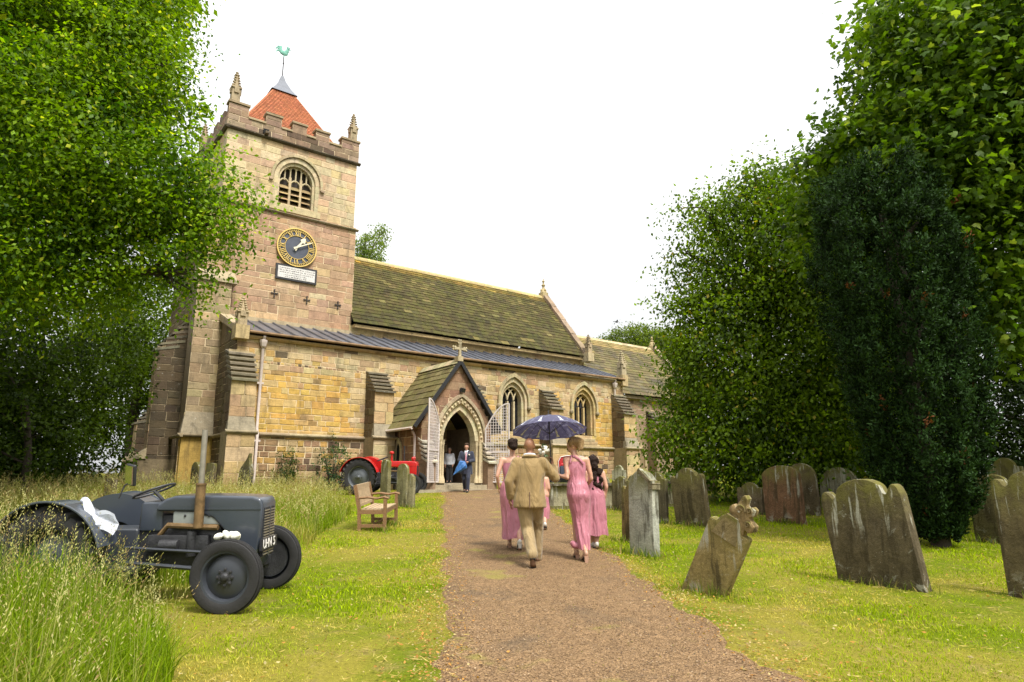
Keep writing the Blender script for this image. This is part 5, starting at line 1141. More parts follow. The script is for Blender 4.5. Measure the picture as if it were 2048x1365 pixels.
M['brown_leather'] = plain('brown_leather', (.10, .05, .025), .5); M['black_leather'] = plain('black_leather', (.012, .011, .011), .35); M['nude_leather'] = plain('nude_leather', (.42, .25, .17), .45); M['pale_leather'] = plain('pale_leather', (.55, .52, .47), .5)
def hair_mat(name, c):
    m = NT(name); p = m.pos(); f = m.noise(35, 4, .6, vec_scale(m, p, (2.5, 2.5, .5)), 1.2)
    return m.done(m.bsdf(m.mix(1.0, c, m.rng(f, .25, .75, .5, 1.5), 'MULTIPLY'), .6, 0, m.bump(f, .9, .02), Specular_IOR_Level=.12))
M['hair_dark'] = hair_mat('dark_hair', (.022, .012, .008)); M['hair_blonde'] = hair_mat('blonde_hair', (.30, .19, .085)); M['hair_brown'] = hair_mat('brown_hair', (.05, .03, .018)); M['hair_grey'] = hair_mat('greying_hair', (.26, .21, .15))
M['pink_tie'] = plain('pink_tie', (.5, .22, .27), .5); M['petal'] = plain('flower_petal', (.66, .62, .52), .8); M['leafy'] = plain('bouquet_leaf', (.05, .09, .03), .6)
def blob(mb, voxel, it, name, mat, parent, extra=None):
    me = mb.data('tmp'); o = bpy.data.objects.new('tmp', me); COL.objects.link(o)
    r = o.modifiers.new('r', 'REMESH'); r.mode = 'VOXEL'; r.voxel_size = voxel * 1.25; r.use_smooth_shade = True
    if it: s = o.modifiers.new('s', 'SMOOTH'); s.iterations = it; s.factor = .5
    dg = bpy.context.evaluated_depsgraph_get(); m2 = bpy.data.meshes.new_from_object(o.evaluated_get(dg)); bpy.data.objects.remove(o); bpy.data.meshes.remove(me)
    if extra is not None:
        bm = bmesh.new(); bm.from_mesh(m2); e2 = extra.data('tmp2'); bm.from_mesh(e2); bm.to_mesh(m2); bm.free(); bpy.data.meshes.remove(e2)
    m2.polygons.foreach_set('use_smooth', [True] * len(m2.polygons)); m2.materials.clear(); m2.name = name
    return link(name, m2, mat, parent)
def limb(mb, pts, rads, seg=10):
    P = []; Rr = []
    pts = [V3(p) for p in pts]
    for i in range(len(pts) - 1):
        for k in range(4): t = k / 4; P.append(pts[i].lerp(pts[i + 1], t)); Rr.append(rads[i] * (1 - t) + rads[i + 1] * t)
    P.append(pts[-1]); Rr.append(rads[-1]); mb.tube(P, Rr, seg)
    for p, r in ((pts[0], rads[0]), (pts[-1], rads[-1])): mb.ell(p, (r, r, r), 10, 6)
    for p, r in zip(pts[1:-1], rads[1:-1]): mb.ell(p, (r, r, r), 10, 6)
def hand(mb, fg, wr, d, n, s, grip=False):
    """palm grows from wrist along d, palm normal n; five fingers go to fg"""
    wr, d, n = V3(wr), V3(d).normalized(), V3(n).normalized(); n = (n - d * n.dot(d)).normalized(); x = d.cross(n) * s; pc = wr + d * .045
    mb.ell(pc, (.03, .03, .03), 8, 6); mb.tube([wr, wr + d * .03, wr + d * .085], [(.026, .02), (.038, .017), (.036, .015)], 10, side=x)
    for k, (o, ln) in enumerate(((-.030, .062), (-.010, .074), (.011, .070), (.030, .056))):
        b = wr + d * .08 + x * o; c1, c2 = (.9, 1.9) if grip else (.25, .6)
        p1 = b + (d * math.cos(c1 * .5) + n * math.sin(c1 * .5)) * ln * .45; p2 = p1 + (d * math.cos(c1) + n * math.sin(c1)) * ln * .33; p3 = p2 + (d * math.cos(c2) + n * math.sin(c2)) * ln * .28
        fg.tube([b - d * .01, b, p1, p2, p3], [.0095, .0095, .009, .008, .006], 6)
    b = wr + d * .03 - x * .03; p1 = b + (d * .6 - x * .75 + n * .25).normalized() * .035; p2 = p1 + (d * .8 - x * (.0 if grip else .4) + n * (.7 if grip else .3)).normalized() * .03
    fg.tube([wr + d * .015 - x * .012, b, p1, p2], [.013, .012, .010, .007], 6)
def face_head(mb, c, yaw=0, pitch=0, k=1.0):
    m = Matrix.Rotation(yaw, 3, 'Z') @ Matrix.Rotation(pitch, 3, 'X'); c = V3(c); q = lambda x, y, z: c + m @ V3((x, y, z)) * k
    mb.ell(q(0, -.01, .025), (.077 * k, .097 * k, .098 * k), 14, 10, m); mb.ell(q(0, .025, -.045), (.057 * k, .068 * k, .075 * k), 12, 8, m)   # skull, jaw
    mb.ell(q(0, .098, -.015), (.013 * k, .022 * k, .026 * k), 8, 6, m); mb.ell(q(0, .078, -.088), (.03 * k, .02 * k, .022 * k), 8, 6, m); mb.ell(q(0, .085, .03), (.05 * k, .015 * k, .018 * k), 8, 6, m)  # nose, chin, brow
    for s in (-1, 1): mb.ell(q(s * .079, -.008, -.005), (.012 * k, .02 * k, .034 * k), 8, 6, m)
    return m, q
def body(J, t, skin, voxel=.014, k=1.0, female=False, yaw=0, pitch=0, gripR=False, gripL=False, faces=False):
    mb, fg = MB(), MB(); X = (1, 0, 0); w = .9 if female else 1.0
    mb.tube([J['pelvis'] - V3((0, 0, .10)), J['pelvis'], J['waist'], J['chest'], J['chest'] + V3((0, -.01, .10)), J['neck'] - V3((0, .01, .03))], [(.13, .10), (.165 * (1.02 if female else .95), .115), (.125 * w, .09), (.155 * w, .105), (.15 * w, .085), (.06, .06)], 14, side=X)
    limb(mb, [J['neck'] - V3((0, .005, .06)), J['head'] - V3((0, .0, .05))], [.058 * w, .05 * w])
    for s in 'LR':
        limb(mb, [J['sh' + s], J['el' + s], J['wr' + s]], [.05 * w, .038 * w, .026 * w]); limb(mb, [J['hip' + s], J['kn' + s], J['an' + s]], [.085, .055, .038])
        limb(mb, [J['an' + s], J['toe' + s]], [.036, .03]); limb(mb, [J['chest'] + V3((0, 0, .08)), J['sh' + s]], [.06, .052 * w])
        d = (J['wr' + s] - J['el' + s]); sg = 1 if s == 'R' else -1
        nrm = J.get('palm' + s, V3((-sg, .2, 0))); hand(mb, fg, J['wr' + s], J.get('hd' + s, d), nrm, sg, gripR if s == 'R' else gripL)
    m, q = face_head(mb, J['head'], yaw, pitch, k)
    o = blob(mb, voxel, 2, 'body', M[skin], t, fg)
    if faces:
        for s in (-1, 1): e = MB(); e.ell(q(s * .03, .082, .008), (.014, .008, .007), 8, 6, m); e.build('eye', M['black_leather'], o)
        e = MB(); e.ell(q(0, .09, -.055), (.022, .008, .005), 8, 6, m); e.build('mouth', M['pink_tie'], o)
    return o, m, q
def joints(**kw): return {k: V3(v) for k, v in kw.items()}
def shoe(t, an, toe, mat, heel=0, name='shoe', sole=None):
    an, toe = V3(an), V3(toe); d = (toe - an); f = V3((d.x, d.y, 0)); f = f.normalized() if f.length > .01 else V3((0, 1, 0)); mb = MB()
    hb = an + V3((0, 0, -.075)) - f * .045
    P = [hb + V3((0, 0, .045)), an + V3((0, 0, -.045)), an.lerp(toe, .55) + V3((0, 0, -.01)), toe + V3((0, 0, .006)), toe + f * .05]
    mb.tube(P, [(.032, .045), (.040, .05), (.044, .036), (.046, .026), (.03, .018)], 10, side=f.cross(V3((0, 0, 1)))); mb.ell(hb + V3((0, 0, .045)), (.034, .034, .045), 8, 6); mb.ell(toe + f * .05, (.03, .03, .018), 8, 6)
    o = blob(mb, .010, 2, name, M[mat], t)
    s = MB(); nrm = (toe - hb); s.bar(hb + V3((0, 0, -.002)), toe + f * .07 - V3((0, 0, .024)), .078, .014, up=(0, 0, 1)); s.build('sole', M[sole or 'black_leather'], o)
    if heel: h = MB(); ax = (an - toe).normalized() if heel > .05 else V3((0, 0, 1)); h.hexa([hb + V3((x, y, -heel)) * 1.0 for x, y in ((-.02, -.02), (.02, -.02), (.02, .02), (-.02, .02))] + [hb + V3((x, y, .01)) for x, y in ((-.03, -.03), (.03, -.03), (.03, .03), (-.03, .03))]); h.build('heel', M[mat], o)
    return o
# --- man in the tan suit, walking away under the umbrella
TMX, TMY = .255, 9.85
tm = thing('person', 'bald man in tan suit walking up the path holding an open umbrella', 'person', (TMX, TMY, GZ(TMX, TMY)), (0, 0, R(-2)), 'wedding party walking up the path')
J = joints(pelvis=(0, 0, .98), waist=(0, .0, 1.12), chest=(0, .02, 1.32), neck=(0, .03, 1.53), head=(.0, .07, 1.672), shL=(-.195, .0, 1.45), elL=(-.30, -.05, 1.17), wrL=(-.285, .05, .92), shR=(.195, .0, 1.45), elR=(.37, .09, 1.22), wrR=(.335, .28, 1.40), hipL=(-.09, 0, .93), knL=(-.035, .03, .50), anL=(.035, -.30, .17), toeL=(.045, -.20, .045), hipR=(.09, 0, .93), knR=(.11, .24, .53), anR=(.10, .30, .10), toeR=(.10, .45, .03), hdR=(-.05, .15, 1), palmR=(-.9, -.3, 0))
bo, hm, hq = body(J, tm, 'skin_tan', .013, 1.0, False, R(-12), 0, gripR=True)
mb = MB(); mb.tube([(0, -.01, .80), (0, -.01, .90), (0, 0, 1.02), (0, .0, 1.14), (0, .01, 1.28), (0, .01, 1.40), (0, .015, 1.47), (0, .02, 1.525)], [(.245, .165), (.235, .16), (.215, .148), (.205, .138), (.225, .145), (.215, .13), (.155, .10), (.078, .075)], 24, side=(1, 0, 0))
limb(mb, [J['shL'] + V3((.01, 0, -.01)), J['elL'], J['wrL'] + V3((0, -.01, .03))], [.083, .070, .055]); limb(mb, [J['shR'] + V3((-.01, 0, -.01)), J['elR'], J['wrR'].lerp(J['elR'], .15)], [.083, .072, .056])
jk = blob(mb, .013, 3, 'jacket', M['linen'], tm)
mb = MB(); mb.bar((0, -.178, .80), (0, -.155, 1.02), .012, .012, up=(0, 1, 0)); mb.build('back_vent', M['brown_leather'], jk)
mb = MB(); mb.tube([V3((.075 * math.cos(a), .035 + .072 * math.sin(a), 1.545 - .01 * math.sin(a))) for a in np.linspace(0, 2 * math.pi, 17)], .018, 6); mb.build('shirt_collar', M['white_cotton'], tm, smooth=True)
mb = MB(); mb.tube([V3((.098 * math.cos(a), .02 + .092 * math.sin(a), 1.515 - .015 * math.sin(a))) for a in np.linspace(math.pi * .85, math.pi * 2.15, 17)], .022, 6); mb.build('jacket_collar', M['linen'], tm, smooth=True)
mb = MB(); limb(mb, [J['hipL'], J['knL'], J['anL'] + V3((0, -.0, .02))], [.118, .092, .078]); limb(mb, [J['hipR'], J['knR'], J['anR'] + V3((0, 0, .0))], [.118, .088, .074]); mb.tube([(0, 0, .84), (0, 0, 1.02)], [(.19, .14), (.18, .125)], 16, side=(1, 0, 0)); blob(mb, .013, 2, 'trousers', M['chino'], tm)
mb = MB(); f0 = V3((.035, -.335, .185)); mb.tube([f0, V3((.04, -.31, .07)), V3((.045, -.20, .03)), V3((.045, -.13, .012))], [(.036, .03), (.042, .04), (.046, .03), (.03, .014)], 10, side=(1, 0, 0)); mb.ell(f0 + V3((0, .03, -.03)), (.04, .045, .05), 8, 6); sh = blob(mb, .010, 2, 'shoe', M['brown_leather'], tm); mb = MB(); mb.bar((.038, -.358, .15), (.045, -.245, .02), .074, .014, up=(0, 0, 1)); mb.bar((.045, -.245, .018), (.046, -.12, .0), .08, .014); mb.build('sole', M['black_leather'], sh); shoe(tm, J['anR'], J['toeR'], 'brown_leather')
# --- umbrella in his hand
def umbrella():
    hand_w = Matrix.Translation((TMX, TMY, GZ(TMX, TMY))) @ Matrix.Rotation(R(-2), 4, 'Z') @ V3((.335 - .018, .28 + .012, 1.455))
    t = thing('umbrella', 'open navy umbrella printed with white towers, held over the tan-suited man', 'umbrella', hand_w, (R(-10), R(-2), 0))
    mb = MB(); mb.tube([(0, 0, -.10), (0, 0, .08)], .017, 8); mb.tube([(0, 0, .06), (0, 0, .80)], .008, 8); mb.build('shaft', M['black_paint'], t)
    zt, rad, dep, n = .70, .575, .235, 10
    def S(a, r):  # a in panels, r 0..1
        th = 2 * math.pi * a / n; fr = a - math.floor(a); sag = (math.cos(math.pi * (2 * fr - 1)) + 1) / 2   # 1 at panel middle
        rr = rad * r * (1 - .045 * sag * r * r); z = zt - dep * (r ** 2.1) - .02 * sag * r * (1 - r) * 2 + .012 * sag * r * r
        return V3((rr * math.sin(th), rr * math.cos(th), z))
    mb = MB(); na, nr = n * 6, 10; idx = {}
    for i in range(na):
        for j in range(nr + 1): idx[i, j] = len(mb.v); mb.v.append(tuple(S(i / 6, max(j / nr, .01))))
    for i in range(na):
        for j in range(nr): mb.f.append((idx[i, j], idx[(i + 1) % na, j], idx[(i + 1) % na, j + 1], idx[i, j + 1])); mb.c.append((1, 1, 1))
    m = NT('umbrella_fabric'); p = m.n('ShaderNodeTexCoord').outputs['Object']; s = m.rng(m.noise(9, 4, .6, p, 1.2), .52, .62, 0, .45, True); c = m.mix(s, (.075, .07, .14), (.30, .30, .42)); tr = m.n('ShaderNodeBsdfTranslucent'); m.l(c, tr.inputs[0]); x = m.n('ShaderNodeMixShader'); x.inputs[0].default_value = .35; m.l(m.bsdf(c, .5), x.inputs[1]); m.l(tr.outputs[0], x.inputs[2])
    cn = mb.build('canopy', m.done(x.outputs[0]), t, smooth='all', fix=False)
    tower = [(-.07, .95), (-.07, .91), (-.035, .89), (-.035, .82), (-.055, .80), (-.028, .77), (-.025, .70), (-.01, .66), (0, .56), (.012, .66), (.03, .70), (.03, .77), (.06, .80), (.035, .82), (.035, .89), (.08, .91), (.08, .95)]
    for k in range(n):
        for off in (.003, -.003):
            mb = MB(); a0 = k + .5
            for q in range(len(tower) // 2): u0, r0 = tower[q]; u1, r1 = tower[q + 1]; v0, s0 = tower[-1 - q]; v1, s1 = tower[-2 - q]; mb.poly([S(a0 + u, r) + V3((0, 0, off)) for u, r in ((u0, r0), (v0, s0), (v1, s1), (u1, r1))])
            mb.build('printed_tower', M['white_cotton'], cn, fix=False)
    for k in range(n):
        mb = MB(); mb.tube([S(k, r) - V3((0, 0, .008)) for r in (.03, .3, .6, .8, .97)], .003, 5); mb.tube([(0, 0, zt - .28), S(k, .5) - V3((0, 0, .012))], .003, 5); mb.build('rib', M['black_paint'], t)
        mb = MB(); mb.ell(S(k, 1.0), (.008, .008, .008), 6, 4); mb.build('rib_tip', M['black_paint'], t)
umbrella()
# --- dresses
def dress(t, rings, name='dress', mat='satin', folds=9, amp=.075, seed=0, seg=56):
    """rings: (x, y, z, rx, ry, foldiness)"""
    r = random.Random(seed); ph = [r.uniform(0, 6.28) for _ in range(4)]; mb = MB(); R_ = []
    for i in range(len(rings) - 1):
        for k in range(4):
            q = k / 4; R_.append([a + (b - a) * (q * q * (3 - 2 * q) if n_ > 2 else q) for n_, (a, b) in enumerate(zip(rings[i], rings[i + 1]))])
    R_.append(list(rings[-1])); b = 0
    for i, (x, y, z, rx, ry, fo) in enumerate(R_):
        for k in range(seg):
            a = 2 * math.pi * k / seg; f = 1 + fo * amp * (math.sin(folds * a + ph[0] + z * 2.2) + .6 * math.sin((folds + 4) * a + ph[1] - z * 3) + .5 * math.sin(3 * a + ph[2]))
            mb.v.append((x + rx * f * math.cos(a), y + ry * f * math.sin(a), z + .012 * fo * math.sin(4 * a + ph[3])))
    for i in range(len(R_) - 1):
        for k in range(seg): k2 = (k + 1) % seg; mb.f.append((i * seg + k, i * seg + k2, (i + 1) * seg + k2, (i + 1) * seg + k)); mb.c.append((1, 1, 1))
    return mb.build(name, M[mat], t, smooth='all', fix=False)
def strap(o, pts, w=.03, mat='satin'):
    mb = MB(); mb.tube(pts, [(w, .012)] * len(pts), 8, side=(.3, .2, 1)); mb.build('shoulder_strap', M[mat], o, smooth=True)
def hairdo(t, parts, mat, name='hair', vox=.012, noisy=.006, seed=0):
    mb = MB()
    for c, r in parts: mb.ell(c, r, 12, 8)
    o = blob(mb, vox, 2, name, M[mat], t)
    for v in o.data.vertices:
        n = mnoise.noise_vector(v.co * 28 + V3((seed, 0, 0))); v.co += n * noisy
    return o
def bouquet(pos, label, seed, k=1.0):
    t = thing('bouquet', label, 'bouquet', pos); r = random.Random(seed)
    for i in range(16):
        d = V3((r.gauss(0, 1), r.gauss(0, 1), r.gauss(.4, 1))).normalized() * .07 * k; mb = MB()
        mb.ell(d, (.034 * k, .034 * k, .03 * k), 8, 6)
        for q in range(5): a = q * 1.256; mb.ell(d + V3((math.cos(a), math.sin(a), .3)) * .02 * k, (.022 * k, .022 * k, .016 * k), 6, 4)
        f = mb.build('flower', M['petal'], t, smooth=True)
    mb = MB()
    for i in range(18): d = V3((r.gauss(0, 1), r.gauss(0, 1), r.gauss(0, 1))).normalized(); e = d.cross(V3((0, 0, 1))).normalized() * .022 * k; mb.poly([d * .05 * k, d * .09 * k + e, d * .14 * k, d * .09 * k - e])
    o = mb.build('foliage', M['leafy'], t, fix=False); o['kind'] = 'stuff'; mb = MB(); mb.tube([(0, 0, -.05 * k), (0, 0, -.17 * k)], .014, 6); mb.build('stems', M['leafy'], t)
    return t
# bridesmaid with pinned-up dark hair
ax_, ay_ = .0, 11.3
bd = thing('person', 'bridesmaid in pink one-shoulder dress with dark hair pinned up, partly behind the tan-suited man', 'person', (ax_, ay_, GZ(ax_, ay_)), (0, 0, R(4)), 'wedding party walking up the path')
J = joints(pelvis=(0, 0, 1.00), waist=(0, 0, 1.15), chest=(0, .02, 1.34), neck=(0, .02, 1.53), head=(.01, .06, 1.672), shL=(-.165, 0, 1.45), elL=(-.25, -.07, 1.18), wrL=(-.21, .02, .98), shR=(.165, .0, 1.45), elR=(.36, .06, 1.27), wrR=(.52, .12, 1.40), hipL=(-.08, 0, .95), knL=(-.05, .16, .54), anL=(-.03, .14, .14), toeL=(-.03, .28, .03), hipR=(.08, 0, .95), knR=(.10, .0, .53), anR=(.10, -.30, .20), toeR=(.10, -.22, .06), hdR=(.3, .1, 1))
body(J, bd, 'skin_fair', .014, .97, True, R(-10), 0, gripR=True)
o = dress(bd, [(.04, -.06, .20, .20, .19, 1.2), (.03, -.04, .38, .185, .17, 1.0), (.01, .0, .62, .185, .165, .5), (0, .0, .86, .20, .165, .2), (0, .0, 1.0, .192, .15, .12), (0, 0, 1.15, .138, .112, .15), (0, .015, 1.30, .158, .125, .15), (0, .015, 1.40, .155, .115, .05)], seed=1)
strap(o, [(.10, -.10, 1.36), (.12, -.07, 1.45), (.10, .0, 1.50), (.06, .09, 1.42)], .02); strap(o, [(-.04, -.115, 1.36), (.06, -.095, 1.44), (.10, -.02, 1.505)], .012)
hairdo(bd, [((.01, .03, 1.72), (.088, .10, .092)), ((.01, -.05, 1.70), (.085, .075, .085)), ((.02, -.09, 1.66), (.065, .055, .06)), ((-.03, -.07, 1.74), (.05, .05, .05)), ((.05, -.06, 1.76), (.045, .05, .04))], 'hair_dark', seed=1, noisy=.012)
shoe(bd, J['anR'] + V3((0, 0, .0)), J['toeR'], 'pale_leather', .05); shoe(bd, J['anL'], J['toeL'], 'nude_leather', .05)
wv = Matrix.Translation((ax_, ay_, GZ(ax_, ay_))) @ Matrix.Rotation(R(4), 4, 'Z') @ V3((.55, .13, 1.60)); bouquet(wv, 'bridesmaid bouquet of white and cream flowers seen over the tan-suited man', 3)
# blonde bridesmaid
bx_, by_ = .98, 10.25
bl = thing('person', 'blonde bridesmaid in pink dress taking the arm of the man with the umbrella', 'person', (bx_, by_, GZ(bx_, by_)), (0, 0, R(2)), 'wedding party walking up the path')
J = joints(pelvis=(0, 0, 1.03), waist=(-.01, 0, 1.19), chest=(-.02, .01, 1.37), neck=(-.03, .02, 1.555), head=(-.05, .04, 1.69), shL=(-.175, -.01, 1.47), elL=(-.16, -.10, 1.20), wrL=(-.37, .02, 1.27), shR=(.145, .0, 1.47), elR=(.21, .0, 1.19), wrR=(.15, .2, 1.07), hipL=(-.07, 0, .97), knL=(-.02, .14, .56), anL=(-.02, .10, .16), toeL=(-.03, .25, .03), hipR=(.08, 0, .97), knR=(.06, -.02, .54), anR=(.07, -.20, .17), toeR=(.06, -.06, .03), hdL=(-1, .25, .25))
body(J, bl, 'skin_fair', .014, .98, True, R(62), R(-6))
o = dress(bl, [(.07, -.10, .19, .085, .115, 1.0), (.055, -.05, .40, .105, .13, .9), (.04, .0, .62, .128, .142, .5), (.025, .0, .80, .158, .16, .25), (.01, -.02, .95, .176, .172, .12), (0, -.01, 1.06, .162, .145, .12), (-.01, 0, 1.20, .126, .108, .3), (-.02, .01, 1.34, .152, .122, .2), (-.02, .01, 1.44, .15, .108, .08)], seed=4)
mb = MB()
for k in range(10):
    q = k / 9; a0 = V3((.02 - .11 * q, -.10 + .05 * q, .27 - .05 * math.sin(q * 3))); mb.ell(a0, (.05, .05, .035 + .02 * math.sin(q * 9)), 8, 6)
blob(mb, .012, 2, 'dress_train', M['satin'], o)
strap(o, [(.09, -.105, 1.40), (.03, -.10, 1.47), (-.06, -.06, 1.525), (-.10, .03, 1.50)], .018); strap(o, [(-.12, -.10, 1.42), (-.10, -.08, 1.48), (-.09, -.02, 1.53)], .014)
hairdo(bl, [((-.045, .03, 1.735), (.092, .092, .085)), ((.02, .0, 1.725), (.075, .085, .085)), ((.055, -.03, 1.70), (.055, .05, .06)), ((.075, -.03, 1.74), (.045, .045, .045)), ((.06, -.05, 1.655), (.04, .04, .05)), ((-.075, .075, 1.72), (.045, .05, .06)), ((-.10, -.03, 1.72), (.035, .03, .06)), ((.02, -.06, 1.62), (.02, .02, .05))], 'hair_blonde', seed=7, noisy=.012)
shoe(bl, J['anR'], J['toeR'], 'nude_leather', .085); shoe(bl, J['anL'], J['toeL'], 'nude_leather', .07)
e = MB(); e.ell((-.06, -.045, 1.645), (.007, .007, .012), 6, 4); e.build('earring', M['gold'], bl)
# girl with long dark curls
cx2, cy2 = 1.40, 11.55
gl = thing('person', 'girl in pink dress with long dark curly hair walking beside the blonde bridesmaid', 'person', (cx2, cy2, GZ(cx2, cy2)), (0, 0, R(3)), 'wedding party walking up the path')
s_ = .845
J = {k: v * s_ for k, v in joints(pelvis=(0, 0, 1.0), waist=(0, 0, 1.15), chest=(0, .02, 1.34), neck=(0, .02, 1.53), head=(-.03, .05, 1.67), shL=(-.16, 0, 1.45), elL=(-.2, .0, 1.18), wrL=(-.16, .15, 1.0), shR=(.16, .0, 1.45), elR=(.22, -.04, 1.18), wrR=(.20, .04, .96), hipL=(-.08, 0, .95), knL=(-.08, .12, .54), anL=(-.05, .10, .11), toeL=(-.05, .24, .03), hipR=(.08, 0, .95), knR=(.06, .0, .53), anR=(-.02, -.12, .13), toeR=(-.02, .0, .03)).items()}
body(J, gl, 'skin_fair', .014, .95, True, R(10), 0)
dress(gl, [(.0, -.02, .22, .185, .165, 1.1), (.0, .0, .45, .175, .155, 1.0), (0, .0, .70, .165, .145, .6), (0, .0, .86, .155, .13, .3), (0, 0, .98, .122, .105, .2), (0, .01, 1.10, .135, .11, .15), (0, .01, 1.22, .13, .10, .05)], seed=9)
hp = [((-.025, .03, 1.45), (.082, .09, .085)), ((-.01, -.04, 1.42), (.08, .06, .09))]
rr = random.Random(4)
for k in range(26): z = 1.36 - .42 * (k / 26); hp.append(((rr.uniform(-.07, .08) + .02, -.075 - .02 * math.sin(k), z), (.04, .035, .05)))
hairdo(gl, hp, 'hair_dark', seed=3, noisy=.016)
for s in 'LR': shoe(gl, J['an' + s], J['toe' + s], 'pale_leather')
# small flower girl hidden behind the man's arm
dx2, dy2 = .60, 14.0
fg_ = thing('person', 'small flower girl in pink dress ahead of the man, mostly hidden by his raised arm', 'person', (dx2, dy2, GZ(dx2, dy2)), (0, 0, 0), 'wedding party walking up the path')
s_ = .70
J = {k: v * s_ for k, v in joints(pelvis=(0, 0, 1.0), waist=(0, 0, 1.15), chest=(0, .02, 1.34), neck=(0, .02, 1.53), head=(-.0, .05, 1.69), shL=(-.16, 0, 1.45), elL=(-.22, .0, 1.18), wrL=(-.18, .15, 1.0), shR=(.16, .0, 1.45), elR=(.22, -.04, 1.18), wrR=(.20, .1, 1.0), hipL=(-.08, 0, .95), knL=(-.08, .16, .54), anL=(-.05, .2, .11), toeL=(-.05, .34, .03), hipR=(.08, 0, .95), knR=(.08, .0, .53), anR=(.08, -.30, .24), toeR=(.08, -.24, .08)).items()}
body(J, fg_, 'skin_fair', .014, .92, True, 0, 0)
dress(fg_, [(.02, -.05, .24, .125, .125, 1.1), (.01, -.02, .42, .155, .14, 1.0), (0, .0, .60, .15, .135, .6), (0, 0, .80, .105, .09, .2), (0, .01, .92, .125, .10, .15), (0, .01, 1.01, .12, .095, .05), (0, .012, 1.06, .06, .06, 0)], seed=12)
hairdo(fg_, [((0, .02, 1.215), (.085, .095, .085)), ((0, -.05, 1.17), (.075, .05, .09)), ((0, -.06, 1.06), (.055, .035, .08))], 'hair_brown', seed=5)
for s in 'LR': shoe(fg_, J['an' + s], J['toe' + s], 'pale_leather')
# --- usher with a half-folded blue umbrella, coming out of the porch
ux, uy = -1.70, 25.45
us = thing('person', 'man in navy suit and pink tie stepping from the porch with a blue umbrella', 'person', (ux, uy, GZ(ux, uy)), (0, 0, R(176)), 'people at the porch')
J = joints(pelvis=(0, 0, .98), waist=(0, .0, 1.12), chest=(0, .02, 1.32), neck=(0, .03, 1.53), head=(.0, .07, 1.665), shL=(-.195, .0, 1.45), elL=(-.27, .02, 1.17), wrL=(-.10, .24, 1.12), shR=(.195, .0, 1.45), elR=(.28, .04, 1.18), wrR=(.10, .25, 1.10), hipL=(-.09, 0, .93), knL=(-.09, .16, .52), anL=(-.08, .18, .10), toeL=(-.08, .33, .03), hipR=(.09, 0, .93), knR=(.09, .02, .50), anR=(.08, -.20, .14), toeR=(.08, -.08, .03), hdL=(.6, .5, -.3), hdR=(-.6, .5, -.2))
bo, hm, hq = body(J, us, 'skin_fair', .016, 1.0, False, 0, R(-22), gripR=True, gripL=True, faces=True)
mb = MB(); mb.tube([(0, -.01, .66), (0, -.01, .90), (0, 0, 1.02), (0, .0, 1.14), (0, .01, 1.28), (0, .01, 1.40), (0, .015, 1.47), (0, .02, 1.52)], [(.235, .16), (.225, .155), (.205, .142), (.2, .135), (.22, .142), (.21, .13), (.155, .10), (.078, .075)], 20, side=(1, 0, 0))
for s in 'LR': limb(mb, [J['sh' + s], J['el' + s], J['wr' + s].lerp(J['el' + s], .1)], [.078, .064, .05])
jk = blob(mb, .016, 2, 'tailcoat', M['navy_wool'], us)
mb = MB(); mb.mesh([(-.055, .155, 1.49), (.055, .155, 1.49), (.0, .162, 1.12), (-.055, .09, 1.52), (.055, .09, 1.52)], [(0, 1, 2), (3, 4, 1, 0)]); mb.build('shirt_front', M['white_cotton'], us, fix=False)
mb = MB(); mb.hexa([V3((-.02, .165, 1.48)), V3((.02, .165, 1.48)), V3((.02, .155, 1.48)), V3((-.02, .155, 1.48)), V3((-.03, .172, 1.16)), V3((.03, .172, 1.16)), V3((.03, .16, 1.16)), V3((-.03, .16, 1.16))]); mb.build('tie', M['pink_tie'], us)
mb = MB(); mb.tube([V3((.07 * math.cos(a), .03 + .065 * math.sin(a), 1.535)) for a in np.linspace(0, 2 * math.pi, 13)], .016, 6); mb.build('shirt_collar', M['white_cotton'], us)
mb = MB(); mb.ell((-.12, .16, 1.38), (.03, .02, .03), 8, 6); mb.build('buttonhole_flower', M['petal'], us)
mb = MB()
for s in 'LR': limb(mb, [J['hip' + s], J['kn' + s], J['an' + s] + V3((0, 0, .0))], [.108, .08, .065])
mb.tube([(0, 0, .84), (0, 0, 1.0)], [(.18, .13), (.17, .12)], 14, side=(1, 0, 0)); blob(mb, .016, 2, 'trousers', M['navy_wool'], us)
hairdo(us, [((0, .085, 1.765), (.088, .085, .055)), ((0, .0, 1.75), (.09, .095, .08)), ((0, -.03, 1.70), (.082, .07, .09)), ((0, .12, 1.735), (.06, .035, .03))], 'hair_brown', seed=8)
for s in 'LR': shoe(us, J['an' + s], J['toe' + s], 'black_leather')
hw_ = Matrix.Translation((ux, uy, GZ(ux, uy))) @ Matrix.Rotation(R(176), 4, 'Z') @ V3((.02, .33, 1.10))
fu = thing('folded_umbrella', 'half-folded bright blue umbrella in the hands of the navy-suited man', 'umbrella', hw_, (0, R(42), R(10)))
M['blue_fabric'] = cloth('blue_umbrella_fabric', (.035, .15, .42), .6, 14, .45)
dress(fu, [(0, 0, .02, .05, .05, .5), (0, 0, -.10, .17, .10, 1.6), (0, 0, -.30, .12, .08, 1.5), (0, 0, -.55, .03, .03, .6), (0, 0, -.62, .008, .008, 0)], 'folded_canopy', 'blue_fabric', 5, .10, 3, 40)
mb = MB(); mb.tube([(0, 0, .22), (0, 0, -.70)], .008, 6); mb.tube([V3((.03 - .03 * math.cos(a), 0, .22 + .03 * math.sin(a))) for a in np.linspace(0, math.pi, 7)], .010, 6); mb.build('umbrella_stick', M['black_paint'], fu)
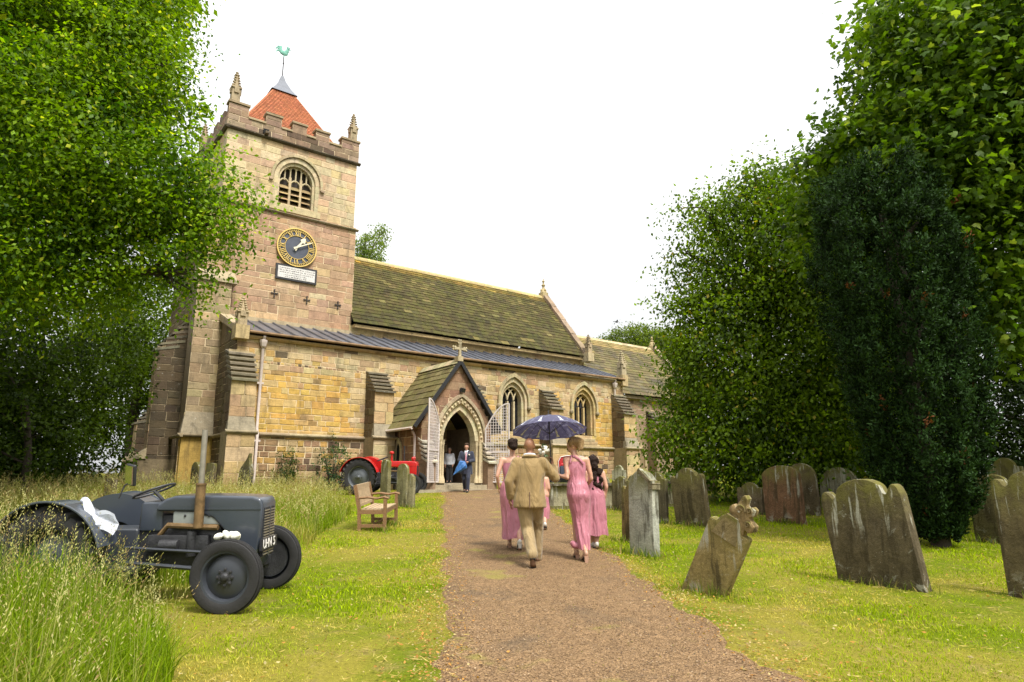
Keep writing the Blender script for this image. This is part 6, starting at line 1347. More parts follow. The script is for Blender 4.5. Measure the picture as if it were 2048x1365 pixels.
# --- woman in the doorway
wx, wy, _ = C2W(14.90, 24.2); wz = PFL
wm = thing('person', 'older woman in white shirt and black trousers standing inside the porch doorway', 'person', (wx, wy, wz), (0, 0, R(172)), 'people at the porch')
s_ = .80
J = {k: v * s_ for k, v in joints(pelvis=(0, 0, .98), waist=(0, .0, 1.12), chest=(0, .02, 1.32), neck=(0, .03, 1.53), head=(.0, .06, 1.67), shL=(-.18, .0, 1.45), elL=(-.25, -.03, 1.17), wrL=(-.22, .05, .95), shR=(.18, .0, 1.45), elR=(.25, -.03, 1.17), wrR=(.22, .05, .95), hipL=(-.09, 0, .93), knL=(-.09, .03, .52), anL=(-.09, .0, .10), toeL=(-.09, .14, .03), hipR=(.09, 0, .93), knR=(.09, .03, .50), anR=(.09, .0, .10), toeR=(.09, .14, .03)).items()}
body(J, wm, 'skin_fair', .016, .9, True, R(8), 0, faces=True)
mb = MB(); mb.tube([V3(p) * s_ for p in [(0, 0, .92), (0, 0, 1.06), (0, .01, 1.28), (0, .01, 1.42), (0, .015, 1.50)]], [(.18, .135), (.165, .125), (.19, .14), (.17, .11), (.07, .065)], 18, side=(1, 0, 0))
for s in 'LR': limb(mb, [J['sh' + s], J['el' + s], J['wr' + s].lerp(J['el' + s], .15)], [.062, .052, .04])
blob(mb, .014, 2, 'shirt', M['white_cotton'], wm)
mb = MB()
for s in 'LR': limb(mb, [J['hip' + s], J['kn' + s], J['an' + s]], [.092, .07, .06])
mb.tube([(0, 0, .64), (0, 0, .78)], [(.155, .12), (.145, .11)], 14, side=(1, 0, 0)); blob(mb, .016, 2, 'trousers', M['black_cloth'], wm)
hairdo(wm, [((0, .02, 1.39), (.08, .085, .07)), ((0, -.03, 1.35), (.08, .06, .085))], 'hair_grey', seed=11)
for s in 'LR': shoe(wm, J['an' + s], J['toe' + s], 'black_leather')
# ------------------------------------------------------------------ trees and plants
M['leaf'] = leaf_mat('leaf', trans=.5, rough=.5); M['leaf_dark'] = leaf_mat('leaf_dark', trans=.2, rough=.6, spec=.08)
mbk = NT('bark'); pb_ = mbk.pos(); bn_ = mbk.noise(6, 6, .7, vec_scale(mbk, pb_, (3, 3, .6)), .5)
M['bark'] = mbk.done(mbk.bsdf(mbk.mix(bn_, (.018, .014, .010), (.085, .065, .045)), .95, 0, mbk.bump(bn_, .8, .04)))
def leaf_mesh(name, P, D, Nn, S, col, shape='diamond', wid=.62):
    D = D / np.linalg.norm(D, axis=1, keepdims=True); Nn = Nn - D * np.sum(Nn * D, 1, keepdims=True); Nn /= np.linalg.norm(Nn, axis=1, keepdims=True) + 1e-9; X = np.cross(D, Nn); S = S[:, None]; n = len(P)
    if shape == 'lobed':
        o = [(0, 0, 0), (.52, .12, -.10), (.47, .60, -.06), (0, .48, 0), (-.52, .12, -.10), (-.47, .60, -.06), (.27, .60, -.03), (0, 1.05, -.12), (-.27, .60, -.03)]; fc_ = [0, 1, 2, 3, 0, 3, 5, 4, 3, 6, 7, 8]; nper = 4
    else:
        o = [(0, 0, 0), (wid / 2, .42, -.08), (0, 1, -.06), (-wid / 2, .42, -.08)]; fc_ = [0, 1, 2, 0, 2, 3]; nper = 3
    V = np.stack([P + X * S * a + D * S * b + Nn * S * c for a, b, c in o], 1).reshape(-1, 3); k = len(o)
    F = (np.arange(n)[:, None] * k + np.array(fc_)[None]).ravel(); nf = len(fc_) // nper
    return np_mesh(name, V, F, nper, np.repeat(col, nf, 0))
def lump(d, seed):
    s = seed * 1.7; return (np.sin(d[:, 0] * 5.1 + s) * np.sin(d[:, 1] * 4.3 + 2 * s) + np.sin(d[:, 2] * 6.2 - s) * np.cos(d[:, 0] * 3.7 + s) + .6 * np.sin(d[:, 1] * 9 + s) * np.sin(d[:, 2] * 8 - s)) / 2.6
def crown(name, lobes, dens, K, ls, spray, pal, seed, shape='diamond', droop=.35, shell=.72, mat='leaf', parent=None, wid=.62, flat=.6, hollow=.32):
    """lobes: (x,y,z,rx,rz); dens: sprays per square metre of lobe surface"""
    g = np.random.default_rng(seed); Ps, Ds, Ns, Cs, Ss = [], [], [], [], []
    for li, lb in enumerate(lobes):
        x, y, z, rx, rz = lb[:5]; ry = rx; fk = lb[5] if len(lb) > 5 else 1.0     # fk < 1: fewer, larger leaves
        area = 4 * math.pi * ((rx * ry) ** 1.6 / 3 + 2 * (rx * rz) ** 1.6 / 3) ** (1 / 1.6); m = int(area * dens * fk)
        d = g.normal(size=(m, 3)); d /= np.linalg.norm(d, axis=1, keepdims=True)
        rad = np.where(g.random(m) < shell, g.uniform(.72, 1.05, m), g.uniform(.2, .8, m)) * (1 + .26 * lump(d, seed + li))
        c = np.array([x, y, z]) + d * rad[:, None] * np.array([rx, ry, rz])
        kp = (lump(c * 1.5, seed + 3) + .5 * lump(c * 3.1, seed + 5) > -hollow) | (g.random(m) < .25); d, c = d[kp], c[kp]; m = len(d)
        sd = d * .8 + g.normal(size=(m, 3)) * .55; sd[:, 2] -= droop; sd /= np.linalg.norm(sd, axis=1, keepdims=True)
        tone = np.clip(.45 + .75 * lump(c * .75, seed + 9) + g.normal(size=m) * .2, 0, 1)
        t = (np.arange(K) + .5) / K; off = g.normal(size=(m, K, 3)) * np.array([1, 1, flat]) * spray * .30
        p = c[:, None] + sd[:, None] * (t[None, :, None] * spray) + off; p[..., 2] -= (t ** 2)[None] * spray * droop * .6
        ld = sd[:, None] * .5 + g.normal(size=(m, K, 3)) * .7; ld[..., 2] -= droop * .7
        ln = g.normal(size=(m, K, 3)) * .55 + np.array([0, 0, 1.0]) + d[:, None] * .35
        col = np.array(pal[0])[None] * (1 - tone[:, None]) + np.array(pal[1])[None] * tone[:, None]; col = col[:, None] * (1 + g.normal(size=(m, K, 1)) * .22)
        if len(pal) > 2: yl = (g.random((m, K, 1)) < pal[3]) ; col = np.where(yl, np.array(pal[2]), col)
        Ps.append(p.reshape(-1, 3)); Ds.append(ld.reshape(-1, 3)); Ns.append(ln.reshape(-1, 3)); Cs.append(col.reshape(-1, 3)); Ss.append((ls / math.sqrt(fk) * g.uniform(.65, 1.25, (m, K))).ravel())
    P = np.concatenate(Ps); gzv = gz_np(P[:, 0], P[:, 1]); k = P[:, 2] > gzv + .03
    me = leaf_mesh(name, P[k], np.concatenate(Ds)[k], np.concatenate(Ns)[k], np.concatenate(Ss)[k], np.clip(np.concatenate(Cs)[k], .004, .6), shape, wid)
    o = link(name, me, M[mat], parent); o['kind'] = 'stuff'; return o
def limbs(base, rad, lobes, parent, seed, fork=.35, name='trunk', nsub=5, shift=None):
    r = random.Random(seed); b = V3(base); mb = MB(); top = max(l[2] for l in lobes); cx = sum(l[0] for l in lobes) / len(lobes)
    fk = b + V3((0, 0, (top - b.z) * fork)); mid = V3(((b.x * .8 + cx * .2), b.y, (fk.z + top) / 2))
    mb.tube([b - V3((0, 0, .4)), b + V3((0, 0, .3)), b.lerp(fk, .5) + V3((r.uniform(-.1, .1), r.uniform(-.1, .1), 0)), fk, mid, V3((mid.x * .7 + cx * .3, b.y, top - .6))], [rad * 1.5, rad * 1.1, rad, rad * .9, rad * .55, rad * .15], 10)
    for l in lobes:
        c = V3(l[:3]); st = b.lerp(fk, r.uniform(.7, 1.0)) if c.z < fk.z + 2 else fk.lerp(mid, r.uniform(0, .8)); ln = (c - st).length
        q = [st, st.lerp(c, .35) + V3((0, 0, .12 * ln)), st.lerp(c, .7) + V3((r.uniform(-.2, .2), r.uniform(-.2, .2), .08 * ln)), c]
        r0 = rad * .38; mb.tube(q, [r0, r0 * .7, r0 * .5, r0 * .3], 7)
        for k in range(nsub):
            d = V3((r.gauss(0, 1), r.gauss(0, 1), r.gauss(.1, .8))).normalized(); e = c + V3((d.x * l[3], d.y * l[3], d.z * l[4])) * .9; s2 = q[2].lerp(c, r.uniform(0, 1))
            mb.tube([s2, s2.lerp(e, .5) + V3((0, 0, .06 * (e - s2).length)), e], [r0 * .30, r0 * .18, .008], 5)
    return mb.build(name, M['bark'], parent, smooth=True)
def tree(name, label, base, rad, lobes, dens, K, ls, spray, pal, seed, group='churchyard trees', **kw):
    fork = kw.pop('fork', .35); nsub = kw.pop('nsub', 5); bz = GZ(base[0], base[1])
    t = thing(name, label, 'tree', (base[0], base[1], bz), group=group)
    o = crown('crown', lobes, dens, K, ls, spray, pal, seed, **kw); o.parent = t; o.matrix_parent_inverse = Matrix.Translation((-base[0], -base[1], -bz))
    o = limbs((base[0], base[1], bz), rad, lobes, None, seed, fork, nsub=nsub); o.parent = t; o.matrix_parent_inverse = Matrix.Translation((-base[0], -base[1], -bz))
    return t
LIME = [(-10.4, 13, 12.91, 2.7, 1.8), (-8.55, 12.5, 10.3, 1.5, 1.3), (-9.45, 12, 8.41, 1.96, 1.57), (-8.01, 12.5, 7.92, 1.45, 1.15), (-6.36, 12.5, 7.49, .86, .82), (-5.93, 12.5, 6.64, .45, .5), (-8.83, 13, 6.4, 1.69, 1.02), (-9.49, 12, 6.14, 1.32, 1.32), (-7.95, 13, 9.6, .6, .65), (-7.6, 13, 10.52, .34, .4), (-6.36, 12.5, 5.65, .34, .48), (-12.74, 12.5, 9.95, 2.71, 3.12, .3), (-8.85, 13, 11.88, 1.15, 1.0), (-6.9, 12.4, 7.2, .7, .6)]
tree('lime_tree', 'large lime tree with bright yellow-green leaves overhanging the tower', (-11.6, 14), .42, LIME + [(-14.5, 18, 14.5, 4, 3, .18), (-12.5, 15, 16.5, 4, 2.5, .18)], 19, 32, .100, .72, [(.04, .10, .003), (.22, .35, .004), (.46, .50, .03), .045], 3, droop=.4, nsub=7, flat=.38, hollow=.22)  # lobes after LIME: unseen crown added overhead to shade the church's west side
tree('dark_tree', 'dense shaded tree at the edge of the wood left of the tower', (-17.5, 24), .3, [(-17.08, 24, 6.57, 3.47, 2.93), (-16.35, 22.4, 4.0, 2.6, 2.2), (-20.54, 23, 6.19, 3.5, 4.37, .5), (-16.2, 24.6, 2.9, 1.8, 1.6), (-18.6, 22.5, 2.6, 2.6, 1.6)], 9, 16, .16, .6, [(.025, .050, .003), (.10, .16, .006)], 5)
tree('woodland_tree', 'mid-green tree standing behind the tower buttresses', (-19.2, 34), .3, [(-18.6, 33, 9.71, 2.2, 2.79), (-20.6, 34, 7.83, 2.6, 3.87), (-18.4, 36, 6.0, 2.2, 4.0), (-17.0, 35.5, 3.4, 2.0, 2.0)], 9, 16, .17, .6, [(.045, .09, .004), (.18, .27, .008)], 6)
tree('understorey_tree', 'dark bushy understorey tree filling the gap below the lime', (-14.6, 20.5), .12, [(-14.8, 20.6, 3.0, 1.7, 1.3), (-16.5, 19.6, 2.6, 1.6, 1.5), (-15.6, 20.4, 5.0, 1.6, 1.4)], 9, 15, .13, .5, [(.02, .04, .003), (.075, .125, .006)], 8)
tree('woodland_tree', 'tall unseen tree added to the wood beyond the left edge of the long grass', (-23, 17.5), .4, [(-22, 18, 9.5, 4.5, 4.5), (-24, 15, 6, 4.5, 4.0), (-20.5, 18.5, 5.5, 3.0, 3.5), (-21, 19, 2.6, 2.8, 2.0)], 5, 15, .22, .8, [(.02, .045, .003), (.09, .15, .006)], 7)  # placed out of view to block skylight on the church's west side
tree('sycamore_tree', 'big sycamore with large leaves towering over the right-hand headstones', (11.6, 14.2), .45, [(9.55, 12.3, 10.29, 2.1, 1.92), (8.52, 12.8, 8.58, 1.63, 1.22), (7.62, 13.5, 8.78, 1.0, .6), (8.7, 12.6, 6.53, 1.1, 1.19), (9.3, 12.6, 5.3, 1.03, 1.11), (8.89, 12, 8.05, 1.26, 1.35), (8.7, 13, 11.13, .9, 1.2), (10.02, 12, 9.99, 1.4, 2.05), (6.98, 14, 8.31, .5, .7), (7.2, 14.5, 7.4, .7, .9), (11.65, 12, 7.46, 1.93, 3.38, .35), (12.8, 16, 15, 2.7, 2.2, .2), (15.5, 19, 13.0, 3.6, 3, .2), (14, 13, 15, 4, 3, .2)], 14, 15, .135, .7, [(.045, .095, .006), (.15, .25, .012), (.30, .38, .05), .05], 11, shape='lobed', droop=.45, flat=.4, hollow=.22)  # last three lobes: unseen crown added overhead to shade the trees and stones below
tree('cherry_tree', 'drooping mid-green tree spreading over the chancel end of the churchyard', (9.0, 23), .3, [(9.45, 22, 9.69, 2.42, 2.42), (7.29, 22, 8.43, 1.2, 1.8), (6.97, 22, 6.16, 1.35, 2.1), (8.2, 21.5, 5.31, 2.6, 3.0), (6.46, 22, 3.43, 1.7, 1.3), (7.93, 20.6, 3.0, 2.2, 1.4), (10.62, 22, 7.55, 2.04, 3.73), (7.72, 22, 11.08, 1.1, .6), (9.36, 22, 11.83, 1.0, .72), (5.55, 23, 3.57, .7, .95), (6.22, 22.5, 5.39, .7, 1.45), (6.5, 21.5, 10.9, .75, .35), (8.4, 21.5, 12.2, .7, .45), (6.0, 22, 9.4, .55, .45), (5.9, 22, 7.7, .5, .7), (10.6, 20.5, 10.8, 1.5, 1.6), (10.2, 19.5, 7.5, 1.6, 2.6), (10.4, 19.5, 4.0, 1.6, 2.0)], 10, 28, .142, .95, [(.035, .07, .004), (.20, .31, .006), (.36, .30, .03), .02], 13, droop=.7, flat=.4, hollow=.22)
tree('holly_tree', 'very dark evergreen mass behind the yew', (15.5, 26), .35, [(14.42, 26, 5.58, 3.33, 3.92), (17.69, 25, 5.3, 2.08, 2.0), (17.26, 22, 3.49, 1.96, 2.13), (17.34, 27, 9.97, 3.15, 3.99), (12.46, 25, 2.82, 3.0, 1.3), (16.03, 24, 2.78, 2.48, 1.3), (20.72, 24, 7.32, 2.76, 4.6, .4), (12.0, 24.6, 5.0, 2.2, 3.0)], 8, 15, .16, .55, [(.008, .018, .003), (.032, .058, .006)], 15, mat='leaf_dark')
tree('far_tree', 'pale green treetop showing above the nave roof beside the tower', (-14, 60), .3, [(-13.47, 60, 23.09, 1.41, 1.51), (-14.51, 60, 21.5, 1.88, 2.2), (-12.92, 62, 25.35, .68, 1.08)], 7, 12, .22, .7, [(.10, .15, .03), (.18, .24, .05)], 17, nsub=6, fork=.7)
tree('far_tree', 'rounded treetops rising behind the chancel ridge', (12.7, 60), .4, [(11.39, 62, 14.6, 2.93, 1.32), (12.72, 58, 13.54, 1.5, 1.33), (14.2, 60, 13.2, 2.27, 2.0), (13, 60, 11, 3.5, 2.5)], 8, 14, .24, .7, [(.05, .075, .012), (.16, .22, .02)], 19)
# columnar yew of upright tufts
def yew():
    bx, by = 7.26, 11.8; bz = GZ(bx, by); g = np.random.default_rng(4); H = 6.65
    t = thing('yew_tree', 'dark columnar yew with tufted foliage standing among the headstones', 'tree', (bx, by, bz), group='churchyard trees')
    prof = np.array([(0.05, .22), (.4, .36), (.9, .62), (1.4, .75), (2.2, .86), (3.2, .98), (4.3, 1.08), (5.2, 1.12), (5.9, 1.04), (6.3, .85), (6.65, .45)]); M_ = 6200
    h = .1 + (H - .1) * g.random(M_) ** .95; a = g.uniform(0, 2 * math.pi, M_); rb = np.interp(h, prof[:, 0], prof[:, 1])
    col_ = .13 * np.sin(a * 9 + 1.5 * np.sin(h * 1.1)) + .09 * np.sin(a * 5 - h * .8) + .07 * np.sin(h * 5 + a * 3)
    rr = rb * (1 + col_) * np.where(g.random(M_) < .8, g.uniform(.90, 1.04, M_), g.uniform(.5, .9, M_)); hh = h + .38 * np.sin(a * 7 + rr * 6) * (h > 5.0)
    ox = -.42 * (h / H) ; c = np.stack([rr * np.cos(a) + ox, rr * np.sin(a), hh], 1); K = 19
    out = np.stack([np.cos(a), np.sin(a), np.full(M_, .0)], 1); up = np.array([0, 0, 1.0])
    ax = out * .55 + up * 1.0 + g.normal(size=(M_, 3)) * .25; ax /= np.linalg.norm(ax, axis=1, keepdims=True)
    tt = g.random((M_, K)); off = g.normal(size=(M_, K, 3)) * .030
    p = c[:, None] + ax[:, None] * (tt * .20)[..., None] + off; ld = ax[:, None] * .8 + g.normal(size=(M_, K, 3)) * .6; ln = out[:, None] + g.normal(size=(M_, K, 3)) * .8 + up * .4
    tone = np.clip(tt * .8 + g.normal(size=(M_, K)) * .15 + .25 * (g.random((M_, 1)) - .5), 0, 1)[..., None]
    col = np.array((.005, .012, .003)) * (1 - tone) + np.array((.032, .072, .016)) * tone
    br = (g.random((M_, 1, 1)) < .004); col = np.where(br, np.array((.14, .055, .02)), col)
    me = leaf_mesh('crown', p.reshape(-1, 3), ld.reshape(-1, 3), ln.reshape(-1, 3), np.full(M_ * K, .069) * g.uniform(.7, 1.3, M_ * K), np.clip(col.reshape(-1, 3), .003, .4), 'diamond', .42)
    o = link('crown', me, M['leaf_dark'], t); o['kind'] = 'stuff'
    mb = MB(); mb.tube([(0, 0, -.3), (0, 0, .3), (-.04, 0, 1.2), (-.22, 0, 4), (-.36, 0, 6)], [.17, .14, .12, .08, .02], 10)
    for k in range(14): an = k * 2.4; z = .5 + k * .38; mb.tube([(0, 0, z), (.4 * math.cos(an), .4 * math.sin(an), z + .5), (.62 * math.cos(an), .62 * math.sin(an), z + 1.1)], [.05, .035, .01], 6)
    mb.build('trunk', M['bark'], t, smooth=True)
yew()
def shrub(name, label, x, y, z, r, h, n, ls, pal, seed, cat='shrub', group='plants against the church wall'):
    t = thing(name, label, cat, (x, y, z), group=group)
    o = crown('foliage', [(0, 0, h * .55, r, h * .55), (r * .4, 0, h * .35, r * .7, h * .35)], n, 10, ls, .22, pal, seed); o.parent = t
    mb = MB(); rr = random.Random(seed)
    for k in range(6): a = rr.uniform(0, 6.28); mb.tube([(0, 0, -.1), (.3 * r * math.cos(a), .3 * r * math.sin(a), h * .4), (.8 * r * math.cos(a), .5 * r * math.sin(a), h * .9)], [.02, .014, .005], 5)
    mb.build('stems', M['bark'], t)
_f = crown.__globals__
def crown_free(*a, **k): return crown(*a, **k)
x, y, _ = C2W(8.5, 25.45); shrub('ivy_clump', 'dark ivy clump growing against the aisle wall beside the left downpipe', x, y, GZ(x, y), .36, 1.55, 40, .075, [(.02, .05, .008), (.06, .11, .015)], 31)
x, y, _ = C2W(10.25, 25.2); shrub('wall_shrub', 'loose blue-green shrub growing against the aisle wall near the red tractor', x, y, GZ(x, y), .72, 1.9, 13, .10, [(.03, .07, .03), (.08, .14, .05)], 33)
shrub('ivy_clump', 'ivy spilling over the short chest tomb', 4.6, 19.75, GZ(4.6, 19.75) + .35, .5, .5, 40, .07, [(.03, .07, .008), (.10, .17, .02)], 35, group='ivy in the churchyard')
# a bird in flight above the chancel
t = thing('bird', 'small dark bird flying above the chancel roof', 'bird', (9.3, 58, 15.6), (0, 0, R(20)))
mb = MB(); mb.ell((0, 0, 0), (.16, .06, .06), 10, 6); mb.ell((.17, 0, .03), (.05, .04, .04), 8, 6); mb.mesh([(-.14, -.03, 0), (-.14, .03, 0), (-.34, .07, 0), (-.34, -.07, 0), (.21, 0, .03), (.26, 0, .02)], [(0, 1, 2, 3)]); mb.build('body', M['black_paint'], t)
for s in (-1, 1): mb = MB(); mb.mesh([(.08, s * .04, .02), (-.06, s * .04, .02), (-.10, s * .25, .14), (.05, s * .22, .16), (-.14, s * .45, .10)], [(0, 1, 2, 3), (3, 2, 4)]); mb.build('wing', M['black_paint'], t, fix=False)
# ------------------------------------------------------------------ grass
def vnoise(x, y, sc, seed):
    g = np.random.default_rng(seed); T = g.random((256, 256)); u, v = x * sc + 1000.3, y * sc + 1000.7; i, j = np.floor(u).astype(int), np.floor(v).astype(int); a, b = u - i, v - j; a = a * a * (3 - 2 * a); b = b * b * (3 - 2 * b)
    q = lambda p, r: T[p % 256, r % 256]; return (q(i, j) * (1 - a) + q(i + 1, j) * a) * (1 - b) + (q(i, j + 1) * (1 - a) + q(i + 1, j + 1) * a) * b
def fbm(x, y, sc, seed): return (vnoise(x, y, sc, seed) + .5 * vnoise(x, y, sc * 2.1, seed + 1) + .25 * vnoise(x, y, sc * 4.3, seed + 2)) / 1.75
M['grass'] = leaf_mat('grass_blade', trans=.35, rough=.7, spec=.06)
LONG = [(-1.9, 2.5), (-2.2, 4.2), (-2.45, 5.2), (-3.0, 6.2), (-3.45, 6.9), (-3.55, 7.6), (-3.3, 8.6), (-3.25, 9.6), (-3.42, 10.9), (-3.6, 13), (-3.75, 15.5), (-4.2, 18), (-4.75, 20.1), (-5.6, 22.2), (-6.3, 24.0), (-6.6, 25.0), (-8.0, 27)]
LX, LY = np.array([p[0] for p in LONG]), np.array([p[1] for p in LONG])
def blades(name, x, y, H, lean, wd, col, seg, seed, zoff=0):
    """curved tapering blades; seg quads then a tip"""
    g = np.random.default_rng(seed); n = len(x); a = g.uniform(0, 2 * math.pi, n); d = np.stack([np.cos(a), np.sin(a), np.zeros(n)], 1); s = np.stack([-np.sin(a + g.normal(size=n) * .6), np.cos(a + g.normal(size=n) * .6), np.zeros(n)], 1)
    base = np.stack([x, y, gz_np(x, y) - .01 + zoff], 1); rows = []
    for k in range(seg + 1):
        t = k / seg; c = base + d * (lean * H * t ** 2)[:, None]; c[:, 2] += H * (t - .28 * lean * t ** 2.5)
        w_ = wd * (1 - t ** 1.6 * .98); rows += [c - s * w_[:, None] / 2, c + s * w_[:, None] / 2]
    V = np.stack(rows, 1).reshape(-1, 3); k = len(rows); fc_ = []
    for i in range(seg):
        b = 2 * i; fc_ += [b, b + 1, b + 3, b, b + 3, b + 2] if i < seg - 1 else [b, b + 1, b + 2]
    F = (np.arange(n)[:, None] * k + np.array(fc_)[None]).ravel()
    return V, F, np.repeat(col, len(fc_) // 3, 0)
def joinb(parts):
    V, F, C_, o = [], [], [], 0
    for v, f, c in parts: V.append(v); F.append(f + o); C_.append(c); o += len(v)
    return np.concatenate(V), np.concatenate(F), np.concatenate(C_)
def scatter(x0, x1, y0, y1, dens, seed):
    g = np.random.default_rng(seed); n = int((x1 - x0) * (y1 - y0) * dens); return g.uniform(x0, x1, n), g.uniform(y0, y1, n), g
pxl = np.array([p[0] for p in PATH_L]); pyl = np.array([p[1] for p in PATH_L]); pxr = np.array([p[0] for p in PATH_R]); pyr = np.array([p[1] for p in PATH_R])
def on_path(x, y, m=0): return (x > np.interp(y, pyl, pxl) - m) & (x < np.interp(y, pyr, pxr) + m) & (y < 27.3)
def in_church(x, y):
    e, n = .8 * x + .6 * y, -.6 * x + .8 * y
    return ((n > 25.7) & (e > 5.3)) | ((n > 21.9) & (e > 12.6) & (e < 16.2)) | ((n > 24.8) & (e > 6) & (e < 27.1) & (((e < 7.2)) | ((e > 11.6) & (e < 12.7)) | ((e > 16.4) & (e < 17.4)) | ((e > 20.9) & (e < 22)) | (e > 26)))
def grow_long():
    parts = []; st = []
    for (x0, x1, y0, y1, dn, wdm, sg) in ((-7.5, -1.9, 3.0, 6.95, 1100, .009, 4), (-9, -2.8, 6.95, 10, 560, .0108, 3), (-12, -3, 10, 16, 320, .014, 3), (-17, -4, 16, 26.5, 180, .020, 2), (-26, -14, 16, 27, 60, .03, 2)):
        x, y, g = scatter(x0, x1, y0, y1, dn, int(y0 * 10)); bx_ = np.interp(y, LY, LX) + .35 * (fbm(x, y, .9, 3) - .5); k = (x < bx_) & ~in_church(x, y)
        k &= ~((x > -5.3) & (x < -2.6) & (y > 6.95) & (y < 8.5) & (g.random(len(x)) < .8))
        k &= ~((x > -6.6) & (x < -3.1) & (y > 23.6) & (y < 25.8)); x, y, bx_ = x[k], y[k], bx_[k]; n = len(x)
        edge = np.clip((bx_ - x) / .8, .25, 1); tall = fbm(x, y, .35, 8); trac = (x > -5.4) & (x < -2.6) & (y > 6.8) & (y < 8.6)
        H = (.30 + .40 * tall + g.normal(size=n) * .09) * (.45 + .55 * edge) * np.where(y < 7.0, 1.25 + .55 * np.clip((y - 4.6) / 1.2, 0, 1) * np.clip((-3.2 - x) / .6, 0, 1), 1) * np.where(trac, .45, 1); H = np.clip(H, .08, 1.0)
        dry = np.clip(fbm(x, y, .6, 21) * 1.5 - .55 + .30 * (y > 16) + g.normal(size=n) * .25 - .40 * (y < 7), 0, 1)[:, None]; gt = g.random((n, 1))
        col = (np.array((.07, .135, .003)) * (1 - gt) + np.array((.21, .30, .005)) * gt) * (1 - dry) + np.array((.44, .36, .10)) * dry
        parts.append(blades('g', x, y, H, np.clip(g.normal(.55, .28, n), .05, 1.3), wdm * g.uniform(.6, 1.3, n), col, sg, int(y0 * 7)))
        # flowering stems
        q = g.random(n) < np.where((y > 5) & (y < 6.95), .085, .05 if y0 < 10 else .09); st.append((x[q], y[q], H[q] * 1.05 + .26 + g.normal(size=q.sum()) * .08, y0))
    V, F, C_ = joinb(parts); o = link('long_grass', np_mesh('long_grass', V, F, 3, C_), M['grass']); tag(o, 'uncut long grass around the grey tractor and along the aisle wall', 'grass', kind='stuff')
    # stems with seed heads
    Vs, Fs, Cs, off = [], [], [], 0; parts = []
    for x, y, H, y0 in st:
        n = len(x); g = np.random.default_rng(int(y0) + 5); H = np.clip(H, .3, 1.25); c = np.tile(np.array((.34, .33, .11)), (n, 1)) * g.uniform(.7, 1.25, (n, 1)); ln = np.clip(g.normal(.22, .14, n), .0, .6)
        sd = int(y0) + 77; parts.append(blades('s', x, y, H, ln, np.full(n, .004 if y0 < 10 else .009), c, 3, sd))
        a = np.random.default_rng(sd).uniform(0, 2 * math.pi, n); d = np.stack([np.cos(a), np.sin(a), np.zeros(n)], 1); K = 11
        t = np.linspace(.76, 1.0, K)[None, :, None]; c0 = np.stack([x, y, gz_np(x, y)], 1)[:, None] + d[:, None] * (ln * H)[:, None, None] * t ** 2; c0[..., 2] += H[:, None] * (t[..., 0] - .28 * ln[:, None] * t[..., 0] ** 2.5)
        sp = g.normal(size=(n, K, 3)) * np.array([.016, .016, .006]) * (1.3 - 1.0 * (t - .76) / .24) * (1 if y0 < 10 else 1.4); P = (c0 + sp).reshape(-1, 3); D = (sp * 20 + np.array([0, 0, .6]) + d[:, None] * .4).reshape(-1, 3)
        hc = np.repeat(np.array([(.46, .43, .19), (.40, .38, .13), (.34, .25, .11)])[g.integers(0, 3, n)], K, 0)
        me_ = (P, D, g.normal(size=(n * K, 3)), np.full(n * K, .025 if y0 < 10 else .045), hc); Vs.append(me_)
    V, F, C_ = joinb(parts); o = link('grass_stems', np_mesh('grass_stems', V, F, 3, C_), M['grass']); tag(o, 'thin flowering stems standing above the long grass', 'grass', kind='stuff')
    me = leaf_mesh('seed_heads', *[np.concatenate(q) for q in zip(*Vs)], wid=.30); o = link('seed_heads', me, M['grass']); tag(o, 'pale feathery seed heads of the long grass', 'grass', kind='stuff')
grow_long()
STONES = [(o.location.x, o.location.y) for o in bpy.data.objects if o.name.startswith('headstone') and o.parent is None]
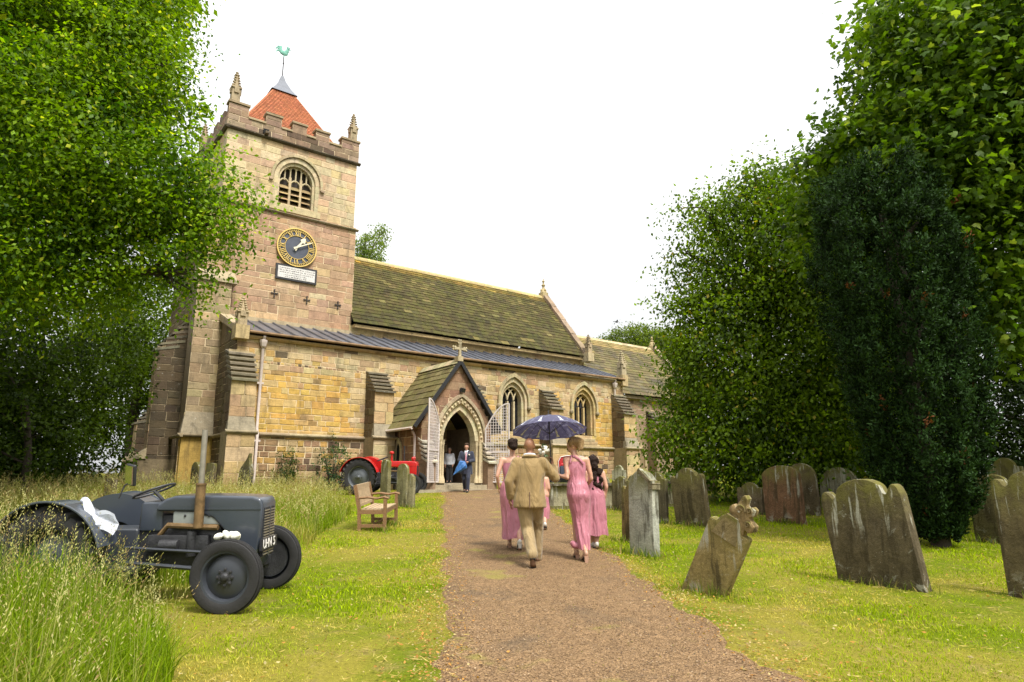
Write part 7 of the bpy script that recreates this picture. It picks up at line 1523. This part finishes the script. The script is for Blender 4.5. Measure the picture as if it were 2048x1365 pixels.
def grow_lawn():
    parts = []
    for (x0, x1, y0, y1, dn, hh, wdm) in ((-3.6, 6.5, 3.2, 6.5, 2300, .036, .0066), (-4, 8.5, 6.5, 10, 1250, .042, .0098), (-4.5, 12, 10, 16, 620, .05, .014), (-7, 16, 16, 30, 230, .055, .024), (-8, 24, 30, 46, 60, .07, .05)):
        x, y, g = scatter(x0, x1, y0, y1, dn, int(y0 * 13) + 1); bx_ = np.interp(y, LY, LX); k = (x > bx_ - .2) & ~in_church(x, y)
        pe = .75 * (fbm(x, y, 1.6, 40) - .5) + .3 * (fbm(x, y, 7, 45) - .5); k &= ~(on_path(x, y) & (on_path(x + pe, y, -.10) | on_path(x - pe, y, -.10)) & (g.random(len(x)) < .985)); x, y = x[k], y[k]; n = len(x)
        a = fbm(x, y, .55, 60); b = fbm(x, y, 2.6, 70); dl = np.minimum(np.abs(x - np.interp(y, pyl, pxl)), np.abs(x - np.interp(y, pyr, pxr)))
        dry = np.clip((a - .55) * 4.4 + (b - .5) * 2.6 + g.normal(size=n) * .28 + .55 * np.exp(-dl / .25), 0, 1)[:, None]; gt = g.random((n, 1))
        col = (np.array((.16, .25, .002)) * (1 - gt) + np.array((.36, .45, .003)) * gt) * (1 - dry) + np.array((.52, .42, .085)) * dry
        H = hh * g.uniform(.5, 1.35, n) * (1.15 - .45 * dry[:, 0]); parts.append(blades('l', x, y, H, g.uniform(.2, 1.3, n), wdm * g.uniform(.6, 1.2, n), col * g.uniform(.65, 1.25, (n, 1)), 2 if y0 < 9 else 1, int(y0 * 3)))
    # taller tufts round the feet of the stones and the bench
    g = np.random.default_rng(9); tx, ty, hs = [], [], []
    for sx, sy in STONES + [(-2.55, 14.0), (-2.6, 15.1)]:
        m = 170 if sy < 16 else 70; th = g.uniform(0, 1, m); u = g.normal(size=m) * .27; v = g.normal(size=m) * .10
        tx.append(sx + .6 * u + .8 * v - .06); ty.append(sy - .8 * u + .6 * v - .08); hs.append(np.abs(g.normal(.10, .05, m)) + .03)
    x, y, H = np.concatenate(tx), np.concatenate(ty), np.concatenate(hs); n = len(x); gt = g.random((n, 1)); col = np.array((.06, .12, .01)) * (1 - gt) + np.array((.20, .26, .02)) * gt; dr = g.random((n, 1)) < .22; col = np.where(dr, np.array((.36, .27, .11)), col)
    parts.append(blades('t', x, y, H, g.uniform(.2, 1.0, n), np.where(y < 10, .008, .014), col, 3, 99))
    V, F, C_ = joinb(parts); o = link('lawn_grass', np_mesh('lawn_grass', V, F, 3, C_), M['grass']); tag(o, 'short mown grass blades covering the churchyard lawn', 'grass', kind='stuff')
grow_lawn()
def litter():
    g = np.random.default_rng(77); P, D, Nn, S, C_ = [], [], [], [], []
    def add(x, y, size, cols, lift=.012):
        n = len(x); pth = on_path(x, y); z = gz_np(x, y) + lift + np.where(pth, .035, .02) + .018 * np.sin(x * 1.9 + y * .6) * np.sin(y * 1.3 - x * .4); P.append(np.stack([x, y, z], 1)); d = g.normal(size=(n, 3)); d[:, 2] *= .25; D.append(d); nn = g.normal(size=(n, 3)) * .35; nn[:, 2] += 1; Nn.append(nn); S.append(size * g.uniform(.5, 1.4, n)); c = np.array(cols)[g.integers(0, len(cols), n)] * g.uniform(.7, 1.3, (n, 1)); C_.append(c)
    n = 9000; y = 3.5 + 22 * g.random(n) ** 1.6; side = g.random(n) < .5; x = np.where(side, np.interp(y, pyl, pxl), np.interp(y, pyr, pxr)) + g.normal(size=n) * .21; add(x, y, .028, [(.42, .22, .06), (.46, .30, .12), (.34, .17, .05), (.45, .36, .17)])
    n = 5000; y = 3.5 + 12 * g.random(n) ** 1.5; t = g.random(n); x = np.interp(y, pyl, pxl) * (1 - t) + np.interp(y, pyr, pxr) * t; add(x, y, .015, [(.32, .20, .10), (.13, .07, .035), (.36, .25, .13), (.25, .15, .07), (.20, .18, .04)], .004)
    n = 2600; x = g.uniform(-4, 8, n); y = 3.5 + 12 * g.random(n) ** 1.4; k = (~on_path(x, y)) & (x > np.interp(y, LY, LX)); add(x[k], y[k], .038, [(.42, .33, .12), (.38, .20, .05), (.42, .35, .17)], .03)
    me = leaf_mesh('fallen_leaves', np.concatenate(P), np.concatenate(D), np.concatenate(Nn), np.concatenate(S), np.concatenate(C_), wid=.55); o = link('fallen_leaves', me, M['grass']); tag(o, 'scattered dry leaves and clippings along the path edges', 'leaves', kind='stuff')
    # straw-like clippings left by the mower
    Q = [P, D, Nn, S, C_]; 
    for q in Q: q.clear()
    n = 11000; x = g.uniform(-4.2, 9, n); y = 3.3 + 15 * g.random(n) ** 1.5; k = (~on_path(x, y, -.25)) & (x > np.interp(y, LY, LX) - .3) & (fbm(x, y, .55, 60) + .35 * g.normal(size=n) * .3 > .46); add(x[k], y[k], .075, [(.40, .31, .09), (.44, .35, .12), (.32, .24, .07), (.30, .30, .04)], .012)
    me = leaf_mesh('grass_clippings', np.concatenate(P), np.concatenate(D), np.concatenate(Nn), np.concatenate(S), np.concatenate(C_), wid=.10); o = link('grass_clippings', me, M['grass']); tag(o, 'dried straw-coloured grass clippings lying on the lawn', 'grass', kind='stuff')
    # loose stones of the path
    n = 7000; y = 3.0 + 9 * g.random(n) ** 1.5; t = g.random(n); x = np.interp(y, pyl, pxl) * (1 - t) + np.interp(y, pyr, pxr) * t; s = g.uniform(.003, .008, n); z = gz_np(x, y) + .034 + .018 * np.sin(x * 1.9 + y * .6) * np.sin(y * 1.3 - x * .4) + .01 * 0
    b = np.array([(-1, -.6, 0), (1, -.7, 0), (.8, .8, 0), (-.9, .7, 0), (0, 0, 1.0)]); V = (np.stack([x, y, z], 1)[:, None] + b[None] * s[:, None, None] * g.uniform(.7, 1.3, (n, 5, 3))).reshape(-1, 3)
    F = (np.arange(n)[:, None] * 5 + np.array([0, 1, 4, 1, 2, 4, 2, 3, 4, 3, 0, 4])[None]).ravel(); c = np.array([(.26, .175, .10), (.10, .068, .045), (.20, .13, .08), (.32, .23, .14)])[g.integers(0, 4, n)]
    o = link('gravel', np_mesh('gravel', V, F, 3, np.repeat(c, 4, 0)), stone_mat('gravel', stain=.1)); tag(o, 'loose gravel on the path surface', 'gravel', kind='stuff')
litter()
